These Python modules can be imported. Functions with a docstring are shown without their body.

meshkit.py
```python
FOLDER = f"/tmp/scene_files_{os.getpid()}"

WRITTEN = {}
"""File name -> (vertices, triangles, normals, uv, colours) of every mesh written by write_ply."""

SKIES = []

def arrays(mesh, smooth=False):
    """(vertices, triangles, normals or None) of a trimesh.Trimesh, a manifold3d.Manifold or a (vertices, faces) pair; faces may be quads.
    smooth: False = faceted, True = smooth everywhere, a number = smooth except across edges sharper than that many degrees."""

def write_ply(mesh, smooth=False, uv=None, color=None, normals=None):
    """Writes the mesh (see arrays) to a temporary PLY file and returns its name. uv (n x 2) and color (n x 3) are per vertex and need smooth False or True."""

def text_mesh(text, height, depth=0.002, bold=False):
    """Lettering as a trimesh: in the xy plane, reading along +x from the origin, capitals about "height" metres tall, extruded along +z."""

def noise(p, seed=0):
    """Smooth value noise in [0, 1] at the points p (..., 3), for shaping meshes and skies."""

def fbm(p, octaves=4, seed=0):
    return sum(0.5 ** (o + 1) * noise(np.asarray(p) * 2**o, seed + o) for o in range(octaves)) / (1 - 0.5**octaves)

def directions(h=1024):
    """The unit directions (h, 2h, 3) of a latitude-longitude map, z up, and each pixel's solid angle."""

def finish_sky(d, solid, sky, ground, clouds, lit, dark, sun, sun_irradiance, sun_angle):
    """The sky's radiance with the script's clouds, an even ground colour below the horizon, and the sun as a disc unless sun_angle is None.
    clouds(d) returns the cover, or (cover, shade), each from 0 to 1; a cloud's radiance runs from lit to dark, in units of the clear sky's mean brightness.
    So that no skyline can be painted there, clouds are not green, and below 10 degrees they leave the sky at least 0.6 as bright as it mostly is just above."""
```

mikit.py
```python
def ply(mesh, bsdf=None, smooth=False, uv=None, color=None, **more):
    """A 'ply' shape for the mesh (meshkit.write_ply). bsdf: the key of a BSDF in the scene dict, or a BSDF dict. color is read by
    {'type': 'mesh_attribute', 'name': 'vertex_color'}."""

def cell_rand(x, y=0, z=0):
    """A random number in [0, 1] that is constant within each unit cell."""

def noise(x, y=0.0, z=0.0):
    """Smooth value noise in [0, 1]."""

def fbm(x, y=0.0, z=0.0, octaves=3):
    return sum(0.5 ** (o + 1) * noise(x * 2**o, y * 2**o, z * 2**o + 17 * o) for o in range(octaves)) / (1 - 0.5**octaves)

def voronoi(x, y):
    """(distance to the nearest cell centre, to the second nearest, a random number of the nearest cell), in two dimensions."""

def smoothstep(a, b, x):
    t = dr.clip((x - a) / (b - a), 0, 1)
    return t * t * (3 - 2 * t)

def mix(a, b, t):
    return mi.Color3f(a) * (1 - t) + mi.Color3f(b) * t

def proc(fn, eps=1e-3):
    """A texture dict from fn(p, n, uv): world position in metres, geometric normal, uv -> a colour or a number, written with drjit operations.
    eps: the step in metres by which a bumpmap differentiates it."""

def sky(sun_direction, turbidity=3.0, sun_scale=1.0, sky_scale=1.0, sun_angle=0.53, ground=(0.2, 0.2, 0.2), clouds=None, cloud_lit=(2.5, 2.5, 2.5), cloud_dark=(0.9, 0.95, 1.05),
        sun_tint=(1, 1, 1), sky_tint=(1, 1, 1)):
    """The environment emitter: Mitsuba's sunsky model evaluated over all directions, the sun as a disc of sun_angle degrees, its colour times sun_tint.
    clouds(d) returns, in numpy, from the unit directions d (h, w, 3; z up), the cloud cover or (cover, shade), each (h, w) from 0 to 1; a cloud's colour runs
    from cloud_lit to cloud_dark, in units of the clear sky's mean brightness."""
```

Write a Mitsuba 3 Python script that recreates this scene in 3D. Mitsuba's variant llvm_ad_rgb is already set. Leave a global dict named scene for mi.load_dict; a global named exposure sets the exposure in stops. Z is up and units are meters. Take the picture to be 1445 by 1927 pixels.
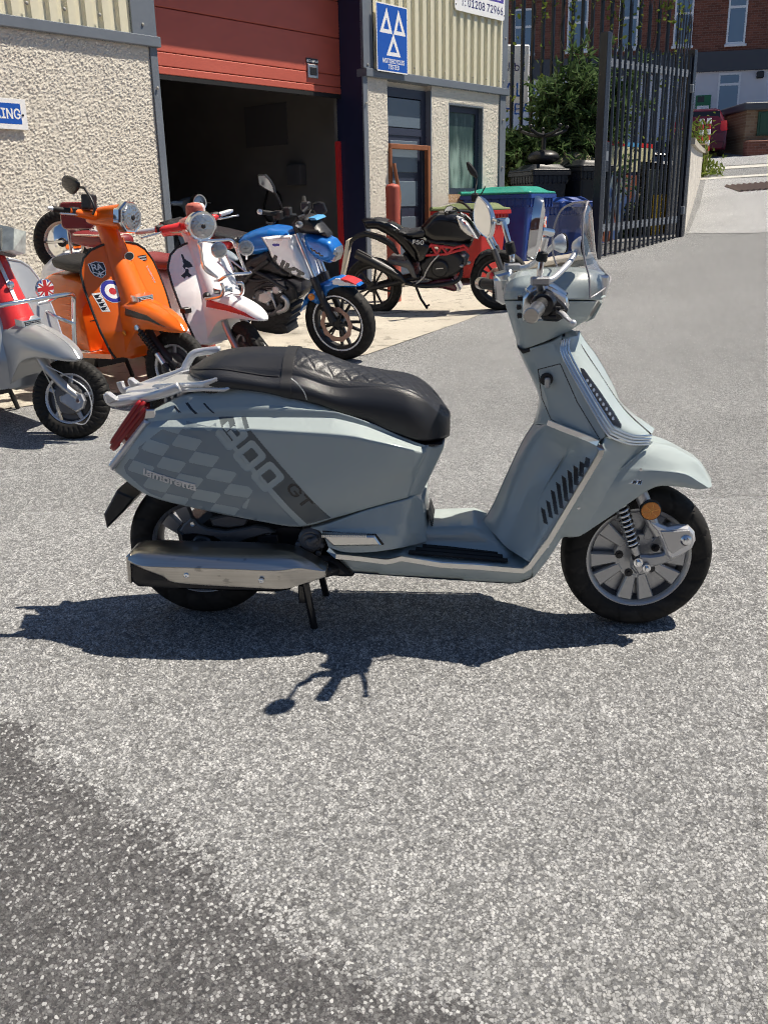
import math, random
import numpy as np
import trimesh, shapely
import shapely.geometry as sg
from shapely import affinity
from scipy.spatial import Delaunay, cKDTree
from scipy.interpolate import LinearNDInterpolator, NearestNDInterpolator, RBFInterpolator
import drjit as dr
import mitsuba as mi
import mikit, meshkit
from mikit import proc, noise, fbm, voronoi, cell_rand, smoothstep, mix

T = mi.ScalarTransform4f
random.seed(7); RNG = np.random.default_rng(7)
scene, labels = {}, {}

# ------------------------------------------------------------------ camera, sky, exposure
scene['camera'] = {'type': 'perspective', 'fov': 45.0994, 'fov_axis': 'x', 'near_clip': .05, 'far_clip': 900.,
                   'to_world': T().look_at(origin=[0, 0, 1.414], target=[0.0, 0.950786, 1.104153], up=[0.02164, 0.309774, 0.950564])}
SUN_AZ, SUN_EL = math.radians(8.0), math.radians(61.0)
SUN = [math.cos(SUN_EL) * math.cos(SUN_AZ), math.cos(SUN_EL) * math.sin(SUN_AZ), math.sin(SUN_EL)]
scene['sky'] = mikit.sky(SUN, turbidity=2.3, sky_scale=.48, sun_tint=(.92, 1.0, 1.11), ground=(.2, .2, .2))
exposure = 2.3

# ------------------------------------------------------------------ scene helpers
class frame:
    """A thing's own axes: x ahead, y to its left, z up; o its origin on the ground."""
    def __init__(s, o, M):
        s.o, s.M = np.array(o, float), np.array(M, float)
        m = np.eye(4); m[:3, :3] = s.M.T; m[:3, 3] = s.o
        s.m = m; s.T = T(m.tolist())
    def world(s, q): return s.o + np.asarray(q, float) @ s.M
WORLD = frame([0, 0, 0], np.eye(3))

def numbered(key):
    if key not in scene and key not in labels: return key
    n = 1
    while f'{key}_{n:03d}' in scene or f'{key}_{n:03d}' in labels: n += 1
    return f'{key}_{n:03d}'

def thing(name, label, cat, group=None):
    k = numbered(name); labels[k] = {'label': label, 'category': cat}
    if group: labels[k]['group'] = group
    return k

def put(parent, name, mesh, bsdf, fr=None, smooth=32, label=None, kind=None, color=None, uv=None):
    """One entry of the scene: a part of parent, or a top-level thing when parent is None."""
    k = numbered(f'{parent}__{name}' if parent else name)
    if hasattr(mesh, 'vertices'): mesh = (np.asarray(mesh.vertices), np.asarray(mesh.faces))
    d = mikit.ply(mesh, bsdf, smooth=smooth, **({'color': color} if color is not None else {}), **({'uv': uv} if uv is not None else {}))
    if fr is not None and fr is not WORLD: d['to_world'] = fr.T
    scene[k] = d
    if label or kind:
        labels[k] = {}
        if label: labels[k]['label'] = label
        if kind: labels[k]['kind'] = kind
    return k

def struct(name, mesh, bsdf, label, fr=None, smooth=False, kind='structure', **kw):
    k = put(None, name, mesh, bsdf, fr, smooth, **kw); labels[k] = {'label': label, 'kind': kind}; return k

def again(key, src, to_world):
    """A further copy of an entry under another key."""
    k = numbered(key); scene[k] = {**scene[src], 'to_world': to_world}; return k

# ------------------------------------------------------------------ mesh helpers
def cat(ms):
    vs, fs, n = [], [], 0
    for m in ms:
        v, f = (m.vertices, m.faces) if hasattr(m, 'vertices') else m
        v = np.asarray(v, float); f = np.asarray(f, int)
        if f.shape[1] == 4: f = np.vstack([f[:, [0, 1, 2]], f[:, [0, 2, 3]]])
        vs.append(v); fs.append(f + n); n += len(v)
    return np.vstack(vs), np.vstack(fs)

def move(m, d): return (np.asarray(m[0]) + np.asarray(d), m[1])
def flipy(m): return (np.asarray(m[0]) * [1, -1, 1], np.asarray(m[1])[:, ::-1])
def both(m): return cat([m, flipy(m)])
def rot(m, axis, deg, about=(0, 0, 0)):
    a = np.radians(deg); k = np.asarray(axis, float); k = k / np.linalg.norm(k)
    K = np.array([[0, -k[2], k[1]], [k[2], 0, -k[0]], [-k[1], k[0], 0]])
    R = np.eye(3) + np.sin(a) * K + (1 - np.cos(a)) * K @ K
    return ((np.asarray(m[0]) - about) @ R.T + about, m[1])

def hull(pts):
    h = trimesh.convex.convex_hull(np.asarray(pts, float)); return np.asarray(h.vertices), np.asarray(h.faces)

def box(x0, x1, y0, y1, z0, z1, bev=0.):
    if bev <= 0:
        v = np.array([[x, y, z] for x in (x0, x1) for y in (y0, y1) for z in (z0, z1)], float)
        return v, np.array([[0, 1, 3], [0, 3, 2], [4, 6, 7], [4, 7, 5], [0, 4, 5], [0, 5, 1], [2, 3, 7], [2, 7, 6], [0, 2, 6], [0, 6, 4], [1, 5, 7], [1, 7, 3]])
    b = min(bev, .49 * abs(x1 - x0), .49 * abs(y1 - y0), .49 * abs(z1 - z0)); p = []
    for x, sx in ((x0, 1), (x1, -1)):
        for y, sy in ((y0, 1), (y1, -1)):
            for z, sz in ((z0, 1), (z1, -1)):
                p += [(x + b * sx, y + b * sy, z), (x + b * sx, y, z + b * sz), (x, y + b * sy, z + b * sz)]
    return hull(p)

def curve(pts, n=8):
    """Catmull-Rom through the points."""
    p = np.asarray(pts, float); q = np.vstack([2 * p[0] - p[1], p, 2 * p[-1] - p[-2]]); out = []
    for i in range(len(p) - 1):
        a, b, c, d = q[i:i + 4]
        for t in np.linspace(0, 1, n, endpoint=False):
            out.append(.5 * (2 * b + (c - a) * t + (2 * a - 5 * b + 4 * c - d) * t * t + (3 * b - a - 3 * c + d) * t ** 3))
    return np.array(out + [p[-1]])

def loft(rings, caps=True, closed=False):
    r = np.asarray(rings, float); m, n = r.shape[:2]; v = r.reshape(-1, 3); f = []
    i = np.arange(n); j = (i + 1) % n
    for k in range(m if closed else m - 1):
        a, b = k * n, ((k + 1) % m) * n
        f.append(np.stack([a + i, a + j, b + j], 1)); f.append(np.stack([a + i, b + j, b + i], 1))
    if caps and not closed:
        c0, c1 = len(v), len(v) + 1
        v = np.vstack([v, r[0].mean(0), r[-1].mean(0)])
        f.append(np.stack([np.full(n, c0), j, i], 1)); f.append(np.stack([np.full(n, c1), (m - 1) * n + i, (m - 1) * n + j], 1))
    return v, np.vstack(f)

def tube(path, r, n=10, caps=True, closed=False, flat=None):
    """Round (or flattened: flat=(a,b) scales) rod along a path."""
    p = np.asarray(path, float); m = len(p)
    r = np.broadcast_to(np.asarray(r, float), (m,))
    t = np.gradient(p, axis=0) if not closed else np.roll(p, -1, 0) - np.roll(p, 1, 0)
    t /= np.linalg.norm(t, axis=1, keepdims=True) + 1e-12
    u = np.cross(t[0], [0, 0, 1]);
    if np.linalg.norm(u) < .2: u = np.cross(t[0], [0, 1, 0])
    u /= np.linalg.norm(u); rings = []
    a = np.arange(n) * 2 * np.pi / n; fa, fb = flat or (1, 1)
    for k in range(m):
        u = u - t[k] * (u @ t[k]); u /= np.linalg.norm(u); w = np.cross(t[k], u)
        rings.append(p[k] + r[k] * (np.cos(a)[:, None] * u * fa + np.sin(a)[:, None] * w * fb))
    return loft(rings, caps, closed)

def rod(a, b, r, n=12, r2=None): return tube([a, b], [r, r if r2 is None else r2], n)

def lathe(profile, n=32, o=(0, 0, 0), axis=(0, 0, 1), caps=True):
    """profile: (radius, along) pairs, turned about the axis through o."""
    z = np.asarray(axis, float); z = z / np.linalg.norm(z)
    x = np.cross(z, [0, 0, 1] if abs(z[2]) < .9 else [1, 0, 0]); x /= np.linalg.norm(x); y = np.cross(z, x)
    a = np.arange(n) * 2 * np.pi / n
    ring = np.cos(a)[:, None] * x + np.sin(a)[:, None] * y
    return loft([np.asarray(o) + ring * max(r, 1e-5) + z * h for r, h in profile], caps)

def ball(c, r, sub=2, s=(1, 1, 1)):
    m = trimesh.creation.icosphere(sub, 1.0); return np.asarray(m.vertices) * np.asarray(s) * r + np.asarray(c), np.asarray(m.faces)

def inset(p, d):
    p = np.asarray(p, float); a = np.roll(p, 1, 0); b = np.roll(p, -1, 0)
    area = np.sum(p[:, 0] * b[:, 1] - b[:, 0] * p[:, 1]); s = np.sign(area)
    e1 = p - a; e1 /= np.linalg.norm(e1, axis=1, keepdims=True) + 1e-12; e2 = b - p; e2 /= np.linalg.norm(e2, axis=1, keepdims=True) + 1e-12
    n1 = s * np.stack([-e1[:, 1], e1[:, 0]], 1); n2 = s * np.stack([-e2[:, 1], e2[:, 0]], 1)
    return p + d * (n1 + n2) / np.maximum(1 + np.sum(n1 * n2, 1, keepdims=True), .35)

def tri2(poly):
    v, f = trimesh.creation.triangulate_polygon(poly, engine='earcut'); return np.asarray(v), np.asarray(f)

def prism(poly, y0, y1, bev=0., axes='xz'):
    """A flat outline (x,z) given thickness along y (or another axis), its rims chamfered."""
    p = np.asarray(poly, float)[:, :2]
    if np.sum(p[:, 0] * np.roll(p[:, 1], -1) - np.roll(p[:, 0], -1) * p[:, 1]) < 0: p = p[::-1]
    n = len(p); b = min(bev, abs(y1 - y0) * .49)
    lay = [(y0, p), (y1, p)] if b <= 0 else [(y0, inset(p, b)), (y0 + b, p), (y1 - b, p), (y1, inset(p, b))]
    v = np.vstack([np.column_stack([q[:, 0], np.full(n, y), q[:, 1]]) for y, q in lay]); f = []
    i = np.arange(n); j = (i + 1) % n
    for k in range(len(lay) - 1):
        a, c = k * n, (k + 1) * n
        f += [np.stack([a + i, a + j, c + j], 1), np.stack([a + i, c + j, c + i], 1)]
    tv, tf = tri2(sg.Polygon(p)); idx = cKDTree(p).query(tv)[1]; tf = idx[tf]
    f += [tf, tf[:, ::-1] + (len(lay) - 1) * n]
    f = np.vstack(f)
    if axes == 'xy': v = v[:, [0, 2, 1]]; f = f[:, ::-1]
    if axes == 'yz': v = v[:, [1, 0, 2]]; f = f[:, ::-1]
    return v, f

def dense(p, step):
    p = np.asarray(p, float)[:, :2]; out = []
    for a, b in zip(p, np.roll(p, -1, 0)):
        k = max(1, int(np.ceil(np.linalg.norm(b - a) / step)))
        out.append(a + (b - a) * (np.arange(k) / k)[:, None])
    return np.vstack(out)

def xz(p): return np.asarray(p, float)[:, [0, 2]] if np.asarray(p).shape[1] == 3 else np.asarray(p, float)

def hf(ctrl, kind='lin', smooth=0.):
    """Half-width of a body over its side view, interpolated between surveyed points (x, y, z); outwards is -y."""
    c = np.asarray(ctrl, float); q, h = c[:, [0, 2]], -c[:, 1]
    if kind == 'lin':
        li, ne = LinearNDInterpolator(q, h), NearestNDInterpolator(q, h)
        def fn(x, z):
            r = li(x, z); return np.where(np.isnan(r), ne(x, z), r)
        if not smooth: return fn
        o = [(smooth * a * math.cos(t), smooth * a * math.sin(t)) for a in (.5, 1) for t in np.arange(8) * math.pi / 4]
        return lambda x, z: (2 * fn(x, z) + sum(fn(x + a, z + b) for a, b in o)) / 18
    rb = RBFInterpolator(q, h, kernel=kind if kind != 'rbf' else 'thin_plate_spline', smoothing=smooth)
    return lambda x, z: rb(np.column_stack([np.ravel(x), np.ravel(z)])).reshape(np.shape(x))

def fill(outline, step):
    """Vertices and triangles over an outline, with a grid of points inside; the first nb vertices are the rim."""
    b = dense(outline, step); P = sg.Polygon(b).buffer(0); x0, z0, x1, z1 = P.bounds
    gx, gz_ = np.meshgrid(np.arange(x0, x1, step), np.arange(z0, z1, step * .87)); gx = gx + (np.arange(gx.shape[0]) % 2)[:, None] * step / 2
    g = np.column_stack([gx.ravel(), gz_.ravel()]); inner = P.buffer(-step * .55)
    g = g[shapely.contains_xy(inner, g[:, 0], g[:, 1])] if not inner.is_empty else g[:0]
    v = np.vstack([b, g]); t = Delaunay(v).simplices; c = v[t].mean(1)
    t = t[shapely.contains_xy(P, c[:, 0], c[:, 1])]
    e1, e2 = v[t[:, 1]] - v[t[:, 0]], v[t[:, 2]] - v[t[:, 0]]; s = e1[:, 0] * e2[:, 1] - e1[:, 1] * e2[:, 0]
    t = t[np.abs(s) > 1e-10]; s = s[np.abs(s) > 1e-10]
    t[s < 0] = t[s < 0][:, ::-1]
    return v, t, len(b)

def slab(outline, h, edge=.01, step=.014, thick=None, drop=None, two=True):
    """A body panel: outline in side view, half-width h(x,z), rim rolled over by edge. thick: a shell on the right side only
    (mirrored when two), else a closed body from the right flank to the left."""
    o = xz(outline); v, t, nb = fill(o, step)
    d = shapely.distance(sg.LinearRing(dense(o, step)), shapely.points(v)) if edge > 0 else np.full(len(v), 9.)
    d[:nb] = 0 if edge > 0 else 9.
    y = h(v[:, 0], v[:, 1])
    if edge > 0:
        k = np.clip(1 - d / edge, 0, 1); y = y - (drop or edge) * (1 - np.sqrt(np.maximum(0, 1 - k * k)))
    R = np.column_stack([v[:, 0], -y, v[:, 1]]); n = len(v)
    L = np.column_stack([v[:, 0], y if thick is None else -(y - thick), v[:, 1]])
    i = np.arange(nb); j = (i + 1) % nb
    a = v[:nb]; ccw = np.sum(a[:, 0] * np.roll(a[:, 1], -1) - np.roll(a[:, 0], -1) * a[:, 1]) > 0
    side = np.vstack([np.stack([i, i + n, j], 1), np.stack([j, i + n, j + n], 1)])
    if not ccw: side = side[:, ::-1]
    m = (np.vstack([R, L]), np.vstack([t, t[:, ::-1] + n, side]))
    return both(m) if (thick is not None and two) else m

def drape(poly, h, off=.0012, step=.012, skirt=.004):
    """A thin film (decal, badge) laid on a panel."""
    ms = []
    for g in getattr(poly, 'geoms', [poly]):
        if g.is_empty or g.area < 1e-7: continue
        rings = [np.asarray(r.coords)[:-1] for r in [g.exterior, *g.interiors]]
        b = np.vstack([dense(r, step) for r in rings])
        x0, z0, x1, z1 = g.bounds; gx, gz_ = np.meshgrid(np.arange(x0, x1, step), np.arange(z0, z1, step))
        q = np.column_stack([gx.ravel(), gz_.ravel()]); inn = g.buffer(-step * .5)
        q = q[shapely.contains_xy(inn, q[:, 0], q[:, 1])] if not inn.is_empty else q[:0]
        v = np.vstack([b, q])
        if len(v) < 3: continue
        t = Delaunay(v).simplices; c = v[t].mean(1); t = t[shapely.contains_xy(g, c[:, 0], c[:, 1])]
        e1, e2 = v[t[:, 1]] - v[t[:, 0]], v[t[:, 2]] - v[t[:, 0]]; s = e1[:, 0] * e2[:, 1] - e1[:, 1] * e2[:, 0]
        t[s < 0] = t[s < 0][:, ::-1]
        y = h(v[:, 0], v[:, 1]) + off; V = np.column_stack([v[:, 0], -y, v[:, 1]]); F = [t]; k0 = 0
        n = len(V); V = np.vstack([V, V[:len(b)] + [0, skirt, 0]])
        for r in rings:
            m = len(dense(r, step)); i = k0 + np.arange(m); j = k0 + (np.arange(m) + 1) % m
            F += [np.stack([i, n + i, j], 1), np.stack([j, n + i, n + j], 1)]; k0 += m
        ms.append((V, np.vstack(F)))
    return cat(ms)

def letters(text, height, bold=False):
    """Lettering outlines as a shapely shape, capitals height tall, from the origin."""
    m = meshkit.text_mesh(text, height, .001, bold)
    f = m.faces[(m.vertices[m.faces][:, :, 2] < 1e-6).all(1)]
    return shapely.union_all([sg.Polygon(m.vertices[t][:, :2]).buffer(height * 1e-4) for t in f if abs(np.cross(m.vertices[t[1], :2] - m.vertices[t[0], :2], m.vertices[t[2], :2] - m.vertices[t[0], :2])) > 1e-12])

def extrude(shape, depth):
    return cat([(np.asarray(e.vertices), np.asarray(e.faces)) for g in getattr(shape, 'geoms', [shape]) if g.area > 1e-8 for e in [trimesh.creation.extrude_polygon(g, depth, engine='earcut')]])

def on_wall(m):
    """From the xy plane (z = depth) to an upright face that looks along -y."""
    v = np.asarray(m[0]); return np.column_stack([v[:, 0], -v[:, 2], v[:, 1]]), m[1]

def tyre(R, w, rim, o=(0, 0, 0), groove=None, n=180, m=34, crown=.55):
    """A tyre about the local y axis with its tread cut in: groove(theta, s) in metres, s from -1 to 1 across."""
    s = np.linspace(-1, 1, m); H = R - rim; ph = s * math.radians(152); rc = rim + .48 * H
    cs_, sn = np.cos(ph), np.sin(ph); yy = w / 2 * np.sign(sn) * np.abs(sn) ** .82
    rr = np.where(cs_ >= 0, rc + (R - rc) * np.abs(cs_) ** .86, rc - (rc - rim + .006) * np.abs(cs_) / abs(math.cos(math.radians(152))))
    th = np.arange(n) * 2 * np.pi / n; g = np.zeros((n, m))
    if groove is not None: g = groove(th[:, None] + 0 * s[None], s[None] + 0 * th[:, None])
    r = rr[None] - g * np.maximum(np.cos(ph)[None], .3); y = yy[None] - g * np.sin(ph)[None] * .8
    v = np.stack([r * np.cos(th)[:, None], y, r * np.sin(th)[:, None]], -1)
    return loft(np.asarray(v)[:, ::-1] + np.asarray(o), caps=False, closed=True)

def lug(pitch, slant, depth=.005, width=.25, edge0=.12, edge1=.75, mid=True):
    def g(th, s):
        u = (th * pitch / (2 * np.pi) + slant * np.abs(s) + .5 * (s > 0)) % 1
        k = (np.abs(u - .5) < width / 2) & (np.abs(s) > edge0) & (np.abs(s) < edge1)
        if mid: k |= np.abs(s) < .045
        return depth * k
    return g

def spring(a, b, r, wire, turns, n=14):
    a, b = np.asarray(a, float), np.asarray(b, float); z = (b - a); L = np.linalg.norm(z); z /= L
    x = np.cross(z, [0, 1, 0]); x /= np.linalg.norm(x); y = np.cross(z, x); t = np.linspace(0, 1, turns * n + 1); ph = t * turns * 2 * np.pi
    return tube(a + z * L * t[:, None] + r * (np.cos(ph)[:, None] * x + np.sin(ph)[:, None] * y), wire, 6)

# ------------------------------------------------------------------ materials
def mat(name, **k):
    scene[name] = {'type': 'twosided', 'bsdf': {'type': 'principled', **{a: ({'type': 'rgb', 'value': list(v)} if isinstance(v, tuple) else v) for a, v in k.items()}}}
    return name
def bumped(name, height, fn, eps=1e-3, **k):
    mat(name, **k); inner = scene[name]['bsdf']
    scene[name] = {'type': 'twosided', 'bsdf': {'type': 'bumpmap', 'arbitrary': proc(fn, eps), 'scale': height, 'bsdf': inner}}
    return name

def paint(name, c, rough=.32, metal=0., coat=1.0, flake=0.):
    if metal: mat(name, base_color=c, roughness=rough, metallic=metal, clearcoat=coat, clearcoat_gloss=.96, specular=.5)
    else: scene[name] = {'type': 'twosided', 'bsdf': {'type': 'roughplastic', 'distribution': 'ggx', 'alpha': .035, 'int_ior': 1.52, 'nonlinear': False, 'diffuse_reflectance': {'type': 'rgb', 'value': list(c)}}}
paint('paint_grey', (.385, .440, .440), .28, 0.)
paint('paint_orange', (.84, .150, .013), .25)
paint('paint_white', (.90, .895, .90), .25)
paint('paint_pink', (.56, .40, .41), .3)
paint('paint_red', (.66, .04, .042), .25)
paint('paint_blue', (.008, .16, .55), .25, .35)
paint('paint_deepblue', (.01, .03, .22), .3)
paint('paint_silver', (.40, .41, .42), .32, .55)
paint('paint_black', (.008, .008, .010), .18)
paint('paint_maroon', (.085, .010, .022), .2)
mat('chrome', base_color=(.80, .81, .83), metallic=1.0, roughness=.07)
mat('mirror_glass', base_color=(.88, .89, .90), metallic=1.0, roughness=.015)
mat('satin_metal', base_color=(.70, .70, .71), metallic=.65, roughness=.34)
mat('cast_metal', base_color=(.50, .50, .51), metallic=.9, roughness=.38)
mat('rim_metal', base_color=(.42, .425, .435), metallic=.7, roughness=.36)
mat('engine_metal', base_color=(.115, .115, .12), metallic=.6, roughness=.45)
mat('dark_metal', base_color=(.03, .03, .033), metallic=.4, roughness=.42)
def brushed(p, n, uv):
    return mix((.50, .47, .43), (.63, .61, .58), fbm(p.x * 6, p.y * 60, p.z * 260, 3)) * (1. - .35 * smoothstep(.66, .8, fbm(p.x * 25, p.y * 25, p.z * 40, 3)))
mat('brushed_steel', base_color=proc(brushed), metallic=1.0, roughness=.27)
mat('trim_steel', base_color=(.70, .69, .67), metallic=1.0, roughness=.2)
bumped('rubber', .0006, lambda p, n, uv: fbm(p.x * 300, p.y * 300, p.z * 300, 2), base_color=(.013, .013, .0135), roughness=.62, specular=.35)
mat('tyre_rubber', base_color=proc(lambda p, n, uv: mix((.012, .0115, .011), (.026, .024, .022), smoothstep(.45, .8, fbm(p.x * 34, p.y * 34, p.z * 34, 4)))), roughness=.7, specular=.3)
bumped('black_plastic', .0004, lambda p, n, uv: fbm(p.x * 500, p.y * 500, p.z * 500, 2), base_color=(.012, .012, .014), roughness=.42)
mat('black_gloss', base_color=(.006, .006, .008), roughness=.12, clearcoat=.6)
bumped('seat_leather', .0012, lambda p, n, uv: fbm(p.x * 340, p.y * 340, p.z * 340, 3), base_color=(.014, .015, .019), roughness=.40, specular=.6)
mat('seat_vinyl', base_color=(.013, .013, .014), roughness=.55, specular=.35)
mat('piping_black', base_color=(.02, .02, .022), roughness=.5)
mat('amber_lens', base_color=(.62, .19, .012), roughness=.12, clearcoat=1.0)
mat('red_lens', base_color=(.28, .006, .008), roughness=.10, clearcoat=1.0)
bumped('clear_lens', .004, lambda p, n, uv: noise(p.x * 90, p.y * 90, p.z * 90), base_color=(.42, .44, .46), metallic=.85, roughness=.10, clearcoat=1.0)
mat('white_plastic', base_color=(.72, .72, .70), roughness=.35)
paint('decal_shade', (.235, .280, .300), .3)
paint('decal_dark', (.105, .122, .128), .3)
mat('decal_black', base_color=(.010, .010, .012), roughness=.3, clearcoat=1.0)
mat('decal_white', base_color=(.78, .78, .77), roughness=.35, clearcoat=.6)
mat('decal_red', base_color=(.50, .02, .025), roughness=.35, clearcoat=.6)
mat('decal_blue', base_color=(.03, .03, .30), roughness=.35, clearcoat=.6)
scene['screen_acrylic'] = {'type': 'thindielectric', 'int_ior': 1.49, 'specular_transmittance': {'type': 'rgb', 'value': [.86, .85, .86]}}
scene['pane_glass'] = {'type': 'thindielectric', 'int_ior': 1.5, 'specular_transmittance': {'type': 'rgb', 'value': [.8, .84, .85]}}
mat('acrylic_edge', base_color=(.32, .30, .31), roughness=.12, specular=.8, clearcoat=1.0)

# ------------------------------------------------------------------ panels drawn as rails
def resample(p, n):
    c = curve(p, 12) if len(p) > 2 else np.asarray(p, float); s = np.r_[0, np.cumsum(np.linalg.norm(np.diff(c, axis=0), axis=1))]; t = np.linspace(0, s[-1], n)
    return np.column_stack([np.interp(t, s, c[:, k]) for k in range(3)])
def rails(R, n=60, m=8, crease=(), edge=.006, closed=False, thick=.02, mirror=True, straight=False, join=False):
    """A body panel through rails (rows of surveyed points, from one border to the other). crease: rails that stay sharp.
    closed: right and left sides joined to one body; join: the last rail lies on the centre plane."""
    P = np.stack([resample(r, n) for r in R]); k = len(P); rows = []
    cuts = [0] + sorted(c for c in crease if 0 < c < k - 1) + [k - 1]
    for a, b in zip(cuts[:-1], cuts[1:]):
        seg = P[a:b + 1]
        q = np.stack([curve(seg[:, i], m) if (len(seg) > 2 and not straight) else np.vstack([seg[j, i] + (seg[j + 1, i] - seg[j, i]) * t for j in range(len(seg) - 1) for t in np.linspace(0, 1, m, endpoint=False)] + [seg[-1, i]]) for i in range(n)], 1)
        rows.append(q if not rows else q[1:])
    G = np.vstack(rows)                                   # rows x n x 3
    # points close to the rim, so that it can roll over
    def pad(G, ax, sides=(True, True)):
        G = np.moveaxis(G, ax, 0); out = [G[0]]
        if edge > 0 and sides[0]:
            L = np.linalg.norm(G[1] - G[0], axis=-1).mean(); out += [G[0] + (G[1] - G[0]) * min(.9, f * edge / max(L, 1e-6)) for f in (.25, .6) if f * edge < .85 * L]
        out += list(G[1:-1])
        if edge > 0 and sides[1]:
            L = np.linalg.norm(G[-2] - G[-1], axis=-1).mean(); out += [G[-1] + (G[-2] - G[-1]) * min(.9, f * edge / max(L, 1e-6)) for f in (.6, .25) if f * edge < .85 * L]
        return np.moveaxis(np.array(out + [G[-1]]), 0, ax)
    G = pad(pad(G, 0, (True, not join)), 1); h, w = G.shape[:2]
    surf = G.reshape(-1, 3).copy()
    if edge > 0:
        B = np.vstack([G[0], *([] if join else [G[-1]]), G[:, 0], G[:, -1]]); d = cKDTree(np.vstack([B[i] for i in range(len(B))])).query(surf)[0]
        kk = np.clip(1 - d / edge, 0, 1); surf[:, 1] += edge * (1 - np.sqrt(np.maximum(0, 1 - kk * kk)))
    i = (np.arange(h - 1)[:, None] * w + np.arange(w - 1)).ravel()
    f = np.vstack([np.stack([i, i + 1, i + w + 1], 1), np.stack([i, i + w + 1, i + w], 1)])
    e1, e2 = surf[f[:, 1]] - surf[f[:, 0]], surf[f[:, 2]] - surf[f[:, 0]]; s = np.cross(e1, e2)[:, 1].sum()
    if s > 0: f = f[:, ::-1]
    ring = np.r_[np.arange(w), np.arange(2 * w - 1, h * w, w), np.arange(h * w - 2, (h - 1) * w - 1, -1), np.arange((h - 2) * w, 0, -w)]
    if s > 0: ring = ring[::-1]
    N = len(surf); a, b = ring, np.roll(ring, -1)
    if closed: other = surf * [1, -1, 1]
    else: other = surf + [0, thick, 0]
    side = np.vstack([np.stack([a, a + N, b], 1), np.stack([b, a + N, b + N], 1)])
    M = (np.vstack([surf, other]), np.vstack([f, f[:, ::-1] + N, side]))
    if not closed and mirror: M = both(M)
    base = G.reshape(-1, 3); hfn_l, hfn_n = LinearNDInterpolator(base[:, [0, 2]], -base[:, 1]), NearestNDInterpolator(base[:, [0, 2]], -base[:, 1])
    def hfn(x, z):
        r = hfn_l(x, z); return np.where(np.isnan(r), hfn_n(x, z), r)
    return M, hfn

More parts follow.
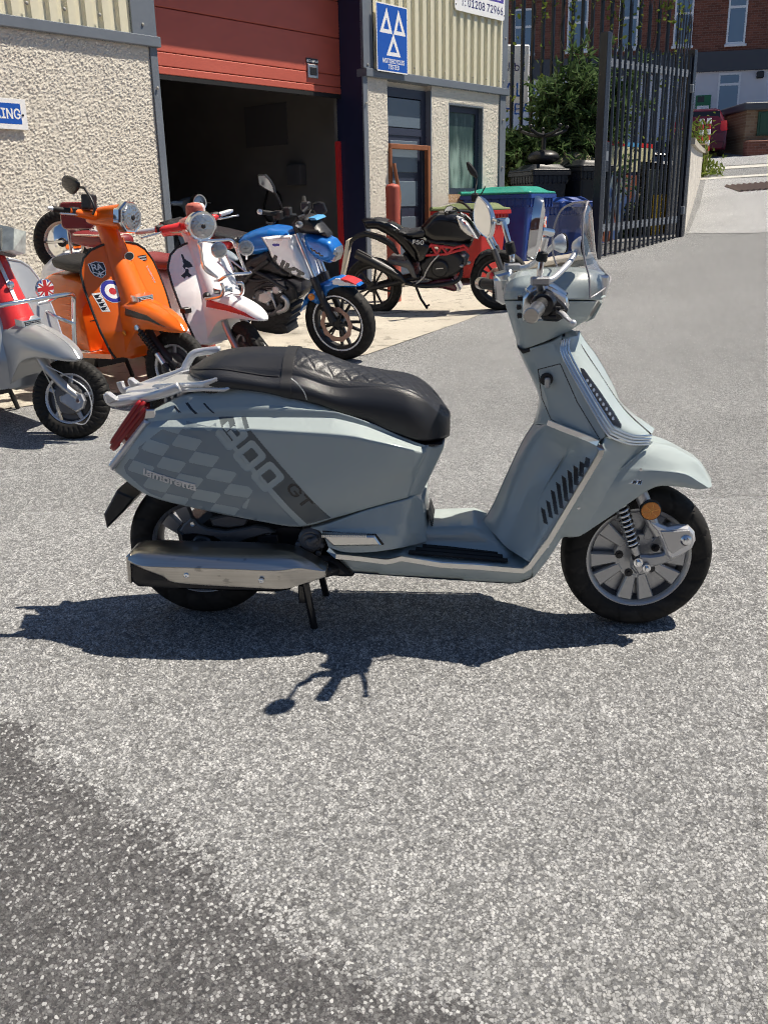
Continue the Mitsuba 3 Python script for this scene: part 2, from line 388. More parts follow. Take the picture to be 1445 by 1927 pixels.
# ------------------------------------------------------------------ ground
def gz(x, y):
    t = np.clip((y - 3) / 6., 0, 1); t = t * t * (3 - 2 * t); h = np.maximum(0, y - 14.)
    return .045 * y + .055 * np.maximum(0, np.minimum(x, 14.) - .8) * t + .062 * h * h / (h + 4.)
def gp(x, y, dz=0.): return np.array([x, y, float(gz(x, y)) + dz])

def np_rand(x, y, z=0):
    x, y = (np.floor(v).astype(np.int64) + 1000000 for v in (x, y)); z = z + 1000000
    h = (x * 374761393 + y * 668265263 + z * 2147483647) & 0xFFFFFFFF
    h = ((h ^ (h >> 13)) * 1274126177) & 0xFFFFFFFF
    return ((h ^ (h >> 16)) & 0xFFFFFF) / 16777215.0
def np_voronoi(x, y):
    F = np.full(x.shape, 9.); S = F.copy(); W = np.zeros(x.shape)
    for a in (-1, 0, 1):
        for b in (-1, 0, 1):
            cx, cy = np.floor(x) + a, np.floor(y) + b
            d = np.hypot(cx + np_rand(cx, cy, 1) - x, cy + np_rand(cx, cy, 2) - y)
            S = np.where(d < F, F, np.minimum(S, d)); W = np.where(d < F, np_rand(cx, cy, 3), W); F = np.minimum(F, d)
    return F, S, W
CHIP = .0078
STAIN = [(-1.6, 2.42), (-1.03, 2.14), (-.86, 2.02), (-.53, 1.79), (-.29, 1.62), (-.19, 1.47), (-.10, 1.36), (.05, 1.2), (.1, .9), (-1.9, .9)]

def asphalt(p, n, uv):
    d1, d2, w = voronoi(p.x / CHIP, p.y / CHIP)
    e1, e2, w2 = voronoi(p.x / (CHIP * .45) + 7, p.y / (CHIP * .45))
    grain = smoothstep(.02, .22, d2 - d1) * smoothstep(.56 + .18 * w, .40 + .12 * w, d1)
    # stain: an older, darker binder, with a ragged rim
    sx = (p.x + .53) * .60 + (p.y - 1.79) * .80
    s = smoothstep(.05, -.05, sx + (fbm(p.x * 5, p.y * 5, 3., 4) - .5) * .30 + (w - .5) * .10)
    wide = fbm(p.x * .9, p.y * .9, 1., 4); mid = fbm(p.x * 7, p.y * 7, 5., 3)
    k = cell_rand(w * 9000., w2 * 3., 4)
    stone = mix((.12, .12, .12), (.60, .59, .57), w * .8 + mid * .2)
    stone = mix(stone, (.085, .086, .097), smoothstep(.80, .84, k) * .8)
    stone = mix(stone, (.60, .58, .55), smoothstep(.06, .02, k) * .8)
    fine = mix((.10, .098, .096), (.36, .355, .34), smoothstep(.05, .3, e2 - e1) * w2)
    binder = mix(fine, mix((.062, .058, .059), (.165, .156, .156), smoothstep(.05, .3, e2 - e1) * w2), s)
    stone = mix(stone, stone * mix(.44, .95, smoothstep(.66, .98, w)), s)
    f1, f2, w3 = voronoi(p.x / .019 + 3, p.y / .019)
    return mix(binder, stone, grain * mix(.95, .86, s)) * (.86 + .28 * wide) * (.82 + .36 * w3) * .80 * mi.Color3f(.975, 1.0, 1.035)
mat('asphalt_fine', base_color=proc(asphalt), roughness=.9, specular=.25)
bumped('asphalt_far', .007, lambda p, n, uv: smoothstep(.0, .6, 1 - voronoi(p.x / .012, p.y / .012)[0]) * (.4 + .6 * voronoi(p.x / .012, p.y / .012)[2]), 2e-3, base_color=proc(asphalt), roughness=.92, specular=.2)

def sheet(xs, ys, zf, keep=None):
    X, Y = np.meshgrid(xs, ys, indexing='ij'); v = np.column_stack([X.ravel(), Y.ravel(), zf(X, Y).ravel()])
    nx, ny = X.shape; i = np.arange(nx - 1)[:, None] * ny + np.arange(ny - 1)[None]
    if keep is not None:
        c = keep((xs[:-1, None] + xs[1:, None]) / 2 + 0 * ys[None, :-1], (ys[None, :-1] + ys[None, 1:]) / 2 + 0 * xs[:-1, None]); i = i[c]
    i = i.ravel(); return v, np.vstack([np.stack([i, i + ny, i + ny + 1], 1), np.stack([i, i + ny + 1, i + 1], 1)])

X0, X1, Y0, Y1 = -1.6, 1.7, 1.1, 3.9
def chips(X, Y):
    x, y = X / CHIP, Y / CHIP; F = np.full(X.shape, 9.); S = F.copy(); W = np.zeros(X.shape); TX = W.copy(); TY = W.copy()
    for a in (-1, 0, 1):
        for b in (-1, 0, 1):
            cx, cy = np.floor(x) + a, np.floor(y) + b; dx, dy = cx + np_rand(cx, cy, 1) - x, cy + np_rand(cx, cy, 2) - y
            d = np.hypot(dx, dy); S = np.where(d < F, F, np.minimum(S, d)); n = d < F; W = np.where(n, np_rand(cx, cy, 3), W); TX = np.where(n, dx * (np_rand(cx, cy, 6) - .5) + dy * (np_rand(cx, cy, 7) - .5), TX); F = np.minimum(F, d)
    t = np.clip((S - F) / .45, 0, 1); k = np.clip(np.minimum(np.minimum((X - X0) / .3, (X1 - X) / .3), np.minimum((Y - Y0) / .1, (Y1 - Y) / 1.2)), 0, 1)
    return gz(X, Y) + k * (t * (.35 + .65 * W) * .0042 + TX * t * .0064 - .002 + (meshkit.fbm(np.stack([X * 11, Y * 11, 0 * X], -1), 3) - .5) * .004)
struct('asphalt_yard', sheet(np.arange(X0, X1 + .001, .0042), np.arange(Y0, Y1 + .001, .0042), chips), 'asphalt_fine', 'worn grey asphalt with pale stone chips under the grey scooter', smooth=True)
far_x = np.unique(np.concatenate([np.arange(-160, -12, 8), np.arange(-12, X0, .6), [X0, X1], np.arange(X0, X1, .5), np.arange(X1, 24, .6), np.arange(24, 200, 8)]).round(4))
far_y = np.unique(np.concatenate([np.arange(-60, Y0, 4), [Y0, Y1], np.arange(Y0, Y1, .5), np.arange(Y1, 44, .5), np.arange(44, 240, 8)]).round(4))
struct('road', sheet(far_x, far_y, gz, lambda x, y: ~((x > X0) & (x < X1) & (y > Y0) & (y < Y1))), 'asphalt_far', 'grey asphalt yard and lane climbing away to the right', smooth=True)

def patch(poly, dz, step=.25):
    v, t, _ = fill(poly, step); return np.column_stack([v, gz(v[:, 0], v[:, 1]) + dz]), t
def concrete(p, n, uv):
    a = fbm(p.x * 3, p.y * 3, p.z * 3, 4); b = fbm(p.x * 60, p.y * 60, p.z * 60, 3); c = fbm(p.x * 14 + 3, p.y * 14, p.z * 14, 4)
    d = fbm(p.x * 1.3 + 7, p.y * 1.3, p.z * 1.3, 4); e = smoothstep(.012, .004, dr.abs(noise(p.x * 1.1, p.y * 1.1, 4.) - .5)) * smoothstep(.45, .6, fbm(p.x * 2, p.y * 2, 9., 2))
    return mix((.28, .255, .215), (.45, .42, .36), a * .6 + b * .4) * (1 - .38 * smoothstep(.56, .76, c)) * (1 - .45 * smoothstep(.55, .72, d)) * (1 - .5 * e)
bumped('concrete', .003, lambda p, n, uv: fbm(p.x * 90, p.y * 90, p.z * 90, 3), base_color=proc(concrete), roughness=.9, specular=.2)
# the concrete apron along the workshop front, its edge running parallel with the building
APRON = [(-6.5, .65), (-3.2, 3.75), (-.11, 7.35), (1.67, 10.37), (3.3, 13.2), (2.2, 14.2), (-4.6, 6.2), (-8.5, 2.2)]
struct('concrete_apron', patch([(-5.2, 4.4), (-3.2, 5.3), (-1.2, 6.55), (-.11, 7.35), (1.67, 10.37), (2.6, 12.4), (1.9, 13.75), (-5.6, 5.2)], .006), 'concrete', 'pale concrete apron along the workshop front', smooth=True)
# the crossing road beyond the yard, with its two pale kerb lines
mat('pale_kerb', base_color=proc(lambda p, n, uv: mix((.34, .33, .30), (.46, .45, .41), fbm(p.x * 5, p.y * 5, 0., 3))), roughness=.9)
bumped('lane_concrete', .003, lambda p, n, uv: fbm(p.x * 60, p.y * 60, 0., 3), base_color=proc(lambda p, n, uv: asphalt(p, n, uv) * (1.02 + .25 * fbm(p.x * 1.4, p.y * 1.4, 0., 3))), roughness=.9)
lane = [(4.307,13.654,1),(4.892,12.069,1),(9.59,23.962,1.72),(7.299,21.968,1.95)]
struct('lane', patch([(5.0, 15.55), (5.9, 14.95), (9.5, 14.6), (11.9, 22.9), (8.9, 24.3), (8.35, 24.9), (6.5, 19.6)], .007), 'lane_concrete', 'pale worn concrete lane beyond the gate', smooth=True)
def band(y0, y1, x0=7.9, x1=16., slope=-.18): return [(x0, y0 - slope * 0), (x1, y0 + slope * (x1 - x0)), (x1, y1 + slope * (x1 - x0)), (x0, y1)]
struct('kerb_line', patch(band(24.6, 25.1), .012), 'pale_kerb', 'pale kerb line on the near side of the crossing road')
struct('kerb_line', patch(band(27.2, 28.0), .012), 'pale_kerb', 'pale kerb line on the far side of the crossing road')
struct('pavement', patch(band(28.1, 31.2, 8.6), .010), 'lane_concrete', 'pale pavement in front of the parked car')
# drain grate in the lane
dg = thing('drain_grate', 'rusty slotted drain grate set in the pale lane', 'drain grate')
mat('rusty_iron', base_color=(.13, .095, .085), roughness=.8)
for k in range(9):
    x0 = 7.95 + k * .13; a = gp(x0, 21.3, .016); b = gp(x0 + .12, 22.6, .016)
    put(dg, 'bar', tube([a, b], .045, 4), 'rusty_iron')

# ------------------------------------------------------------------ workshop building
WF = frame([0.3583, 11.9808, 0.0],[[0.65189, 0.75831, 0.0], [-0.75831, 0.65189, 0.0], [0.0, 0.0, 1.0]])
def roughcast(p, n, uv):
    a = fbm(p.x * 22, p.y * 22, p.z * 22, 3); b = fbm(p.x * 2, p.y * 2, p.z * 2, 3); c = noise(p.x * 160, p.y * 160, p.z * 160)
    return mix((.52, .475, .40), (.76, .715, .63), .55 * a + .25 * c + .25 * b)
bumped('roughcast', .004, lambda p, n, uv: fbm(p.x * 140, p.y * 140, p.z * 140, 2), base_color=proc(roughcast), roughness=.92, specular=.15)
mat('cladding', base_color=proc(lambda p, n, uv: mix((.62, .58, .43), (.70, .66, .50), fbm(p.x * 3, p.y * 3, p.z * .6, 3))), roughness=.45, specular=.4)
mat('trim_grey', base_color=proc(lambda p, n, uv: mix((.125, .145, .175), (.16, .18, .21), fbm(p.x * 4, p.y * 4, p.z * 4, 4))), roughness=.45, specular=.4)
mat('door_red', base_color=proc(lambda p, n, uv: mix((.43, .085, .055), (.50, .105, .070), fbm(p.x * 3, p.y * 3, p.z * 5, 3))), roughness=.5)
mat('navy_steel', base_color=(.018, .022, .060), roughness=.45)
mat('joinery_dark', base_color=(.030, .036, .062), roughness=.4)
mat('joinery_panel', base_color=(.115, .15, .19), roughness=.35)
mat('wood_brown', base_color=proc(lambda p, n, uv: mix((.17, .055, .022), (.30, .11, .045), fbm(p.x * 12, p.y * 12, p.z * 2, 3))), roughness=.6)
mat('bare_wood', base_color=proc(lambda p, n, uv: mix((.33, .20, .10), (.50, .33, .19), fbm(p.x * 8, p.y * 8, p.z * 50, 3))), roughness=.8)
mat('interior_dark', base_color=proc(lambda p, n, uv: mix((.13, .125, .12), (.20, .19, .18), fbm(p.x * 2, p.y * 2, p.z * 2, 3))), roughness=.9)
mat('sign_white', base_color=(.80, .80, .80), roughness=.35)
mat('sign_blue', base_color=(.010, .085, .42), roughness=.35)
mat('sign_violet', base_color=(.075, .045, .30), roughness=.35)
mat('sign_navy', base_color=(.03, .03, .12), roughness=.4)
mat('screw_grey', base_color=(.30, .29, .26), roughness=.5)

ws = thing('workshop_building', 'motorcycle workshop with roughcast walls, cream corrugated cladding and a red sectional door', 'building')
def rough_wall(x0, x1, z0, z1, holes=(), step=.0085, seed=0):
    """A roughcast face in the wall plane, its pebbles raised, with rectangular openings (x0,x1,z0,z1)."""
    xs = np.unique(np.concatenate([np.arange(x0, x1, step), [x1]] + [[h[0], h[1]] for h in holes]).round(4))
    zs = np.unique(np.concatenate([np.arange(z0, z1, step), [z1]] + [[h[2], h[3]] for h in holes]).round(4))
    def f(X, Z):
        w1 = (meshkit.fbm(np.stack([X * 30, Z * 30, 0 * X + seed], -1), 2, 4) - .5) * .03; w2 = (meshkit.fbm(np.stack([X * 30, Z * 30, 0 * X + seed + 9], -1), 2, 5) - .5) * .03
        d1, d2, w = np_voronoi((X + w1) / .019, (Z + w2) / .016); e1, e2, ww = np_voronoi((X + w2) / .0115 + 3, (Z + w1) / .0105)
        a = np.clip(1 - (d1 / .62) ** 2, 0, 1) * (.15 + .85 * w) + .28 * np.clip(1 - (e1 / .6) ** 2, 0, 1) * ww
        k = np.minimum(np.minimum(X - x0, x1 - X), np.minimum(Z - z0, z1 - Z))
        for h in holes:
            dx = np.maximum(np.maximum(h[0] - X, X - h[1]), 0); dz = np.maximum(np.maximum(h[2] - Z, Z - h[3]), 0); k = np.minimum(k, np.hypot(dx, dz))
        return np.clip(k / .012, 0, 1) * .0105 * a
    def keep(X, Z):
        m = np.ones(np.broadcast(X, Z).shape, bool)
        for h in holes: m &= ~((X > h[0]) & (X < h[1]) & (Z > h[2]) & (Z < h[3]))
        return m
    v, t = sheet(xs, zs, f, keep); used = np.unique(t); ren = np.full(len(v), -1); ren[used] = np.arange(len(used)); v = v[used]
    return np.column_stack([v[:, 0], -v[:, 2], v[:, 1]]), ren[t]
SILL = 2.86
put(ws, 'wall', rough_wall(-5.75, -3.655, .1, SILL, step=.0075), 'roughcast', WF, smooth=True)
put(ws, 'wall', cat([box(-9., -5.75, 0, .25, -.6, SILL), box(-5.75, -3.655, .03, .25, -.6, SILL)]), 'roughcast', WF)
put(ws, 'wall', rough_wall(-.70, -.33, .2, SILL, seed=5), 'roughcast', WF, smooth=True, label='narrow roughcast pier between the garage door and the side door')
put(ws, 'wall', rough_wall(.51, 2.0, .2, SILL, [(.867, 1.63, 1.60, 2.69)], seed=9), 'roughcast', WF, smooth=True, label='roughcast wall around the window')
put(ws, 'pier', cat([box(-.70, -.33, .02, .5, -.2, SILL), box(.51, .867, .02, .14, -.2, SILL), box(1.63, 2.0, .02, .14, -.2, SILL), box(.867, 1.63, .02, .14, 2.69, SILL), box(.867, 1.63, .02, .14, -.2, 1.60),
                     box(-.33, .51, .1, .3, 2.80, SILL)]), 'roughcast', WF)
# window and door reveals: smooth, grey
put(ws, 'reveal', cat([box(1.612, 1.632, -.002, .10, 1.60, 2.69), box(.865, .885, -.002, .10, 1.60, 2.69), box(.885, 1.612, -.002, .10, 2.672, 2.692)]), 'trim_grey', WF)
put(ws, 'reveal', box(.492, .512, -.002, .12, 0, 2.80), 'trim_grey', WF)
# the drip sill below the cladding, jamb posts and corner posts
for a, b in ((-9., -3.55), (-.745, 2.185)):
    put(ws, 'sill_flashing', cat([box(a, b, -.052, .1, SILL, SILL + .085, .004)]), 'trim_grey', WF)
put(ws, 'jamb_post', box(-3.654, -3.58, -.022, .30, 0, SILL - .002), 'trim_grey', WF)
put(ws, 'jamb_post', box(-3.83, -3.575, -.030, .30, SILL + .087, 6.0), 'trim_grey', WF)
put(ws, 'jamb_post', box(-.775, -.702, -.022, -.001, 0, SILL - .002), 'trim_grey', WF)
put(ws, 'jamb_post', box(-.765, -.60, -.030, .01, SILL + .087, 6.0), 'trim_grey', WF)
put(ws, 'corner_post', box(2.002, 2.135, -.024, .3, 0, SILL - .002), 'trim_grey', WF)
put(ws, 'corner_post', box(2.002, 2.14, -.034, .3, SILL + .087, 6.0), 'trim_grey', WF)
def corrugated(x0, x1, z0, z1, pitch=.158, depth=.034):
    xs, ys = [], []
    k = x0
    while k < x1 + pitch:
        for a, b in ((0, 0), (.42, 0), (.52, depth), (.90, depth)): xs.append(k + a * pitch); ys.append(b)
        k += pitch
    xs, ys = np.array(xs), np.array(ys); s = xs <= x1; xs, ys = np.append(xs[s], x1), np.append(ys[s], ys[s][-1]); n = len(xs)
    v = np.vstack([np.column_stack([xs, ys - .04, np.full(n, z0)]), np.column_stack([xs, ys - .04, np.full(n, z1)])]); i = np.arange(n - 1)
    return v, np.vstack([np.stack([i, i + 1, i + n + 1], 1), np.stack([i, i + n + 1, i + n], 1)])
put(ws, 'cladding_sheet', corrugated(-9., -3.832, SILL + .087, 6.0, .168), 'cladding', WF)
put(ws, 'cladding_sheet', corrugated(-.598, 2.0, SILL + .087, 6.0, .150), 'cladding', WF)
put(ws, 'cladding_sheet', corrugated(-3.573, -.767, 4.14, 6.0, .150), 'cladding', WF)
sc = []
for x in np.arange(-5.2, -3.9, .336): sc.append(ball((x + .03, -.044, 3.05), .016, 1, (1, .6, 1)))
for x in np.arange(-.5, 1.95, .30): sc.append(ball((x + .03, -.044, 3.02), .012, 1, (1, .6, 1)))
for x, z in ((-3.72, 3.03), (-3.62, 2.52), (-.70, 2.98), (-.74, 2.58), (2.05, 3.03), (2.06, 2.55), (2.06, 1.95), (2.08, 3.55)): sc.append(ball((x, -.036, z), .014, 1, (1, .6, 1)))
for i, s_ in enumerate(sc): put(ws, 'screw', s_, 'screw_grey', WF, smooth=True)
# roof slab and hidden walls, so that the building stands as a box
put(ws, 'wall', cat([box(-9, 2.13, 6.9, 7.1, -.5, 6), box(-9, -8.8, .25, 6.9, -.5, 6), box(1.95, 2.13, .3, 6.9, -.5, 6)]), 'cladding', WF)
put(ws, 'roof', cat([box(-9.2, 2.3, -.1, 7.2, 6.0, 6.15)]), 'trim_grey', WF)
# the open sectional garage door, its frame, and the dark workshop behind
put(ws, 'door_reveal', cat([box(-.742, -.703, .0, .42, .0, 4.14)]), 'navy_steel', WF)
put(ws, 'door_reveal', box(-.80, -.7445, .375, .42, .0, 2.2), 'paint_red', WF, label='narrow red guide rail inside the door opening')
put(ws, 'lintel_flashing', box(-3.572, -.768, -.058, .02, 4.06, 4.145), 'trim_grey', WF)
put(ws, 'garage_lintel', box(-3.58, -.742, .02, .42, 4.08, 4.14), 'navy_steel', WF)
gd = numbered(ws + '__garage_door')
zz = [2.705, 2.775, 2.90, 3.285, 3.66, 4.14]
for i, (a, b) in enumerate(zip(zz[:-1], zz[1:])):
    put(ws, 'garage_door', box(-3.6, -.745, .345, .385, a + (.0035 if i else 0), b - .0035, .006), 'door_red', WF)
put(ws, 'door_seal', box(-3.6, -.745, .350, .38, 2.66, 2.704), 'rubber', WF)
dl = put(ws, 'door_handle', cat([prism([(-1.29, 2.835), (-1.13, 2.835), (-1.13, 2.975), (-1.29, 2.975)], .325, .346, .006)]), 'cast_metal', WF, label='grey recessed handle plate on the red door')
scene[ws + '__door_handle__grip'] = mikit.ply(prism([(-1.265, 2.865), (-1.155, 2.865), (-1.155, 2.945), (-1.265, 2.945)], .318, .330, .004), 'black_plastic', smooth=False, to_world=WF.T)
put(ws, 'door_badge', box(-1.30, -1.12, .336, .346, 2.985, 3.035), 'decal_black', WF)
scene[ws + '__door_badge__lettering'] = mikit.ply((lambda m: (m[0] + [-1.262, .336, 2.998], m[1]))(on_wall(extrude(letters('Crawford', .024, True), .002))), 'sign_white', smooth=False, to_world=WF.T)
put(ws, 'door_badge__mark', box(-1.293, -1.270, .333, .3365, 2.995, 3.02), 'sign_white', WF)
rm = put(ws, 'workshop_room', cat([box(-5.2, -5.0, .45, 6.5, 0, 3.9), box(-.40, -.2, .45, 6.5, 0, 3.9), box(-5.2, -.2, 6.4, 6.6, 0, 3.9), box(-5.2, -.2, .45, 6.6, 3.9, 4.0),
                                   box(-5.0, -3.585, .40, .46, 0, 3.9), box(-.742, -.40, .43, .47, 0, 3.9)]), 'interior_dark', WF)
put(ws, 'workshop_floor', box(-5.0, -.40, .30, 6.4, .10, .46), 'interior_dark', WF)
# what little shows in the dark workshop
mat('shelf_grey', base_color=(.10, .10, .11), roughness=.7); mat('bench_wood', base_color=(.16, .10, .06), roughness=.8)
wb = thing('work_bench', 'dim work bench at the back of the open workshop', 'bench'); put(wb, 'top', box(-2.6, -.6, 5.2, 5.9, 1.30, 1.36), 'bench_wood', WF)
for x in (-2.5, -.75): put(wb, 'leg', box(x, x + .08, 5.3, 5.8, .46, 1.298), 'shelf_grey', WF)
tc = thing('tool_cabinet', 'dark red tool cabinet inside the open workshop', 'cabinet'); put(tc, 'body', box(-1.5, -.8, 4.2, 4.7, .46, 1.5, .01), 'paint_maroon', WF)
for k in range(5): put(tc, 'drawer', box(-1.47, -.83, 4.175, 4.198, .52 + k * .19, .68 + k * .19, .004), 'paint_maroon', WF)
sf = thing('wall_shelf', 'shelf with boxes high on the back wall of the workshop', 'shelf'); put(sf, 'board', box(-3.4, -1.6, 6.0, 6.39, 2.35, 2.40), 'bench_wood', WF)
for k, (w_, h_) in enumerate(((.3, .3), (.25, .2), (.4, .26), (.2, .34), (.3, .22))): tag_ = put(sf, 'box', box(-3.3 + k * .34, -3.3 + k * .34 + w_ * .85, 6.05, 6.35, 2.403, 2.403 + h_, .006), ('shelf_grey', 'bench_wood', 'cream_trim')[k % 3], WF)
wp = thing('wall_poster', 'pale poster on the right wall of the workshop', 'poster'); put(wp, 'sheet', box(-.412, -.402, 1.6, 2.4, 2.25, 2.75), 'shelf_grey', WF)
wc = thing('wall_cabinet', 'small grey box on the right wall of the workshop', 'box'); put(wc, 'body', box(-.52, -.402, 1.3, 1.55, 1.75, 2.0, .01), 'shelf_grey', WF)
ah = thing('air_hose', 'coiled air hose hanging on the workshop wall', 'hose'); put(ah, 'coil', tube(np.array([(-.46 + .02 * math.sin(t * 3), 1.9 + .16 * math.cos(t), 1.5 + .22 * math.sin(t)) for t in np.linspace(0, 12.5, 90)]), .012, 6), 'rubber', WF, smooth=True)
# side door with transom, midrail and panels
put(ws, 'door_frame', cat([box(-.33, .492, .075, .13, 2.70, 2.80), box(-.33, -.27, .075, .13, .2, 2.70), box(.40, .492, .075, .13, .2, 2.70), box(-.27, .40, .078, .125, 2.28, 2.36)]), 'joinery_dark', WF)
sd = 'side_door'
put(ws, sd, cat([box(-.27, .40, .09, .13, .3, 2.28)]), 'joinery_dark', WF, label='dark blue side door with grey panels')
for a, b in ((1.86, 2.22), (1.46, 1.76), (.45, 1.34)): put(ws + '__side_door', 'panel', box(-.20, .33, .080, .092, a, b, .005), 'joinery_panel', WF)
put(ws, 'transom_panel', box(-.27, .40, .086, .12, 2.37, 2.69, .004), 'joinery_panel', WF)
put(ws, 'step', box(-.36, .52, -.25, .12, .2, .60), 'concrete', WF)
# window: frame, pane smeared with paint wash, timber strip under it
win = put(ws, 'window', cat([box(.885, 1.612, .06, .11, 2.60, 2.672), box(.885, 1.612, .06, .11, 1.602, 1.68), box(.885, .925, .06, .11, 1.68, 2.60), box(1.545, 1.612, .06, .11, 1.68, 2.60)]), 'joinery_dark', WF)
def smear(p, n, uv):
    q = fbm(p.x * 9, p.y * 9, p.z * 1.6, 4); r = fbm(p.x * 3, p.y * 3, p.z * 2.4, 3)
    return mix((.022, .045, .040), (.30, .40, .36), smoothstep(.40, .78, q * .62 + r * .42))
mat('smeared_glass', base_color=proc(smear), roughness=.18, specular=.7, clearcoat=1.)
put(win, 'pane', box(.925, 1.545, .085, .095, 1.68, 2.60), 'smeared_glass', WF)
put(ws, 'window_board', box(.86, 1.64, -.006, .05, 1.50, 1.602), 'bare_wood', WF)

# ------------------------------------------------------------------ signs
def board(key, x0, x1, z0, z1, y, col, r=.02, th=.006):
    q = sg.box(x0 + r, z0 + r, x1 - r, z1 - r).buffer(r, quad_segs=4)
    return put(key, 'board', prism(np.asarray(q.exterior.coords)[:-1], y - th, y, .001), col, WF)
def words_on(key, s, x, z, h, y, col, bold=True, sx=1., name='lettering', centre=False):
    g = affinity.scale(letters(s, h, bold), sx, 1, origin=(0, 0)); b = g.bounds
    g = affinity.translate(g, x - (b[0] + b[2]) / 2 if centre else x - b[0], z)
    return put(key, name, (lambda m: (m[0] + [0, y, 0], m[1]))(on_wall(extrude(g, .0015))), col, WF, smooth=False)
ms = thing('test_station_sign', 'blue sign with three white triangles on the cream cladding', 'sign')
mx0, mx1, mz0, mz1 = -.600, -.046, 2.925, 3.625; my = -.078
board(ms, mx0, mx1, mz0, mz1, my, 'sign_white'); put(ms, 'face', box(mx0 + .013, mx1 - .013, my - .0075, my - .006, mz0 + .013, mz1 - .013), 'sign_blue', WF)
def m_at(u, v): return (mx0 + u * (mx1 - mx0), mz1 - v * (mz1 - mz0))
for tri_ in (((.33, .055), (.10, .43), (.50, .43)), ((.70, .055), (.535, .43), (.93, .43)), ((.53, .42), (.30, .755), (.76, .755))):
    g = sg.Polygon([m_at(*q) for q in tri_]); g = g.difference(g.buffer(-.040, join_style=2))
    put(ms, 'triangle', (lambda m: (m[0] + [0, my - .0075, 0], m[1]))(on_wall(extrude(g, .0015))), 'sign_white', WF, smooth=False)
words_on(ms, 'MOTORCYCLES', *m_at(.53, .865), .046, my - .0075, 'sign_white', True, .82, centre=True)
words_on(ms, 'TESTED', *m_at(.53, .95), .046, my - .0075, 'sign_white', True, .82, centre=True)
ss = thing('shop_sign', 'white and violet sign with a phone number at the top right of the cladding', 'sign')
board(ss, .90, 2.0, 3.735, 4.95, -.060, 'sign_white', .05)
put(ss, 'face', box(.965, 1.965, -.0675, -.066, 3.935, 4.90), 'sign_violet', WF)
words_on(ss, 'T: 01208 72966', 1.03, 3.80, .088, -.066, 'sign_navy', True, .98)
words_on(ss, 'RESTORATION - REPAIRS', 1.01, 3.975, .075, -.0675, 'sign_white', True, .66)
words_on(ss, 'SPARES - ACCESSORIES', 1.01, 4.105, .075, -.0675, 'sign_white', True, .66)
for cx, cz in ((1.80, 4.07), (1.90, 4.07), (1.85, 3.96)):
    g = sg.Polygon([(cx - .055, cz), (cx + .055, cz), (cx, cz + .105)]); g = g.difference(g.buffer(-.016, join_style=2))
    put(ss, 'triangle', (lambda m: (m[0] + [0, -.0675, 0], m[1]))(on_wall(extrude(g, .0015))), 'sign_white', WF, smooth=False)
for cx in (.925, 1.985): put(ss, 'screw', ball((cx, -.068, 3.80), .009, 1, (1, .5, 1)), 'dark_metal', WF, smooth=True)
ps = thing('parking_sign', 'blue and white parking sign on the roughcast wall at the left edge', 'sign')
board(ps, -5.95, -4.955, 2.105, 2.335, -.030, 'sign_white', .008); put(ps, 'face', box(-5.92, -5.005, -.0375, -.036, 2.145, 2.300), 'sign_blue', WF)
words_on(ps, 'PARKING', -5.40, 2.185, .074, -.0375, 'sign_white', True, .86)
put(ps, 'screw', ball((-4.99, -.038, 2.215), .010, 1, (1, .5, 1)), 'dark_metal', WF, smooth=True)

# ------------------------------------------------------------------ red posts
mat('bollard_red', base_color=proc(lambda p, n, uv: mix(mix((.30, .045, .028), (.42, .10, .07), fbm(p.x * 12, p.y * 12, p.z * 7, 3)), (.62, .55, .52), smoothstep(.60, .70, fbm(p.x * 7 + 3, p.y * 7, p.z * 5, 4)) * smoothstep(1.1, 1.35, p.z) * .0)), roughness=.6)
def scuff(p, n, uv): return mix(mix((.36, .07, .05), (.50, .15, .11), fbm(p.x * 10, p.y * 10, p.z * 6, 3)), (.60, .57, .57), smoothstep(.50, .62, fbm(p.x * 9 + 1.5, p.y * 9, p.z * 6, 4)))
mat('bollard_scuffed', base_color=proc(scuff), roughness=.6)
def bollard(x, y, h, r, label, m, name='steel_bollard'):
    k = thing(name, label, 'bollard', 'red steel posts guarding the garage door'); f = frame(gp(x, y), np.eye(3))
    put(k, 'post', lathe([(r, -.1), (r, h - .02)], 28, caps=False), m, f); put(k, 'cap', lathe([(r, h - .02), (r * .985, h - .006), (r * .75, h + .012), (.001, h + .022)], 28, caps=False), m, f, smooth=50)
bollard(.165, 10.35, 1.20, .075, 'tall red steel post beside the side door', 'bollard_red')
bollard(-1.40, 7.5, 1.15, .074, 'scuffed red steel post behind the white scooter', 'bollard_scuffed')
lt = thing('leaning_frame', 'brown timber frame leaning in front of the side door', 'timber frame')
put(lt, 'upright', box(.40, .455, -.03, .03, .55, 2.17, .004), 'wood_brown', WF); put(lt, 'crossbar', box(-.32, .398, -.03, .03, 2.115, 2.172, .004), 'wood_brown', WF)
put(lt, 'upright', box(-.335, -.29, -.03, .03, .55, 2.113, .004), 'wood_brown', WF)
hz_ = thing('hanging_hose', 'coiled reddish hose hanging at the left of the side door', 'hose')
put(hz_, 'hose', tube(curve([(-.30, -.06, 1.95), (-.26, -.08, 1.7), (-.24, -.07, 1.5), (-.27, -.07, 1.3), (-.30, -.06, 1.2), (-.26, -.09, 1.42), (-.22, -.07, 1.62), (-.29, -.06, 1.9)], 6), .02, 8), 'wood_brown', WF, smooth=True)
put(hz_, 'nozzle', tube([(-.235, -.08, 1.42), (-.225, -.08, 1.22)], [.03, .014], 10), 'dark_metal', WF, smooth=True)

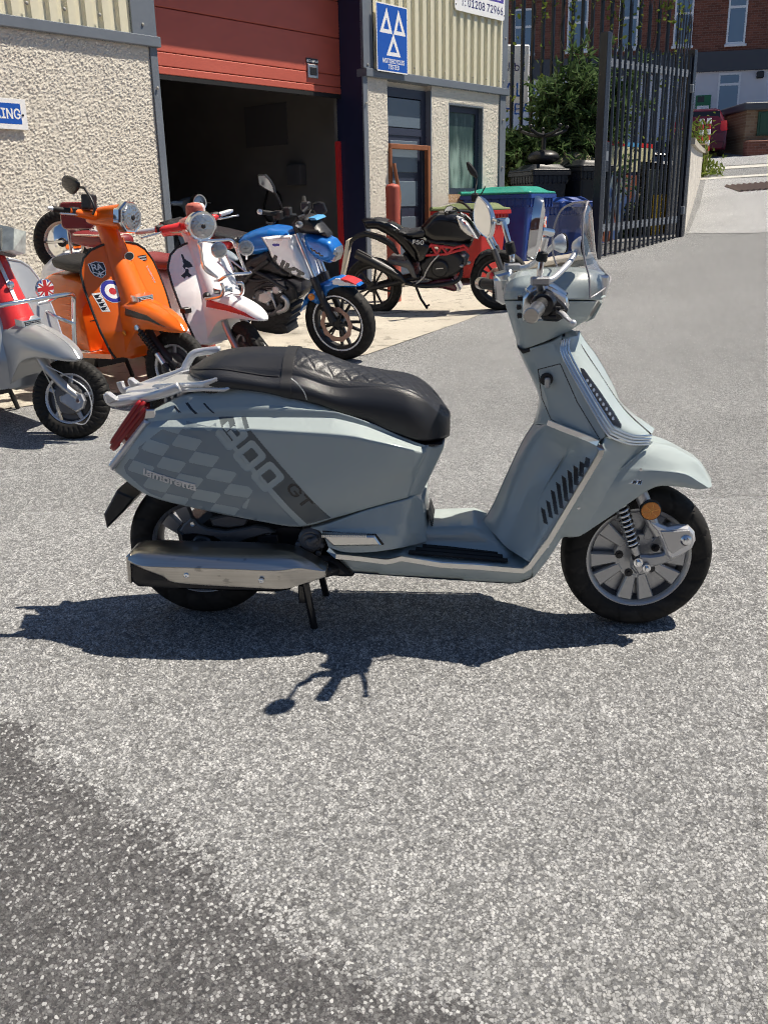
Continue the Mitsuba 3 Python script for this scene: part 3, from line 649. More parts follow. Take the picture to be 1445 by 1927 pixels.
# ------------------------------------------------------------------ palisade gate, back fence, bank, bins
GF = frame([2.9917, 13.2013, 0.7145],[[0.65137, 0.75876, 0.0], [-0.75876, 0.65137, 0.0], [0.0, 0.0, 1.0]])
mat('fence_navy', base_color=(.010, .012, .020), roughness=.35, specular=.5)
mat('fence_edge', base_color=(.16, .18, .21), roughness=.5)
A_arr = np.asarray
def pale(h, w=.066, z0=0.):
    ms = []
    for a, b, y0, y1, top in ((-.5, -.17, .014, -.004, .0), (-.17, .17, -.004, -.004, -.03), (.17, .5, -.004, .014, .0)):
        x0, x1 = a * w, b * w; xm = {-.5: x0, -.17: (x0 + x1) / 2, .17: x1}[a]; t = .0035; zt = h + top
        p = [(x0, y0, z0), (x1, y1, z0), (x1, y1, zt - .07), (xm, (y0 if xm == x0 else y1 if xm == x1 else (y0 + y1) / 2) - (.012 if a != -.17 else 0), zt), (x0, y0, zt - .07)]
        p = np.array(p); q = p + [0, t, 0]; n = 5; i = np.arange(n); j = (i + 1) % n
        ms.append((np.vstack([p, q]), np.vstack([[[0, 1, 2], [0, 2, 4], [4, 2, 3]], [[7, 6, 5], [9, 7, 5], [8, 7, 9]], np.stack([i, i + n, j], 1), np.stack([j, i + n, j + n], 1)])))
    return cat(ms)
gt = thing('palisade_gate', 'tall dark steel palisade gate standing open beside the bins', 'gate')
GL = 2.75
put(gt, 'post', box(-.055, .055, -.055, .055, -.4, 2.83, .004), 'fence_navy', GF); put(gt, 'post_edge', box(.0565, .0665, -.05, .05, -.4, 2.82), 'fence_edge', GF)
put(gt, 'post', box(GL - .05, GL + .05, -.05, .05, -.1, 2.90, .004), 'fence_navy', GF); put(gt, 'post_edge', box(GL + .0515, GL + .0605, -.045, .045, -.1, 2.89), 'fence_edge', GF)
for z0_, z1_ in ((2.44, 2.52), (.36, .43)): put(gt, 'rail', hull([(x, y, z) for y in (0, .045) for x, z in ((.07, z0_), (.07, z0_ + .10), (GL - .05, z1_), (GL - .05, z1_ + .10))]), 'fence_edge', GF, False)
PALE = None
for k in range(18):
    x = .125 + k * (GL - .22) / 17; to = T(GF.m.tolist()) @ T().translate([x, -.018 + .003 * math.sin(k * 2.1), .03 + .13 * k / 17 + .006 * math.sin(k * 3.7)]) @ T().rotate([0, 1, 0], .25 * math.sin(k * 5.3))
    if PALE is None: PALE = put(gt, 'pale', pale(2.70), 'fence_navy'); scene[PALE]['to_world'] = to
    else: again(gt + '__pale', PALE, to)
lk = put(gt, 'lock_box', box(.09, .21, -.02, .06, 1.14, 1.52, .006), 'fence_navy', GF); put(gt, 'keyhole_plate', box(.12, .18, -.026, -.02, 1.28, 1.40, .002), 'fence_edge', GF)
for z_ in (.55, 2.3): put(gt, 'hinge', box(GL - .09, GL - .04, -.075, -.02, z_, z_ + .12, .008), 'fence_edge', GF)
bl = []
for k in range(18):
    for z in (2.49 + .08 * k / 17, .41 + .07 * k / 17): bl.append(ball((.125 + k * (GL - .22) / 17, -.022, z), .011, 1, (1, .6, 1)))
put(gt, 'bolt', cat(bl), 'fence_edge', GF, smooth=True, kind='stuff')

fn = thing('back_fence', 'tall dark palisade fence on the bank with creeper growing up it', 'fence')
A_, B_, C_ = np.array([2.0, 15.85]), np.array([4.9, 16.55]), np.array([5.38, 17.35])
def along(a, b, pitch, s=0.):
    d = b - a; L = np.linalg.norm(d); d = d / L; return [(a + d * t, math.atan2(d[1], d[0])) for t in np.arange(s, L, pitch)]
spots = along(A_, B_, .166) + along(B_, C_, .17, .05)
PB = None
for (q, az) in spots:
    tt = (q[0] - 2.05) / 3.8; to = T().translate([float(q[0]), float(q[1]), 2.0 - .25 * tt]) @ T().rotate([0, 0, 1], math.degrees(az))
    top = 3.05 - .45 * tt
    if PB is None: PB = put(fn, 'pale', pale(1.), 'fence_navy'); scene[PB]['to_world'] = to @ T().scale([1, 1, top])
    else: again(fn + '__pale', PB, to @ T().scale([1, 1, top]))
for a, b in ((A_, B_), (B_, C_)):
    for z in (.45, 2.95): put(fn, 'rail', tube([(*a, 1.95 + z), (*b, 1.75 + z)], .03, 4), 'fence_navy')
# the bank: an ivy-grown stone retaining wall with earth behind
def bankstone(p, n, uv):
    d1, d2, w = voronoi(p.x * 5.5, p.z * 8); return mix((.05, .042, .03), mix((.11, .092, .06), (.21, .18, .12), w), smoothstep(.02, .16, d2 - d1)) * (.7 + .5 * fbm(p.x * 20, p.y * 20, p.z * 20, 3))
bumped('bank_stone', .02, lambda p, n, uv: smoothstep(.0, .25, voronoi(p.x * 5.5, p.z * 8)[1] - voronoi(p.x * 5.5, p.z * 8)[0]), 4e-3, base_color=proc(bankstone), roughness=.95)
bk = thing('retaining_wall', 'dark stone retaining wall with ivy behind the bins', 'wall')
wl = []
xs = np.arange(1.7, 4.95, .12)
def bank_y(x): return np.where(x < 5.0, 15.45 + .22 * (x - 1.8), 16.1 + 1.1 * (x - 5.0))
X, Z = np.meshgrid(xs, np.linspace(0, 1, 18), indexing='ij'); top = 2.35 - .12 * (X - 1.7)
q = np.stack([X * 3, Z * 7, 0 * X], -1); Yb = bank_y(X) - .22 * meshkit.fbm(q, 3, 4) + .25 * Z
v = np.column_stack([X.ravel(), Yb.ravel(), (.3 + (top - .3) * Z).ravel()]); n_, m_ = X.shape; i = (np.arange(n_ - 1)[:, None] * m_ + np.arange(m_ - 1)).ravel()
put(bk, 'face', (v, np.vstack([np.stack([i, i + m_, i + m_ + 1], 1), np.stack([i, i + m_ + 1, i + 1], 1)])), 'bank_stone', smooth=True)
mat('earth', base_color=(.09, .07, .045), roughness=1.)
ex = np.concatenate([np.arange(1.6, 5.3, .3)]); X, Yv = np.meshgrid(ex, np.linspace(0, 1, 9), indexing='ij')
v = np.column_stack([X.ravel(), (bank_y(X) + .05 + Yv * 3.5).ravel(), (2.36 - .12 * (X - 1.7) + .10 * Yv + .1 * meshkit.fbm(np.stack([X * 2, Yv * 5, X * 0], -1), 3)).ravel()]); n_, m_ = X.shape
i = (np.arange(n_ - 1)[:, None] * m_ + np.arange(m_ - 1)).ravel()
struct('bank', (v, np.vstack([np.stack([i, i + m_, i + m_ + 1], 1), np.stack([i, i + m_ + 1, i + 1], 1)])), 'earth', 'earth bank behind the retaining wall', smooth=True)
scene['leaf_shrub'] = {'type': 'principledthin', 'base_color': proc(lambda p, n, uv: mix((.045, .10, .030), (.17, .24, .11), noise(p.x * 9, p.y * 9, p.z * 9))), 'roughness': .36, 'diff_trans': .55, 'eta': 1.5}
mat('leaf_ivy', base_color=proc(lambda p, n, uv: mix((.016, .034, .010), (.07, .085, .025), fbm(p.x * 6, p.y * 6, p.z * 6, 3))), roughness=.5)
scene['leaf_fresh'] = {'type': 'principledthin', 'base_color': proc(lambda p, n, uv: mix((.09, .15, .025), (.22, .26, .06), noise(p.x * 12, p.y * 12, p.z * 12))), 'roughness': .45, 'diff_trans': .6, 'eta': 1.5}
mat('bark', base_color=(.07, .05, .035), roughness=.95)
def leaves(c, d, L, wd, curl=.25):
    """Lens-shaped leaves: base points c, directions d, lengths L; folded along the midrib."""
    n = len(c); d = d / np.linalg.norm(d, axis=1, keepdims=True); r = RNG.normal(size=(n, 3)); s = np.cross(d, r); s /= np.linalg.norm(s, axis=1, keepdims=True); u = np.cross(s, d)
    L = np.broadcast_to(L, (n,))[:, None]; w = L * wd
    P = [c, c + d * L * .35 + s * w * .5 + u * L * .06, c + d * L * .4 - u * L * .02, c + d * L * .35 - s * w * .5 + u * L * .06, c + d * L * .75 + s * w * .33 - u * L * curl * .3, c + d * L * .75 - s * w * .33 - u * L * curl * .3, c + d * L - u * L * curl]
    v = np.stack(P, 1).reshape(-1, 3); f = np.array([[0, 1, 2], [0, 2, 3], [1, 4, 2], [2, 5, 3], [2, 4, 6], [2, 6, 5]])
    return v, (np.arange(n)[:, None, None] * 7 + f[None]).reshape(-1, 3)
sb = thing('leafy_shrub', 'large shrub with long pointed leaves spilling over the bank by the fence', 'shrub')
stems, lc, ld = [], [], []
for k in range(900):
    x = RNG.uniform(2.15, 3.7); b = np.array([x, 15.75 + .25 * RNG.random() + .1 * (x - 2), 2.1 + .75 * RNG.random()])
    out = np.array([np.clip(RNG.normal(0, .34), -.4, .4), -abs(RNG.normal(.22, .20)), RNG.uniform(-.1, 1.25)])
    if x < 2.75: out[2] = out[2] * .45 - .1; b[2] = min(b[2], 2.4)
    L = RNG.uniform(.5, 1.45); t = np.linspace(0, 1, 7)[:, None]; path = b + out * L * t + np.array([0, -.12, -.42]) * L * t ** 2
    stems.append(tube(path, np.linspace(.011, .003, 7), 5))
    for s_ in range(14):
        u_ = RNG.uniform(.18, 1.0); p = b + out * L * u_ + np.array([0, -.12, -.42]) * L * u_ ** 2
        for sg_ in (1, 2): lc.append(p + RNG.normal(0, .015, 3)); ld.append(RNG.normal(0, .75, 3) + out * .5 + np.array([0, -.25, -.15]))
put(sb, 'stem', cat(stems), 'bark', kind='stuff'); put(sb, 'crown', leaves(np.array(lc), np.array(ld), RNG.uniform(.09, .19, len(lc)), .30), 'leaf_shrub', kind='stuff')
def ivy(key, name, n, xr, zr, m, size=(.035, .07), yoff=.0):
    x = RNG.uniform(*xr, n); z = RNG.uniform(*zr, n); k = meshkit.fbm(np.stack([x * 2.2, z * 2.2, 0 * x], -1), 3, 8) > .40; x, z = x[k], z[k]; n = len(x)
    c = np.column_stack([x, bank_y(x) - .22 + .10 * z * .9 - .12 * RNG.random(n) + yoff, z]); d = np.column_stack([RNG.normal(0, .7, n), -.5 + RNG.normal(0, .4, n), RNG.normal(-.3, .6, n)])
    put(key, name, leaves(c, d, RNG.uniform(*size, n), .75, .1), m, kind='stuff')
iv = thing('ivy', 'dark ivy hanging over the retaining wall left of the gate', 'ivy'); ivy(iv, 'foliage', 5200, (1.75, 4.4), (.9, 2.3), 'leaf_ivy')
lo, dr_ = [], []
for (q, az) in spots:
    dens = RNG.choice([0, 10, 45, 80]) if q[0] < 5.0 else 3
    for k in range(dens):
        z = RNG.uniform(2.4, 5.1) if RNG.random() < .6 else RNG.uniform(4.2, 5.1); lo.append((q[0] + RNG.normal(0, .05), q[1] + RNG.normal(0, .05) - .02, z)); dr_.append(RNG.normal(0, .7, 3) + [0, -.3, -.3])
cr = thing('creeper', 'green creeper twining up the pales of the back fence', 'creeper')
put(cr, 'foliage', leaves(np.array(lo), np.array(dr_), RNG.uniform(.04, .10, len(lo)), .6, .15), 'leaf_fresh', kind='stuff')
put(cr, 'vine', cat([tube(curve([(q[0] + RNG.normal(0, .03), q[1] - .03, z) for z in np.arange(2.2, 5.2, .3)], 3), .007, 5) for q, az in spots[::3]]), 'bark', kind='stuff')
mat('dry_leaf', base_color=(.20, .16, .08), roughness=.9)

# low kerb wall in front of the bins
bumped('plinth_stone', .006, lambda p, n, uv: fbm(p.x * 40, p.y * 40, p.z * 40, 3), base_color=proc(lambda p, n, uv: mix((.12, .115, .10), (.24, .225, .19), fbm(p.x * 8, p.y * 8, p.z * 8, 4))), roughness=.95)
pw = thing('bin_plinth', 'low rough stone kerb wall with a concrete coping in front of the bins', 'wall')
pa, pb = gp(1.45, 11.72), gp(2.86, 12.70)
d = pb - pa; L_ = float(np.linalg.norm(d[:2])); az = math.atan2(d[1], d[0])
PF = frame([pa[0], pa[1], pa[2] - .02], [[math.cos(az), math.sin(az), d[2] / L_], [-math.sin(az), math.cos(az), 0], [0, 0, 1]])
put(pw, 'face', box(0, L_, 0, .22, -.3, .10, .01), 'plinth_stone', PF); put(pw, 'coping', box(-.03, L_, -.03, .26, .101, .17, .012), 'concrete', PF)

def bin_mesh(w, dp, h, taper=.80):
    def rect(s, z, r=.04): 
        q = np.asarray(sg.box(-dp * s / 2 + r, -w * s / 2 + r, dp * s / 2 - r, w * s / 2 - r).buffer(r, quad_segs=3).exterior.coords)[:-1]; return np.column_stack([q, np.full(len(q), z)])
    body = loft([rect(taper, .06), rect(taper + .01, .07), rect(.93, h * .80), rect(.985, h * .82), rect(.985, h * .90), rect(.98, h * .905)])
    rim = loft([rect(1.0, h * .905), rect(1.07, h * .91), rect(1.07, h * .955), rect(1.02, h * .96)])
    ribs = cat([box(dp * .47, dp * .505, y - .009, y + .009, h * .80, h * .90) for y in np.linspace(-w * .42, w * .42, 8)] )
    ribs = cat([ribs] + [box(x - .009, x + .009, -w * .505, -w * .465, h * .80, h * .90) for x in np.linspace(-dp * .4, dp * .4, 8)])
    def lr(s, sx, z, dx=0., r=.05):
        q = np.asarray(sg.box(-dp * sx / 2 + r, -w * s / 2 + r, dp * sx / 2 - r, w * s / 2 - r).buffer(r, quad_segs=3).exterior.coords)[:-1]; return np.column_stack([q + [dx, 0], np.full(len(q), z)])
    lid = loft([lr(1.06, 1.05, h * .962), lr(1.07, 1.06, h * .975), lr(1.04, 1.03, h * .99), lr(.93, .90, h * .998, -.01), lr(.72, .60, h * 1.045, .06), lr(.66, .52, h * 1.055, .06)])
    handle = cat([tube([(-dp * .56, -w * .42, h * .985), (-dp * .56, w * .42, h * .985)], .028, 10)] + [rod((-dp * .5, s * w * .36, h * .95), (-dp * .57, s * w * .36, h * .985), .022, 8) for s in (-1, 1)])
    wheels = [lathe([(.001, -.03), (.10, -.03), (.105, 0), (.10, .03), (.001, .03)], 20, (-dp * .36, s * w * .44, .10), (0, 1, 0)) for s in (-1, 1)]
    return body, rim, ribs, lid, handle, wheels
def wheelie_bin(x, y, az, w, dp, h, body_m, lid_m, label, dz=0., group=None):
    k = thing('wheelie_bin', label, 'wheelie bin', group); a = math.radians(az); f = frame(gp(x, y, dz), [[math.cos(a), math.sin(a), 0], [-math.sin(a), math.cos(a), 0], [0, 0, 1]])
    b, r, ri, li, ha, wh = bin_mesh(w, dp, h)
    put(k, 'body', b, body_m, f); put(k, 'rim', r, body_m, f); put(k, 'rib', ri, body_m, f, kind='stuff'); put(k, 'lid', li, lid_m, f, smooth=50); put(k, 'handle', ha, lid_m, f)
    for q in wh: put(k, 'wheel', q, 'rubber', f)
    return k, f
for nme, c, c2 in (('bin_blue', (.010, .035, .20), (.02, .07, .30)), ('bin_red', (.36, .010, .010), (.46, .02, .016)), ('bin_teal', (.01, .19, .14), (.03, .30, .23)), ('bin_olive', (.11, .14, .06), (.17, .20, .09)), ('bin_black', (.012, .014, .018), (.02, .022, .027))):
    mat(nme, base_color=proc((lambda a, b: lambda p, n, uv: mix(a, b, fbm(p.x * 5, p.y * 5, p.z * 3, 4)))(c, c2)), roughness=.42)
k1, f1 = wheelie_bin(1.70, 12.72, -38, .66, 1.0, 1.0, 'bin_blue', 'bin_teal', 'blue wheelie bin with a teal lid and an orange sticker', .0)
st = put(k1, 'sticker', (lambda m: m)(box(.474, .478, -.17, .19, .24, .68)), 'sticker_orange', f1)
mat('sticker_orange', base_color=proc(lambda p, n, uv: mix((.62, .10, .04), (.60, .58, .55), smoothstep(.60, .64, noise(p.x * 19 + p.y * 13, p.z * 17)) )), roughness=.4)
put(k1, 'lid_label', (lambda m: m)(box(-.16, .10, -.16, .20, 1.0555, 1.058)), 'lid_label_tan', f1); mat('lid_label_tan', base_color=(.62, .42, .24), roughness=.5)
k2, f2 = wheelie_bin(1.14, 11.9, -40, .60, .74, .88, 'bin_red', 'bin_olive', 'red wheelie bin with an olive lid behind the black motorcycle')
k3, f3 = wheelie_bin(2.62, 13.95, -60, .60, .72, .95, 'bin_blue', 'bin_blue', 'plain blue wheelie bin behind the flyscreen of the grey scooter', -.18)
k4, f4 = wheelie_bin(2.45, 14.85, -70, .62, .74, 1.10, 'bin_black', 'bin_black', 'black wheelie bin under the upturned chair base', .1)
k5, f5 = wheelie_bin(3.15, 15.0, -65, .58, .72, 1.10, 'bin_black', 'bin_black', 'black wheelie bin beside the gate post', .1)
# upturned office chair base on the black bin
ch = thing('chair_base', 'upturned five-legged office chair base on a black bin', 'chair base'); cf = frame(f4.o + [.05, -.05, 1.21], np.eye(3))
put(ch, 'seat_pad', ball((0, 0, .05), .24, 2, (1, 1, .45)), 'black_plastic', cf, smooth=True); put(ch, 'column', rod((0, 0, .1), (0, 0, .36), .035), 'dark_metal', cf)
for k in range(5):
    a = k * 2 * math.pi / 5 + .2; e = (math.cos(a), math.sin(a)); put(ch, 'leg', tube(curve([(0, 0, .35), (e[0] * .18, e[1] * .18, .37), (e[0] * .36, e[1] * .36, .43)], 4), [.03] * 4 + [.025] * 4 + [.018], 8), 'dark_metal', cf, smooth=True)
    put(ch, 'castor', ball((e[0] * .36, e[1] * .36, .47), .03, 1), 'black_plastic', cf, smooth=True)
bd = thing('boulder', 'pale rounded boulder beside the black bins', 'boulder')
b_ = trimesh.creation.icosphere(3, 1.); vv = np.asarray(b_.vertices); vv = vv * (1 + .3 * (meshkit.fbm(vv * 1.7 + 5, 3) - .5)[:, None]) * [.42, .3, .26] + gp(3.05, 15.35, 1.12)
mat('boulder_stone', base_color=proc(lambda p, n, uv: mix((.17, .15, .10), (.26, .235, .165), fbm(p.x * 9, p.y * 9, p.z * 9, 3))), roughness=.95); put(bd, 'stone', (vv, np.asarray(b_.faces)), 'boulder_stone', smooth=True)
# painted boards and crates stored behind the gate
def mural(p, n, uv):
    a = fbm(p.x * 4, p.y * 4, p.z * 4, 4); b = fbm(p.x * 7 + 9, p.y * 7, p.z * 5, 3)
    return mix(mix((.035, .075, .20), (.13, .17, .20), smoothstep(.45, .6, a)), (.17, .05, .025), smoothstep(.52, .6, b))
mat('mural_paint', base_color=proc(mural), roughness=.6); mat('cream_board', base_color=(.48, .47, .30), roughness=.6); mat('grey_board', base_color=(.17, .185, .15), roughness=.7); mat('yellow_board', base_color=(.60, .38, .03), roughness=.6); mat('sky_board', base_color=(.06, .26, .50), roughness=.5)
pbx = thing('painted_cabinet', 'cabinet painted with a blue and brown mural under a cream panel, behind the gate', 'cabinet')
pq = A_arr([(1.872,.9,1.21),(3.481,.9,1.235),(1.823,.9,1.651),(3.404,.9,1.728),(1.966,.9,.374),(3.379,.9,.449)])
bx0, bx1, bz, bt = pq[0][0], pq[1][0], pq[0][2], pq[2][2]
put(pbx, 'body', box(bx0, bx1 - .05, .9, 1.5, .05, bz, .01), 'mural_paint', GF); put(pbx, 'panel', box(bx0 - .02, bx1, .88, .93, bz + .003, bt - .06, .006), 'cream_board', GF)
for a_, b_, m_ in ((0, .40, 'paint_red'), (.40, .70, 'sky_board'), (.71, 1.0, 'paint_red')): put(pbx, 'trim', box(bx0 + a_ * (bx1 - bx0), bx0 + b_ * (bx1 - bx0), .878, .93, bt - .057, bt + .01 * a_), m_, GF)
for a_ in (.25, .32, .52): put(pbx, 'panel_mark', box(bx0 + a_ * 1.2, bx0 + a_ * 1.2 + .035, .876, .879, bz + .12, bz + .12 + .5 * a_ + .05), 'dark_metal', GF)
words = on_wall(extrude(letters('B', .14, True), .003)); put(pbx, 'lettering', (words[0] + [bx0 + .04, .899, bz - .20], words[1]), 'sign_white', GF, smooth=False)
gq = A_arr([(2.874,.6,1.246),(3.598,.6,1.258),(2.936,.6,.348),(2.857,.6,.859),(3.502,.6,.858),(2.994,.6,.363)])
gb = thing('grey_board', 'grey green board leaning behind the right half of the gate', 'board'); put(gb, 'panel', box(gq[0][0], gq[1][0], .6, .65, .15, gq[0][2], .006), 'grey_board', GF)
yb = thing('yellow_board', 'yellow board propped low behind the gate', 'board'); put(yb, 'panel', box(gq[3][0], gq[4][0], .50, .54, .18, gq[3][2], .006), 'yellow_board', GF)
sbx = thing('blue_board', 'narrow bright blue board beside the painted cabinet', 'board'); put(sbx, 'panel', box(bx1 - .04, bx1 + .08, .8, .84, .1, bz - .02, .006), 'sky_board', GF)

# ------------------------------------------------------------------ wall up the lane, rear building, car, posts, kiosk
lw = thing('lane_wall', 'low pale block wall with a sloping coping running up the lane', 'wall')
mat('block_pale', base_color=proc(lambda p, n, uv: mix((.30, .28, .25), (.52, .49, .44), fbm(p.x * 3, p.y * 3, p.z * 5, 4))), roughness=.9)
a, b = gp(4.98, 15.65), gp(8.5, 25.7)
n_ = 9
for k in range(n_):
    p0, p1 = a + (b - a) * k / n_, a + (b - a) * (k + .985) / n_; p0[2], p1[2] = gz(p0[0], p0[1]), gz(p1[0], p1[1])
    h0 = 1.35 - .80 * k / n_; h1 = 1.35 - .80 * (k + 1) / n_; s = np.array([-.26, .08, 0])
    put(lw, 'block', hull([p0 + [0, 0, -.2], p1 + [0, 0, -.2], p0 + [0, 0, h0], p1 + [0, 0, h1], p0 + s + [0, 0, -.2], p1 + s + [0, 0, -.2], p0 + s + [0, 0, h0], p1 + s + [0, 0, h1]]), 'block_pale', smooth=False)
    o_ = np.array([.05, -.015, 0]); put(lw, 'coping', hull([p0 + o_ + [0, 0, h0 + .003], p1 + o_ + [0, 0, h1 + .003], p0 + o_ + [0, 0, h0 + .10], p1 + o_ + [0, 0, h1 + .10], p0 + s - o_ + [0, 0, h0 + .003], p1 + s - o_ + [0, 0, h1 + .003], p0 + s - o_ + [0, 0, h0 + .10], p1 + s - o_ + [0, 0, h1 + .10]]), 'concrete', smooth=False)
RF = frame([12.8766, 35.9722, 0.0],[[0.98481, -0.17365, 0.0], [0.17365, 0.98481, 0.0], [0.0, 0.0, 1.0]])
def brick(p, n, uv):
    x = p.x / .225; z = p.z / .075; r = dr.floor(z); x = x + .5 * (r - 2 * dr.floor(r / 2)); fx = x - dr.floor(x); fz = z - r
    m = smoothstep(.0, .045, dr.minimum(fx, 1 - fx)) * smoothstep(.0, .13, dr.minimum(fz, 1 - fz)); k = cell_rand(x, r, 5)
    return mix((.20, .15, .125), mix((.115, .038, .026), (.20, .068, .045), k), m)
mat('brick_red', base_color=proc(brick), roughness=.9)
def brick2(p, n, uv): 
    z = p.z / .085; x = p.x / .24; r = dr.floor(z); x = x + .5 * (r - 2 * dr.floor(r / 2)); fx = x - dr.floor(x); fz = z - r
    m = smoothstep(.0, .05, dr.minimum(fx, 1 - fx)) * smoothstep(.0, .14, dr.minimum(fz, 1 - fz)); k = cell_rand(x, r, 5)
    return mix((.24, .20, .15), mix((.16, .095, .055), (.25, .17, .11), k), m)
mat('brick_brown', base_color=proc(brick2), roughness=.9)
mat('render_white', base_color=proc(lambda p, n, uv: mix((.56, .57, .62), (.64, .65, .70), fbm(p.x, p.y, p.z, 3))), roughness=.8); mat('band_slate', base_color=(.055, .06, .075), roughness=.6); mat('frame_white', base_color=(.72, .73, .76), roughness=.4)
mat('pane_far', base_color=(.10, .16, .24), roughness=.08, specular=.9, clearcoat=1.)
rb = thing('rear_building', 'red brick building over a white ground floor beyond the lane', 'building')
R0 = [(-1.543,0,6.51),(.96,0,6.567),(-1.495,0,5.906),(1.03,0,5.885),(.168,0,3.61),(.186,0,3.412),(-.482,0,6.751),(.031,0,8.111),(-.423,0,4.253),(.216,0,4.266),(-.672,0,5.854),(.136,0,5.889),(-1.405,0,4.322),(-.952,0,5.083)]
zb, zt = (R0[0][2] + R0[1][2]) / 2, (R0[2][2] + R0[3][2]) / 2; zw = R0[4][2]
put(rb, 'wall', box(-16, 10, 0, .3, zb, 15.), 'brick_red', RF, label='red brick upper wall'); put(rb, 'fascia', box(-16, 10, -.12, .3, zt, zb - .003), 'band_slate', RF)
put(rb, 'wall', box(-16, 10, .0, .3, zw, zt - .003), 'render_white', RF, label='white ground floor wall'); put(rb, 'plinth', box(-16, 10, -.02, .3, zw - 2.5, zw - .003), 'band_slate', RF)
def rwin(x0, x1, z0, z1, bars=(), m='frame_white', y=-.03):
    w = put(rb, 'window', cat([box(x0, x1, y, .02, z0, z0 + .07), box(x0, x1, y, .02, z1 - .07, z1), box(x0, x0 + .06, y, .02, z0 + .07, z1 - .07), box(x1 - .06, x1, y, .02, z0 + .07, z1 - .07)] + [box(x0 + .06, x1 - .06, y, .02, b - .04, b + .04) for b in bars]), m, RF)
    zs = [z0 + .07, *[q for b in bars for q in (b - .04, b + .04)], z1 - .07]
    for a_, b_ in zip(zs[::2], zs[1::2]): put(w, 'pane', box(x0 + .06, x1 - .06, y + .012, .01, a_, b_), 'pane_far', RF)
    put(rb, 'window_sill', box(x0 - .05, x1 + .05, y - .08, .02, z0 - .08, z0 - .003), m, RF)
rx0, rx1, rz0 = R0[6][0], [(.156,0,6.806)][0][0], R0[6][2]
rwin(rx0, rx1, rz0, rz0 + 2.0, [[(-.233,0,7.927)][0][2]])
rwin(R0[10][0] + .05, R0[11][0], R0[8][2], R0[10][2] - .02, [[(-.275,0,5.457)][0][2]])
put(rb, 'ledge', box(R0[8][0], R0[9][0], -.06, .0, R0[8][2] - .30, R0[8][2] - .12), 'band_slate', RF)
rwin(*[[(-2.287,0,6.715),(-1.648,0,6.686)][k][0] for k in (0, 1)], rz0 + .02, rz0 + 2.0, [[(-2.096,0,7.806)][0][2]])
rwin(*[[(-4.189,0,6.801),(-3.521,0,6.771)][k][0] for k in (0, 1)], rz0 + .02, rz0 + 2.0, [[(-3.912,0,7.762)][0][2]])
rwin(*[[(-5.993,0,6.884),(-5.275,0,6.851)][k][0] for k in (0, 1)], rz0 + .02, rz0 + 1.7, [[(-5.669,0,7.697)][0][2]])
rwin(*[[(-7.903,0,6.971),(-7.173,0,6.937)][k][0] for k in (0, 1)], rz0 + .02, rz0 + 1.5, [[(-7.555,0,7.651)][0][2]])
put(rb, 'soffit', box(-16, 3.0, -.6, 0, rz0 + 2.3, rz0 + 2.8), 'band_slate', RF)
lp = put(rb, 'wall_lamp', box(*[[(.653,0,5.73),(.897,0,5.617)][k][0] for k in (0, 1)], -.14, -.001, [(.665,0,5.609)][0][2], [(.643,0,5.833)][0][2], .03), 'dark_metal', RF)
nb = thing('notice_board', 'green and black framed notice board on the white wall', 'notice board')
q0, q1 = R0[13], R0[12]; NX0, NX1, NZ0, NZ1 = [(-1.35,0,4.551)][0][0], [(-.832,0,4.533)][0][0], [(-1.35,0,4.551)][0][2], [(-.883,0,5.133)][0][2]
mat('board_green', base_color=(.02, .16, .07), roughness=.5)
put(nb, 'frame', box(NX0, NX1, -.06, -.001, NZ0, NZ1, .01), 'board_green', RF); put(nb, 'poster', box(NX0 + .05, NX1 - .05, -.068, -.061, NZ0 + .06, NZ0 + .40 * (NZ1 - NZ0)), 'sign_white', RF); put(nb, 'poster', box(NX0 + .05, NX0 + .55 * (NX1 - NX0), -.068, -.061, NZ0 + .6 * (NZ1 - NZ0), NZ1 - .04), 'decal_black', RF)
# white hoarding with blue lettering, seen between the pales at left
hb = thing('white_hoarding', 'white board with blue lettering behind the fence at the building corner', 'hoarding')
hF = frame([0, 17.3, 0], [[.985, .17, 0], [-.17, .985, 0], [0, 0, 1]])
hq = A_arr([(2.267,17.3,4.112),(2.754,17.3,4.029),(2.283,17.3,3.347)])
hx0, hx1, hz0, hz1 = hq[0][0] - .6, hq[1][0], hq[2][2] - .3, hq[0][2]
put(hb, 'board', box(hx0, hx1, 0, .05, hz0, hz1, .02), 'sign_white', hF)
for s, dx, dz, h, c in (('Urba', -.02, -.42, .13, 'sign_navy'), ('AL M', .0, -.83, .22, 'sign_blue'), ('HEA', .0, -1.12, .18, 'sign_blue')):
    m = on_wall(extrude(letters(s, h), .004)); put(hb, 'lettering', (m[0] + [hx0 + .62 + dx, -.004, hz1 + dz], m[1]), c, hF, smooth=False)
# striped posts
mat('stripe_red', base_color=(.45, .03, .03), roughness=.5); mat('old_stone', base_color=(.20, .15, .085), roughness=.95)
for i, (px_, py_) in enumerate(((9.15, 28.0), (9.42, 28.2))):
    sp = thing('striped_post', ['red and white striped post, the left one of the pair', 'red and white striped post, the right one of the pair'][i], 'post', 'striped posts at the end of the lane wall'); f = frame(gp(px_, py_), np.eye(3))
    for k in range(6): put(sp, 'band', lathe([(.065, .42 + k * .145), (.065, .42 + (k + 1) * .145 - .001)], 12), 'stripe_red' if k % 2 == 0 else 'sign_white', f)
    put(sp, 'post', rod((0, 0, -.1), (0, 0, .419), .06), 'old_stone', f)
pp = thing('stone_pier', 'short stained stone pier at the end of the lane wall', 'pier'); put(pp, 'block', box(8.55, 8.85, 26.4, 26.7, 1.9, 2.95, .03), 'old_stone')
wd = thing('weed_clump', 'green weeds growing at the foot of the lane wall', 'weeds')
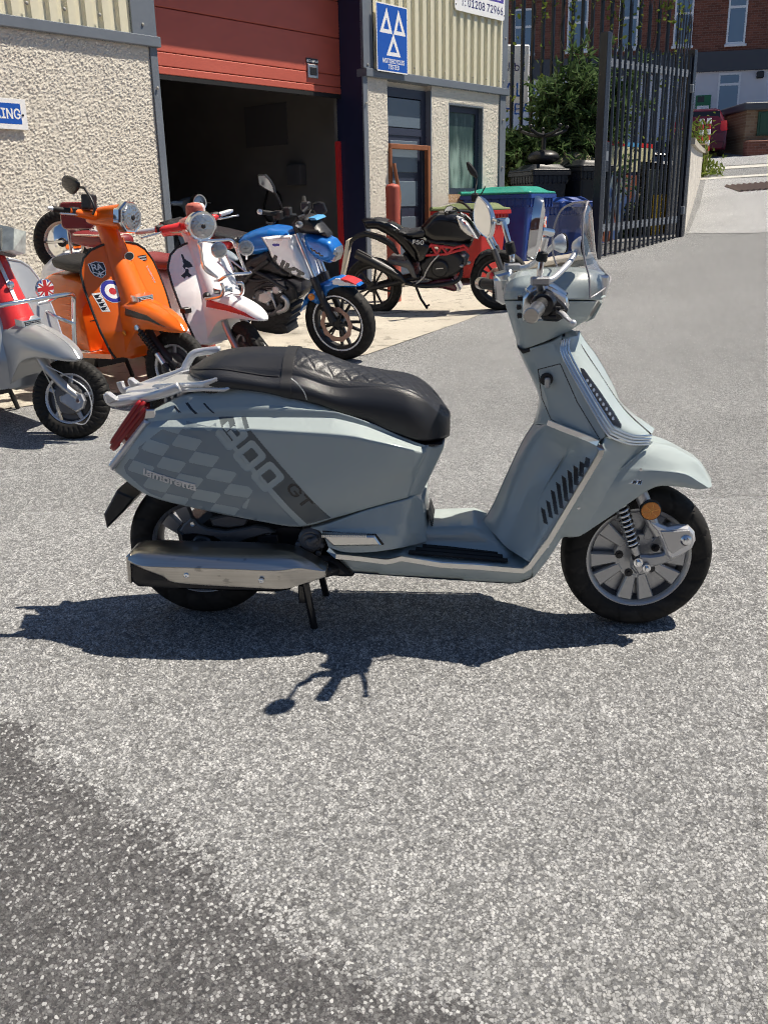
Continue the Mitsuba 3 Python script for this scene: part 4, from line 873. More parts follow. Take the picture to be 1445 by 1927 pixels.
n_ = 260; c = np.column_stack([RNG.normal(8.5, .18, n_), RNG.normal(25.4, .25, n_), gz(8.5, 25.4) + np.abs(RNG.normal(0, .22, n_))]); put(wd, 'foliage', leaves(c, RNG.normal(0, .6, (n_, 3)) + [0, 0, .5], RNG.uniform(.08, .2, n_), .35), 'leaf_fresh', kind='stuff')
wd2 = thing('weed_clump', 'pale flowering weeds on top of the lane wall beside the car', 'weeds')
n_ = 260; c = np.column_stack([RNG.normal(8.75, .22, n_), RNG.normal(27.3, .3, n_), gz(8.7, 27.3) + .55 + np.abs(RNG.normal(0, .35, n_))]); put(wd2, 'foliage', leaves(c, RNG.normal(0, .6, (n_, 3)) + [0, 0, .5], RNG.uniform(.08, .22, n_), .35), 'leaf_fresh', kind='stuff')
# parked car seen from behind, partly hidden by the gate post
car = thing('parked_car', 'dark red hatchback parked in front of the white wall, seen from behind', 'car')
a = math.radians(76); cF = frame(gp(10.15, 31.2), [[math.cos(a), math.sin(a), .05], [-math.sin(a), math.cos(a), 0], [0, 0, 1]])
def car_sec(x, w, z0, z1, zs, tw):
    return [(x, -w, z0), (x, -w, zs), (x, -tw, z1 - .04), (x, -tw + .12, z1), (x, tw - .12, z1), (x, tw, z1 - .04), (x, w, zs), (x, w, z0)]
put(car, 'body', loft([car_sec(-.06, .72, .32, .78, .74, .66), car_sec(0, .80, .25, .86, .80, .70), car_sec(.06, .82, .24, 1.08, .90, .68), car_sec(.25, .83, .22, 1.42, .94, .60), car_sec(.55, .83, .2, 1.47, .94, .60), car_sec(1.9, .83, .2, 1.47, .92, .60), car_sec(2.6, .82, .2, .98, .9, .66), car_sec(3.4, .76, .22, .82, .76, .6)]), 'paint_maroon', cF, smooth=40)
put(car, 'rear_window', prism([(.02, .92), (.205, 1.38), (.225, 1.38), (.05, .92)], -.58, .58), 'black_gloss', cF, smooth=False)
for s in (-1, 1):
    put(car, 'tail_light', hull([(-.03, s * .60, .78), (-.03, s * .80, .80), (.12, s * .835, .82), (.06, s * .62, 1.08), (.14, s * .80, 1.10), (.2, s * .82, .85)]), 'red_lens', cF)
    for x in (.55, 2.75): put(car, 'wheel', lathe([(.001, -.09), (.20, -.09), (.29, -.08), (.29, .08), (.001, .08)], 24, (x, s * .74, .29), (0, 1, 0)), 'rubber', cF)
put(car, 'number_plate', box(-.075, -.061, -.26, .26, .50, .61), 'plate_yellow', cF); mat('plate_yellow', base_color=(.62, .42, .02), roughness=.4)
put(car, 'bumper', hull([(-.10, s * .70, z) for s in (-1, 1) for z in (.30, .48)] + [(.05, s * .825, z) for s in (-1, 1) for z in (.28, .50)]), 'paint_maroon', cF)
put(car, 'door_mirror', ball((1.7, -.95, .98), .10, 1, (.6, 1, .7)), 'paint_maroon', cF, smooth=True)
# brick kiosk at the right edge
kF = frame([0, 0, 0], np.eye(3)); kk = thing('brick_kiosk', 'brown brick outhouse with a dark coping and green shutters at the right edge', 'building')
k0 = [(11.507,31,2.712),(11.364,31,4.147),(11.448,31,3.304),(11.861,31,3.326)]
KX, KY, KT, KM, KS = k0[0][0], 31.0, k0[1][2], k0[2][2], k0[3][0]
put(kk, 'wall', box(KX, KX + 3., KY, KY + 2., 1.8, KT), 'brick_brown'); put(kk, 'coping', box(KX - .12, KX + 3.1, KY - .15, KY + 2.1, KT + .003, KT + .22, .03), 'band_slate')
mat('shutter_green', base_color=(.012, .06, .035), roughness=.5)
sh = put(kk, 'shutter', box(KS, KS + 1.1, KY - .06, KY - .001, KM + .1, KT - .05), 'shutter_green')
nsl = 12
for k in range(nsl): z_ = KM + .15 + k * (KT - KM - .25) / nsl; put(sh, 'slat', box(KS + .06, KS + 1.05, KY - .085, KY - .061, z_, z_ + .06), 'shutter_green')
put(kk, 'base_wall', box(KX - .06, KX + 3, KY - .45, KY - .09, 1.6, KM - .05, .03), 'brick_red')

# ------------------------------------------------------------------ the grey scooter
SF = frame([-0.6038, 2.9169, 0.1313],[[0.99445, -0.10506, -0.00473], [0.10517, 0.99345, 0.04471], [-0.0, -0.04495, 0.99899]])
A = np.array
hs = thing('motor_scooter', 'grey green modern scooter with a black quilted seat parked in the foreground', 'scooter')
def hp(name, mesh, m, smooth=32, parent=None, **k): return put(parent or hs, name, mesh, m, SF, smooth, **k)

def along2d(shape, p0, p1, up=None, width=None, slant=0.):
    """Lay a flat shape (its x axis from 0) along the line p0 -> p1 in side view; up turns which side is up."""
    p0, p1 = A(p0)[:2], A(p1)[:2]; d = p1 - p0; L = np.linalg.norm(d); d = d / L; n = A([-d[1], d[0]])
    b = shape.bounds; s = (L / (b[2] - b[0])) if width is None else 1.
    g = affinity.translate(shape, -b[0], 0)
    return affinity.affine_transform(g, [d[0] * s, n[0] + slant * d[0], d[1] * s, n[1] + slant * d[1], p0[0], p0[1]])

# rear cowl
cowl_o = [(-.07,-.125,.702),(.032,-.15,.716),(.107,-.165,.722),(.283,-.178,.73),(.465,-.175,.73),(.502,-.172,.725),(.595,-.165,.694),(.675,-.155,.66),(.734,-.145,.63),(.76,-.14,.628),(.749,-.144,.596),(.725,-.15,.535),(.699,-.155,.465),(.653,-.165,.454),(.572,-.18,.435),(.476,-.184,.405),(.388,-.185,.376),(.34,-.185,.375),(.228,-.185,.393),(.066,-.175,.421),(-.12,-.145,.456),(-.228,-.105,.503),(-.243,-.1,.522),(-.2,-.115,.578),(-.154,-.12,.626),(-.111,-.122,.675),(-.092,-.122,.693)]
cowl_m, cowl_h = rails([
    [(-.089,-.122,.695),(.029,-.142,.714),(.103,-.152,.719),(.278,-.16,.725),(.462,-.156,.725),(.5,-.154,.72),(.593,-.147,.689),(.674,-.14,.655),(.733,-.132,.626),(.76,-.13,.625)],
    [(-.108,-.13,.675),(.003,-.172,.687),(.158,-.202,.694),(.351,-.217,.689),(.524,-.218,.678),(.599,-.211,.662),(.692,-.195,.636),(.753,-.15,.605)],
    [(-.152,-.126,.626),(-.02,-.177,.612),(.151,-.206,.598),(.345,-.214,.581),(.503,-.213,.573),(.627,-.201,.57),(.704,-.178,.567),(.735,-.15,.565)],
    [(-.199,-.116,.578),(-.063,-.171,.53),(.107,-.197,.499),(.272,-.206,.472),(.396,-.206,.462),(.53,-.202,.493),(.64,-.184,.518),(.716,-.153,.516)],
    [(-.24,-.103,.525),(-.12,-.145,.456),(.065,-.173,.42),(.228,-.183,.392),(.363,-.183,.374),(.476,-.182,.405),(.572,-.178,.434),(.699,-.155,.465)]], 110, 9, crease=(1,), edge=.012, thick=.03)
hp('side_panel', cowl_m, 'paint_grey', 40)
# body under the seat, with the tail
body_m, body_h = rails([
    [(-.077,-.105,.727),(.014,-.1,.769),(.092,-.11,.787),(.165,-.122,.798),(.26,-.132,.791),(.353,-.135,.774),(.535,-.135,.715),(.672,-.125,.658),(.74,-.11,.626),(.804,-.085,.621)],
    [(-.093,-.112,.714),(.003,-.128,.74),(.115,-.142,.755),(.247,-.152,.76),(.374,-.155,.747),(.515,-.152,.716),(.654,-.138,.656),(.74,-.122,.623),(.803,-.09,.611)],
    [(-.104,-.115,.698),(-.004,-.142,.711),(.104,-.157,.715),(.28,-.168,.721),(.464,-.166,.721),(.509,-.164,.714),(.594,-.157,.686),(.674,-.147,.649),(.749,-.131,.619),(.799,-.09,.597)],
    [(-.158,-.11,.625),(-.012,-.15,.604),(.188,-.17,.562),(.43,-.17,.531),(.622,-.155,.529),(.725,-.142,.551),(.774,-.098,.542)],
    [(-.225,-.08,.519),(-.093,-.11,.442),(.165,-.13,.392),(.419,-.14,.391),(.586,-.145,.436),(.692,-.148,.463),(.735,-.108,.461)]], 90, 7, edge=.008, closed=True)
hp('rear_body', body_m, 'paint_grey', 40)
slots = [(-.012,.739),(-.005,.741),(.015,.726),(.008,.725),(.026,.751),(.034,.753),(.069,.725),(.061,.723),(.084,.753),(.09,.754),(.123,.728),(.118,.727)]
for i in range(0, 12, 4): hp('vent_slot', drape(sg.Polygon(slots[i:i + 4]), body_h, .0015, .004), 'decal_black', False)
# tail: light, satin strip, chrome corner, hanger
tail_o = [(-.225,.64),(-.229,.611),(-.214,.592),(-.171,.644),(-.117,.717),(-.112,.749),(-.127,.751),(-.157,.72),(-.194,.685)]
def rounded_y(poly, w, n=9, k=.7):
    """An outline carried across the body and drawn in at the two ends."""
    p = A(poly); c = p.mean(0); r = []
    for t in np.linspace(-1, 1, n):
        s = (1 - abs(t) ** 5 * .35); dx = .05 * (t * t) * k
        r.append(np.column_stack([c[0] + (p[:, 0] - c[0]) * s + dx, np.full(len(p), -w * t), c[1] + (p[:, 1] - c[1]) * s]))
    return loft(r[::-1] if np.sum(p[:, 0] * np.roll(p[:, 1], -1) - np.roll(p[:, 0], -1) * p[:, 1]) > 0 else r)
tl = hp('tail_light', rounded_y(tail_o, .115), 'red_lens', 30)
tc = A(tail_o)
for k in range(3):
    a = A([(-.224,.632),(-.212,.646),(-.196,.663)][k] if False else (0, 0))
tr = [(-.22,-.118,.613),(-.115,-.118,.739),(-.214,-.118,.608),(-.11,-.118,.724),(-.219,-.118,.629),(-.128,-.118,.742)]
for k in range(3): hp('rib', tube(curve([A(tr[2 * k]) + [0, .03, 0], tr[2 * k], A(tr[2 * k + 1]), A(tr[2 * k + 1]) + [0, .03, 0]], 4), .0065, 8), 'red_lens', True, parent=tl)
strip_o = [(-.111,.697),(-.093,.689),(-.189,.578),(-.231,.532),(-.242,.55),(-.212,.584)]
hp('tail_trim', prism(strip_o, -.128, .128, .006), 'satin_metal', False)
cc = [(-.102,.728),(-.074,.729),(-.07,.701),(-.112,.697)]; hp('tail_corner', prism(cc, -.122, .122, .003), 'chrome', False)
tb = [(-.125,.744),(-.093,.751),(-.094,.714),(-.127,.712)]; hp('tail_bracket', prism(tb, -.09, .09, .004), 'dark_metal', False)
hg = [(-.243,.452),(-.186,.427),(-.231,.378),(-.293,.319),(-.297,.368)]; hp('plate_hanger', prism(hg, -.085, .085, .006), 'black_plastic', False)

# seat: one body whose section is fitted along its length
st_top = A([(.012,0,.82),(.037,0,.851),(.092,0,.881),(.173,0,.896),(.255,0,.899),(.322,0,.897),(.37,0,.894),(.414,0,.887),(.467,0,.863),(.521,0,.84),(.609,0,.817),(.687,0,.8),(.734,0,.774),(.766,0,.746),(.809,0,.699),(.82,0,.669)])
st_sh = A([(.063,-.115,.839),(.105,-.115,.863),(.137,-.115,.855),(.229,-.115,.84),(.321,-.115,.824),(.377,-.115,.843),(.406,-.115,.817),(.459,-.115,.795),(.505,-.115,.789),(.597,-.115,.8),(.688,-.115,.791),(.748,-.115,.764),(.788,-.115,.722),(.808,-.115,.684)])
st_bot = A([(.076,-.142,.829),(.1,-.142,.805),(.171,-.142,.804),(.263,-.142,.793),(.338,-.142,.776),(.431,-.142,.757),(.536,-.142,.715),(.674,-.142,.663),(.749,-.142,.639),(.803,-.142,.639)])
xs_ = np.linspace(st_top[0, 0] + .004, st_top[-1, 0] - .002, 230)
def prof(q, x): return np.interp(x, q[:, 0], q[:, 2])
zt_, zs_, zb_ = prof(st_top, xs_), prof(st_sh, xs_), prof(st_bot, xs_)
from scipy.ndimage import gaussian_filter1d as gf
zt_, zs_, zb_ = gf(zt_, 7, mode='nearest'), gf(zs_, 11, mode='nearest'), gf(zb_, 6, mode='nearest')
zs_ = np.minimum(zs_, zt_ - .006); zb_ = np.minimum(zb_, zs_ - .012)
u_ = (xs_ - xs_[0]) / (xs_[-1] - xs_[0])
wid = .150 * np.minimum(1, np.sqrt(np.clip(1 - ((u_ - .16) / .16).clip(None, 0) ** 2, .05, 1))) * np.minimum(1, np.sqrt(np.clip(1 - ((u_ - .84) / .165).clip(0, None) ** 2, .06, 1)))
QF = (.585 - .26) / 1.
def seat_ring(k, grow=0., n=64, quilt=True):
    x, zt, zs, zb, w = xs_[k], zt_[k], zs_[k], zb_[k], wid[k] + grow
    zt, zs = zt + grow, zs + grow * .6
    ws = w * .80; P = []
    t = np.linspace(0, 1, n)
    key = A([[0, zt], [ws * .5, zt - (zt - zs) * .22], [ws * .85, zt - (zt - zs) * .66], [ws, zs], [w * .95, zs - (zs - zb) * .30], [w, zs - (zs - zb) * .62], [w * .985, zb], [w * .8, zb - .012], [0, zb - .012]])
    c = curve(key[:7], 10); c = np.vstack([c, key[7:]])
    y, z = c[:, 0].copy(), c[:, 1].copy()
    if quilt:
        a = (xs_[k] * 19. + y * 16.) % 1.; b = (xs_[k] * 19. - y * 16.) % 1.
        xa, xb = QX; m = np.clip(min((x - xa), (xb - x)) / .012, 0, 1) * np.clip((ws * .80 - y) / .006, 0, 1)
        da = np.minimum(np.abs(a - .5), np.abs(b - .5)); z -= m * .0019 * np.exp(-(da / .045) ** 2); z += m * .0012 * np.minimum(1, da * 4)
        gr = np.abs(y - ws * .80); z -= np.where((x > xa) & (x < xb), .0025 * np.exp(-(gr / .0022) ** 2), 0)
        g2_ = np.abs(y - ws * .97); z -= np.where((x > xa - .01) & (c[:, 1] > zs - .01), .002 * np.exp(-(g2_ / .002) ** 2), 0)
    return np.vstack([np.column_stack([np.full(len(y), x), -y, z]), np.column_stack([np.full(len(y), x), y, z])[::-1][1:-1]])
QX = (A([(.365,-.06,.847),(.817,-.06,.685)])[0, 0], A([(.353,0,.835),(.81,0,.693)])[1, 0])
hp('seat', loft([seat_ring(k) for k in range(len(xs_))]), 'seat_leather', 38)
sx = A([(.322,-.1,.84),(.359,-.1,.856)])[:, 0]; ks = [k for k in range(len(xs_)) if sx[0] <= xs_[k] <= sx[1]]
hp('seat_strap', loft([seat_ring(k, .0045, quilt=False) for k in ks]), 'piping_black', 30)
pk = [seat_ring(k, .0008, quilt=False) for k in range(6, ks[0] - 1)]
pi_ = np.array([r[np.argmin(np.abs(np.arange(len(r)) - 30))] for r in pk]); hp('seat_piping', tube(pi_, .0024, 6), 'piping_black', True)
wh_ = [(.359,-.151,.832),(.377,-.151,.816),(.395,-.151,.791),(.402,-.151,.768)]; hp('seat_seam', tube(curve(wh_, 5), .0012, 5), 'satin_metal', True)
hp('seat_base', (lambda m: m)(slab([(.074,-.12,.818),(.164,-.12,.794),(.337,-.12,.765),(.533,-.12,.705),(.672,-.12,.651),(.748,-.12,.626),(.799,-.12,.626),(.748,-.12,.616),(.653,-.12,.638),(.51,-.12,.683),(.335,-.12,.739),(.143,-.12,.771),(.062,-.12,.787)], lambda x, z: .128 + 0 * x, edge=.006, step=.02)), 'black_plastic')

# luggage rack
rk = hp('luggage_rack', tube(curve([(-.227,-.1,.772),(-.225,-.1,.757),(-.213,-.1,.745),(-.164,-.1,.75),(-.104,-.1,.761),(-.037,-.115,.781),(.011,-.12,.798)], 6), np.linspace(.008, .011, 37), 10, flat=(1.5, .9)), 'satin_metal', True)
hp('arm', tube(curve([(-.261,.1,.765),(-.257,.1,.747),(-.246,.1,.735),(-.2,.105,.746),(-.133,.115,.769),(-.057,.12,.794),(-.04,.13,.818),(-.019,.14,.847),(.016,.15,.854),(.068,.155,.858)], 6), .0095, 10, flat=(1.4, .9)), 'satin_metal', True, parent=rk)
ra = A([(-.107,-.03,.784),(-.03,-.02,.816),(.118,-.1,.835),(.138,-.15,.836),(.094,-.15,.82),(-.041,-.07,.797)])
def slabz(top, t, b=.004):
    """A plate given by its top corners, t thick."""
    top = A(top); c = top.mean(0); q = c + (top - c) * (1 - b / .05); n = len(top); i = np.arange(n); j = (i + 1) % n
    lay = [q, top - [0, 0, b], top - [0, 0, t - b], q - [0, 0, t]]; v = np.vstack([l - 0 for l in lay] + [[q.mean(0)], [(q - [0, 0, t]).mean(0)]]); f = []
    for k in range(3): f += [np.stack([k * n + i, (k + 1) * n + i, k * n + j], 1), np.stack([k * n + j, (k + 1) * n + i, (k + 1) * n + j], 1)]
    f += [np.stack([np.full(n, 4 * n), i, j], 1), np.stack([np.full(n, 4 * n + 1), 3 * n + j, 3 * n + i], 1)]
    f = np.vstack(f)
    a2 = np.sum(top[:, 0] * np.roll(top[:, 1], -1) - np.roll(top[:, 0], -1) * top[:, 1])
    return v, (f if a2 > 0 else f[:, ::-1])
hp('wing', slabz(ra, .016), 'satin_metal', 25, parent=rk)
hp('wing', slabz(ra * [1, -1, 1], .016), 'satin_metal', 25, parent=rk)
hp('wing', slabz(A([(-.21,-.1,.754),(-.203,-.09,.765),(-.163,-.05,.767),(-.085,-.03,.767),(-.044,-.09,.775),(-.078,-.1,.771),(-.142,-.11,.76)]), .012), 'satin_metal', 25, parent=rk)
hp('wing', slabz(A([(-.21,-.1,.754),(-.203,-.09,.765),(-.163,-.05,.767),(-.085,-.03,.767),(-.044,-.09,.775),(-.078,-.1,.771),(-.142,-.11,.76)]) * [1, -1, 1], .012), 'satin_metal', 25, parent=rk)
hp('cross_plate', slabz(A([(-.187,-.05,.768),(-.222,.05,.754),(-.11,.05,.78),(-.033,.06,.795),(.014,-.06,.811),(-.077,-.05,.779)]), .012), 'satin_metal', 25, parent=rk)
for q in (1, -1):
    hn = A([(-.232,-.1,.769),(-.227,-.1,.778),(-.217,-.1,.777),(-.202,-.1,.765),(-.187,-.1,.754),(-.22,-.1,.742),(-.227,-.1,.745)]) * [1, q, 1]
    hp('horn', prism(hn[:, [0, 2]], hn[0, 1] - .012, hn[0, 1] + .012, .004), 'satin_metal', 25, parent=rk)
for a in [(-.054,-.03,.769),(-.031,-.03,.773),(-.011,-.03,.774)]: hp('rib', box(a[0] - .006, a[0] + .006, -.075, .075, a[2] - .045, a[2] + .012, .003), 'cast_metal', parent=rk)
mp = [(.003,-.05,.762)][0]; hp('mount', lathe([(.020, -.05), (.022, -.045), (.022, .035), (.018, .04)], 20, (mp[0], -.055, mp[2])), 'cast_metal', parent=rk); hp('mount', lathe([(.020, -.05), (.022, -.045), (.022, .035), (.018, .04)], 20, (mp[0], .055, mp[2])), 'cast_metal', parent=rk)
gr_ = A([(-.011,-.09,.798),(.068,-.12,.808),(.132,-.14,.816),(.173,-.15,.806),(.161,-.15,.801),(.083,-.13,.798),(.007,-.1,.786)]); hp('side_wing', slabz(gr_, .010), 'satin_metal', 25, parent=rk)

# floor, side skirt, tunnel
skirt_o = [(.452,-.185,.305),(.479,-.2,.295),(.631,-.205,.282),(.657,-.205,.288),(.679,-.205,.294),(.801,-.207,.278),(1.008,-.207,.267),(1.047,-.207,.261),(1.072,-.205,.275),(1.117,-.19,.283),(1.078,-.185,.222),(1.05,-.183,.204),(1.01,-.183,.198),(.8,-.18,.206),(.585,-.18,.218),(.526,-.178,.221),(.486,-.18,.261)]
hp('floor_skirt', slab(skirt_o, hf(skirt_o, smooth=.0), edge=.008, step=.016), 'paint_grey', 40)
fz = A([(.679,-.207,.295),(1.007,-.207,.271)]); zf_ = lambda x: np.interp(x, fz[:, 0], fz[:, 2])
tun_o = [(.665,-.1,.263),(.696,-.1,.336),(.716,-.1,.416),(.73,-.1,.446),(.744,-.1,.439),(.747,-.1,.381),(.752,-.1,.344),(.899,-.1,.352),(.935,-.1,.335),(.977,-.1,.309),(1.018,-.1,.285),(1.019,-.1,.249)]
hp('tunnel', slab(tun_o, lambda x, z: .10 + .05 * np.clip((.30 - z) / .05, 0, 1), edge=.022, step=.012), 'paint_grey', 40)
pd = A([(.749,-.078,.332),(.899,-.078,.34)]); px0, px1, pz = pd[0, 0] + .01, pd[1, 0], (pd[0, 2] + pd[1, 2]) / 2
hp('tunnel_pad', box(px0, px1, -.078, .078, pz - .012, pz + .006, .006), 'rubber'); hp('tunnel_pad', slabz(A([(px0 - .006, -.078, pz + .055), (px0 - .006, .078, pz + .055), (px0 + .012, .078, pz), (px0 + .012, -.078, pz)]), .012), 'rubber', False)
cr_ = sg.Polygon([(-.045, -.012), (-.03, -.03), (.03, -.034), (.03, .034), (-.03, .03), (-.045, .012)]); cr_ = cr_.difference(cr_.buffer(-.004))
cm = extrude(cr_, .0015); hp('crest', cat([(cm[0] + [(px0 + px1) / 2, 0, pz + .006], cm[1])] + [box((px0 + px1) / 2 - .025 + k * .014, (px0 + px1) / 2 - .018 + k * .014, -.02, .02, pz + .006, pz + .0075) for k in range(4)]), 'black_gloss', False)
mx = A([(.699,-.15,.298),(1.001,-.15,.283)])[:, 0]
for k, y in enumerate((.118, .146, .174)):
    for s in (1, -1): 
        q = np.linspace(mx[0] + .02 * (2 - k), mx[1] - .015 * (2 - k), 8)
        hp('floor_mat', loft([A([(x, s * y - .011, zf_(x) + .002), (x, s * y + .011, zf_(x) + .002), (x, s * y + .010, zf_(x) + .007), (x, s * y - .010, zf_(x) + .007)]) for x in q]), 'rubber', False)
trim = [(.453,-.188,.307),(.479,-.203,.291),(.557,-.208,.287),(.632,-.209,.279),(.654,-.209,.283),(.679,-.209,.291),(.801,-.211,.273),(.912,-.211,.269),(1.008,-.211,.262),(1.047,-.211,.26),(1.064,-.212,.273),(1.079,-.213,.298),(1.119,-.214,.361),(1.184,-.219,.495),(1.248,-.224,.626),(1.253,-.224,.644),(1.245,-.219,.656)]
tr_ = A(trim)
def ribbon(p, w, t):
    p = A(p); d = np.gradient(p, axis=0); d /= np.linalg.norm(d, axis=1, keepdims=True); n = np.cross(d, [0, 1, 0]); n /= np.linalg.norm(n, axis=1, keepdims=True); o = np.cross(n, d); r = []
    for k in range(len(p)):
        a, b = n[k] * w, o[k] * t * np.sign(-o[k][1] if abs(o[k][1]) > 1e-6 else 1)
        r.append([p[k] - a - b, p[k] - a * .9 + b, p[k] + a * .9 + b, p[k] + a - b])
    return loft(r)
hp('edge_trim', ribbon(tr_, .0085, .004), 'trim_steel', False); hp('edge_trim', ribbon(tr_ * [1, -1, 1], .0085, .004), 'trim_steel', False)
t2 = A([(1.108,-.116,.694),(1.151,-.145,.683),(1.192,-.176,.675),(1.221,-.2,.669),(1.244,-.216,.661)]); hp('edge_trim', ribbon(t2, .009, .004), 'chrome', False); hp('edge_trim', ribbon(t2 * [1, -1, 1], .009, .004), 'chrome', False)
# body piece with the passenger peg
peg_m, peg_h = rails([
    [(.396,-.17,.369),(.458,-.178,.389),(.572,-.182,.434),(.696,-.157,.464),(.719,-.128,.464),(.739,-.098,.435)],
    [(.424,-.178,.364),(.492,-.188,.374),(.59,-.194,.387),(.678,-.176,.39),(.71,-.138,.386),(.744,-.095,.374)],
    [(.441,-.185,.344),(.509,-.2,.358),(.604,-.205,.366),(.662,-.192,.358),(.711,-.148,.347),(.747,-.1,.337)],
    [(.453,-.19,.313),(.507,-.2,.302),(.589,-.204,.306),(.659,-.194,.314),(.707,-.152,.309),(.751,-.112,.306)]], 50, 6, edge=.004, closed=True, straight=True)
hp('lower_body', peg_m, 'paint_grey', 24)
po = [(.431,.367),(.604,.369),(.63,.331),(.465,.324)]; hp('peg_recess', drape(sg.Polygon(po).buffer(-.003).buffer(.002), peg_h, .0012, .01), 'black_plastic', False)
pp_ = [(.442,.365),(.601,.366),(.62,.337),(.474,.332)]; pg = hp('passenger_peg', prism(pp_, -.222, -.19, .004), 'trim_steel', False)
pe = A(pp_); 
for k in range(26):
    q = pe[0] + (pe[1] - pe[0]) * (k / 30.); hp('tooth', box(q[0] - .0017, q[0] + .0017, -.225, -.200, q[1] - .004, q[1] + .004), 'trim_steel', False, parent=pg)

# leg shield: centre column and inner face
nk_m, nk_h = rails([
    [(1.02,0,.889),(1.039,0,.846),(1.074,0,.776),(1.087,0,.734),(1.082,0,.692),(1.072,0,.657)],
    [(1.026,-.042,.894),(1.048,-.044,.841),(1.082,-.045,.767),(1.09,-.045,.724),(1.084,-.044,.669)],
    [(1.055,-.074,.906),(1.075,-.08,.845),(1.102,-.088,.767),(1.113,-.09,.719),(1.109,-.088,.678)],
    [(1.113,-.095,.927),(1.132,-.116,.877),(1.168,-.14,.803),(1.198,-.164,.747),(1.232,-.196,.649)],
    [(1.14,-.088,.942),(1.141,-.122,.889),(1.201,-.16,.789),(1.234,-.18,.743),(1.26,-.197,.695),(1.265,-.2,.676)]], 60, 8, crease=(2, 3), edge=.004, closed=True)
hp('steering_column', nk_m, 'paint_grey', 30)
ls_m, ls_h = rails([
    [(1.074,0,.661),(1.039,0,.599),(.993,0,.488),(.953,0,.388),(.922,0,.335),(.911,0,.315)],
    [(1.09,-.05,.668),(1.059,-.052,.598),(1.019,-.055,.491),(.985,-.06,.397),(.952,-.07,.325)],
    [(1.113,-.096,.68),(1.112,-.09,.61),(1.072,-.085,.502),(1.036,-.092,.409),(.996,-.12,.296)],
    [(1.176,-.168,.675),(1.164,-.116,.589),(1.114,-.124,.504),(1.083,-.136,.44),(1.079,-.16,.374),(1.046,-.185,.287)],
    [(1.241,-.212,.662),(1.232,-.205,.633),(1.167,-.196,.508),(1.102,-.19,.38),(1.061,-.197,.282)],
    [(1.252,-.217,.649),(1.249,-.217,.624),(1.185,-.212,.493),(1.119,-.205,.357),(1.072,-.2,.28)]], 80, 9, crease=(3,), edge=.004, closed=True)
hp('leg_shield', ls_m, 'paint_grey', 26)
rc = [(1.073,.845),(1.136,.871),(1.186,.767),(1.253,.666),(1.201,.661),(1.116,.697),(1.089,.753)]; rs = sg.Polygon(rc).buffer(-.004).buffer(.003); rr_ = rs.difference(rs.buffer(-.0022)); hp('panel_joint', drape(rr_, nk_h, .0012, .008), 'dark_metal', False)
kn = [(1.099,-.107,.82)][0]
kk_ = hp('lock_hook', lathe([(.019, 0), (.019, .004), (.016, .007), (.001, .007)], 24, (kn[0], kn[1] + .004, kn[2]), (0, -1, 0)), 'black_plastic'); hp('tongue', box(kn[0] - .006, kn[0] + .010, kn[1] - .020, kn[1] + .002, kn[2] - .022, kn[2] + .008, .004), 'cast_metal', parent=kk_)
vp = [(1.157,.599),(1.238,.625),(1.099,.342),(1.081,.381),(1.08,.454)]; vpp = sg.Polygon(vp)
hp('vent_panel', drape(vpp.buffer(-.004).difference(vpp.buffer(-.0065)), ls_h, .0015, .008), 'paint_grey', False)
va, vb, vc, vd = A([(1.165,.597),(1.225,.617),(1.108,.389),(1.093,.448)])
for k in range(9):
    t = k / 8.; top = A([(1.219,.612),(1.104,.453)][0]) * (1 - t) + A([(1.219,.612),(1.097,.453)][1]) * t; bot = A([(1.214,.587),(1.112,.389)][0]) * (1 - t) + A([(1.214,.587),(1.112,.389)][1]) * t
    m_ = math.sin(math.pi * min(1, (t + .12))) ** .5; mid = (top + bot) / 2; hv = (top - bot) / 2 * (.55 + .75 * m_); w = .0055
    a, b = mid + hv, mid - hv; g = sg.Polygon([a + [-w, .002], a + [w, 0], b + [w, .0], b + [-w, 0]])
    hp('vent_slot', drape(g, ls_h, .0022, .006), 'decal_black', False)
# front shield and mudguard
fs_m, fs_h = rails([
    [(1.263,-.2,.673),(1.253,-.217,.649),(1.249,-.217,.621),(1.185,-.213,.493),(1.119,-.206,.356),(1.072,-.203,.278)],
    [(1.333,-.15,.651),(1.293,-.178,.612),(1.266,-.192,.557),(1.224,-.197,.488),(1.182,-.195,.425),(1.156,-.192,.388),(1.134,-.193,.356),(1.116,-.196,.328),(1.099,-.198,.297),(1.075,-.2,.255)],
    [(1.414,-.08,.62),(1.371,-.108,.592),(1.331,-.128,.552),(1.294,-.145,.481),(1.261,-.146,.413),(1.224,-.152,.356),(1.189,-.16,.349),(1.163,-.166,.35),(1.14,-.18,.318),(1.117,-.188,.282),(1.078,-.187,.223)]], 70, 10, edge=.004, thick=.02)
hp('front_shield', fs_m, 'paint_grey', 34)
mg_m, mg_h = rails([
    [(1.425,0,.604),(1.486,0,.596),(1.539,0,.57),(1.582,0,.543),(1.621,0,.486)],
    [(1.415,-.055,.619),(1.478,-.04,.6),(1.529,-.036,.574),(1.569,-.038,.548),(1.61,-.045,.49)],
    [(1.36,-.116,.6),(1.431,-.09,.587),(1.502,-.078,.562),(1.553,-.07,.532),(1.609,-.06,.484)],
    [(1.315,-.139,.56),(1.406,-.122,.552),(1.508,-.104,.537),(1.556,-.094,.511),(1.596,-.078,.483)],
    [(1.275,-.157,.488),(1.322,-.146,.501),(1.377,-.129,.516),(1.464,-.113,.52),(1.534,-.1,.502),(1.573,-.085,.482)],
    [(1.224,-.152,.355),(1.311,-.132,.414),(1.396,-.113,.474),(1.436,-.106,.495),(1.479,-.101,.496),(1.54,-.093,.487),(1.567,-.084,.48)]], 80, 9, crease=(3,), edge=.003, closed=True)
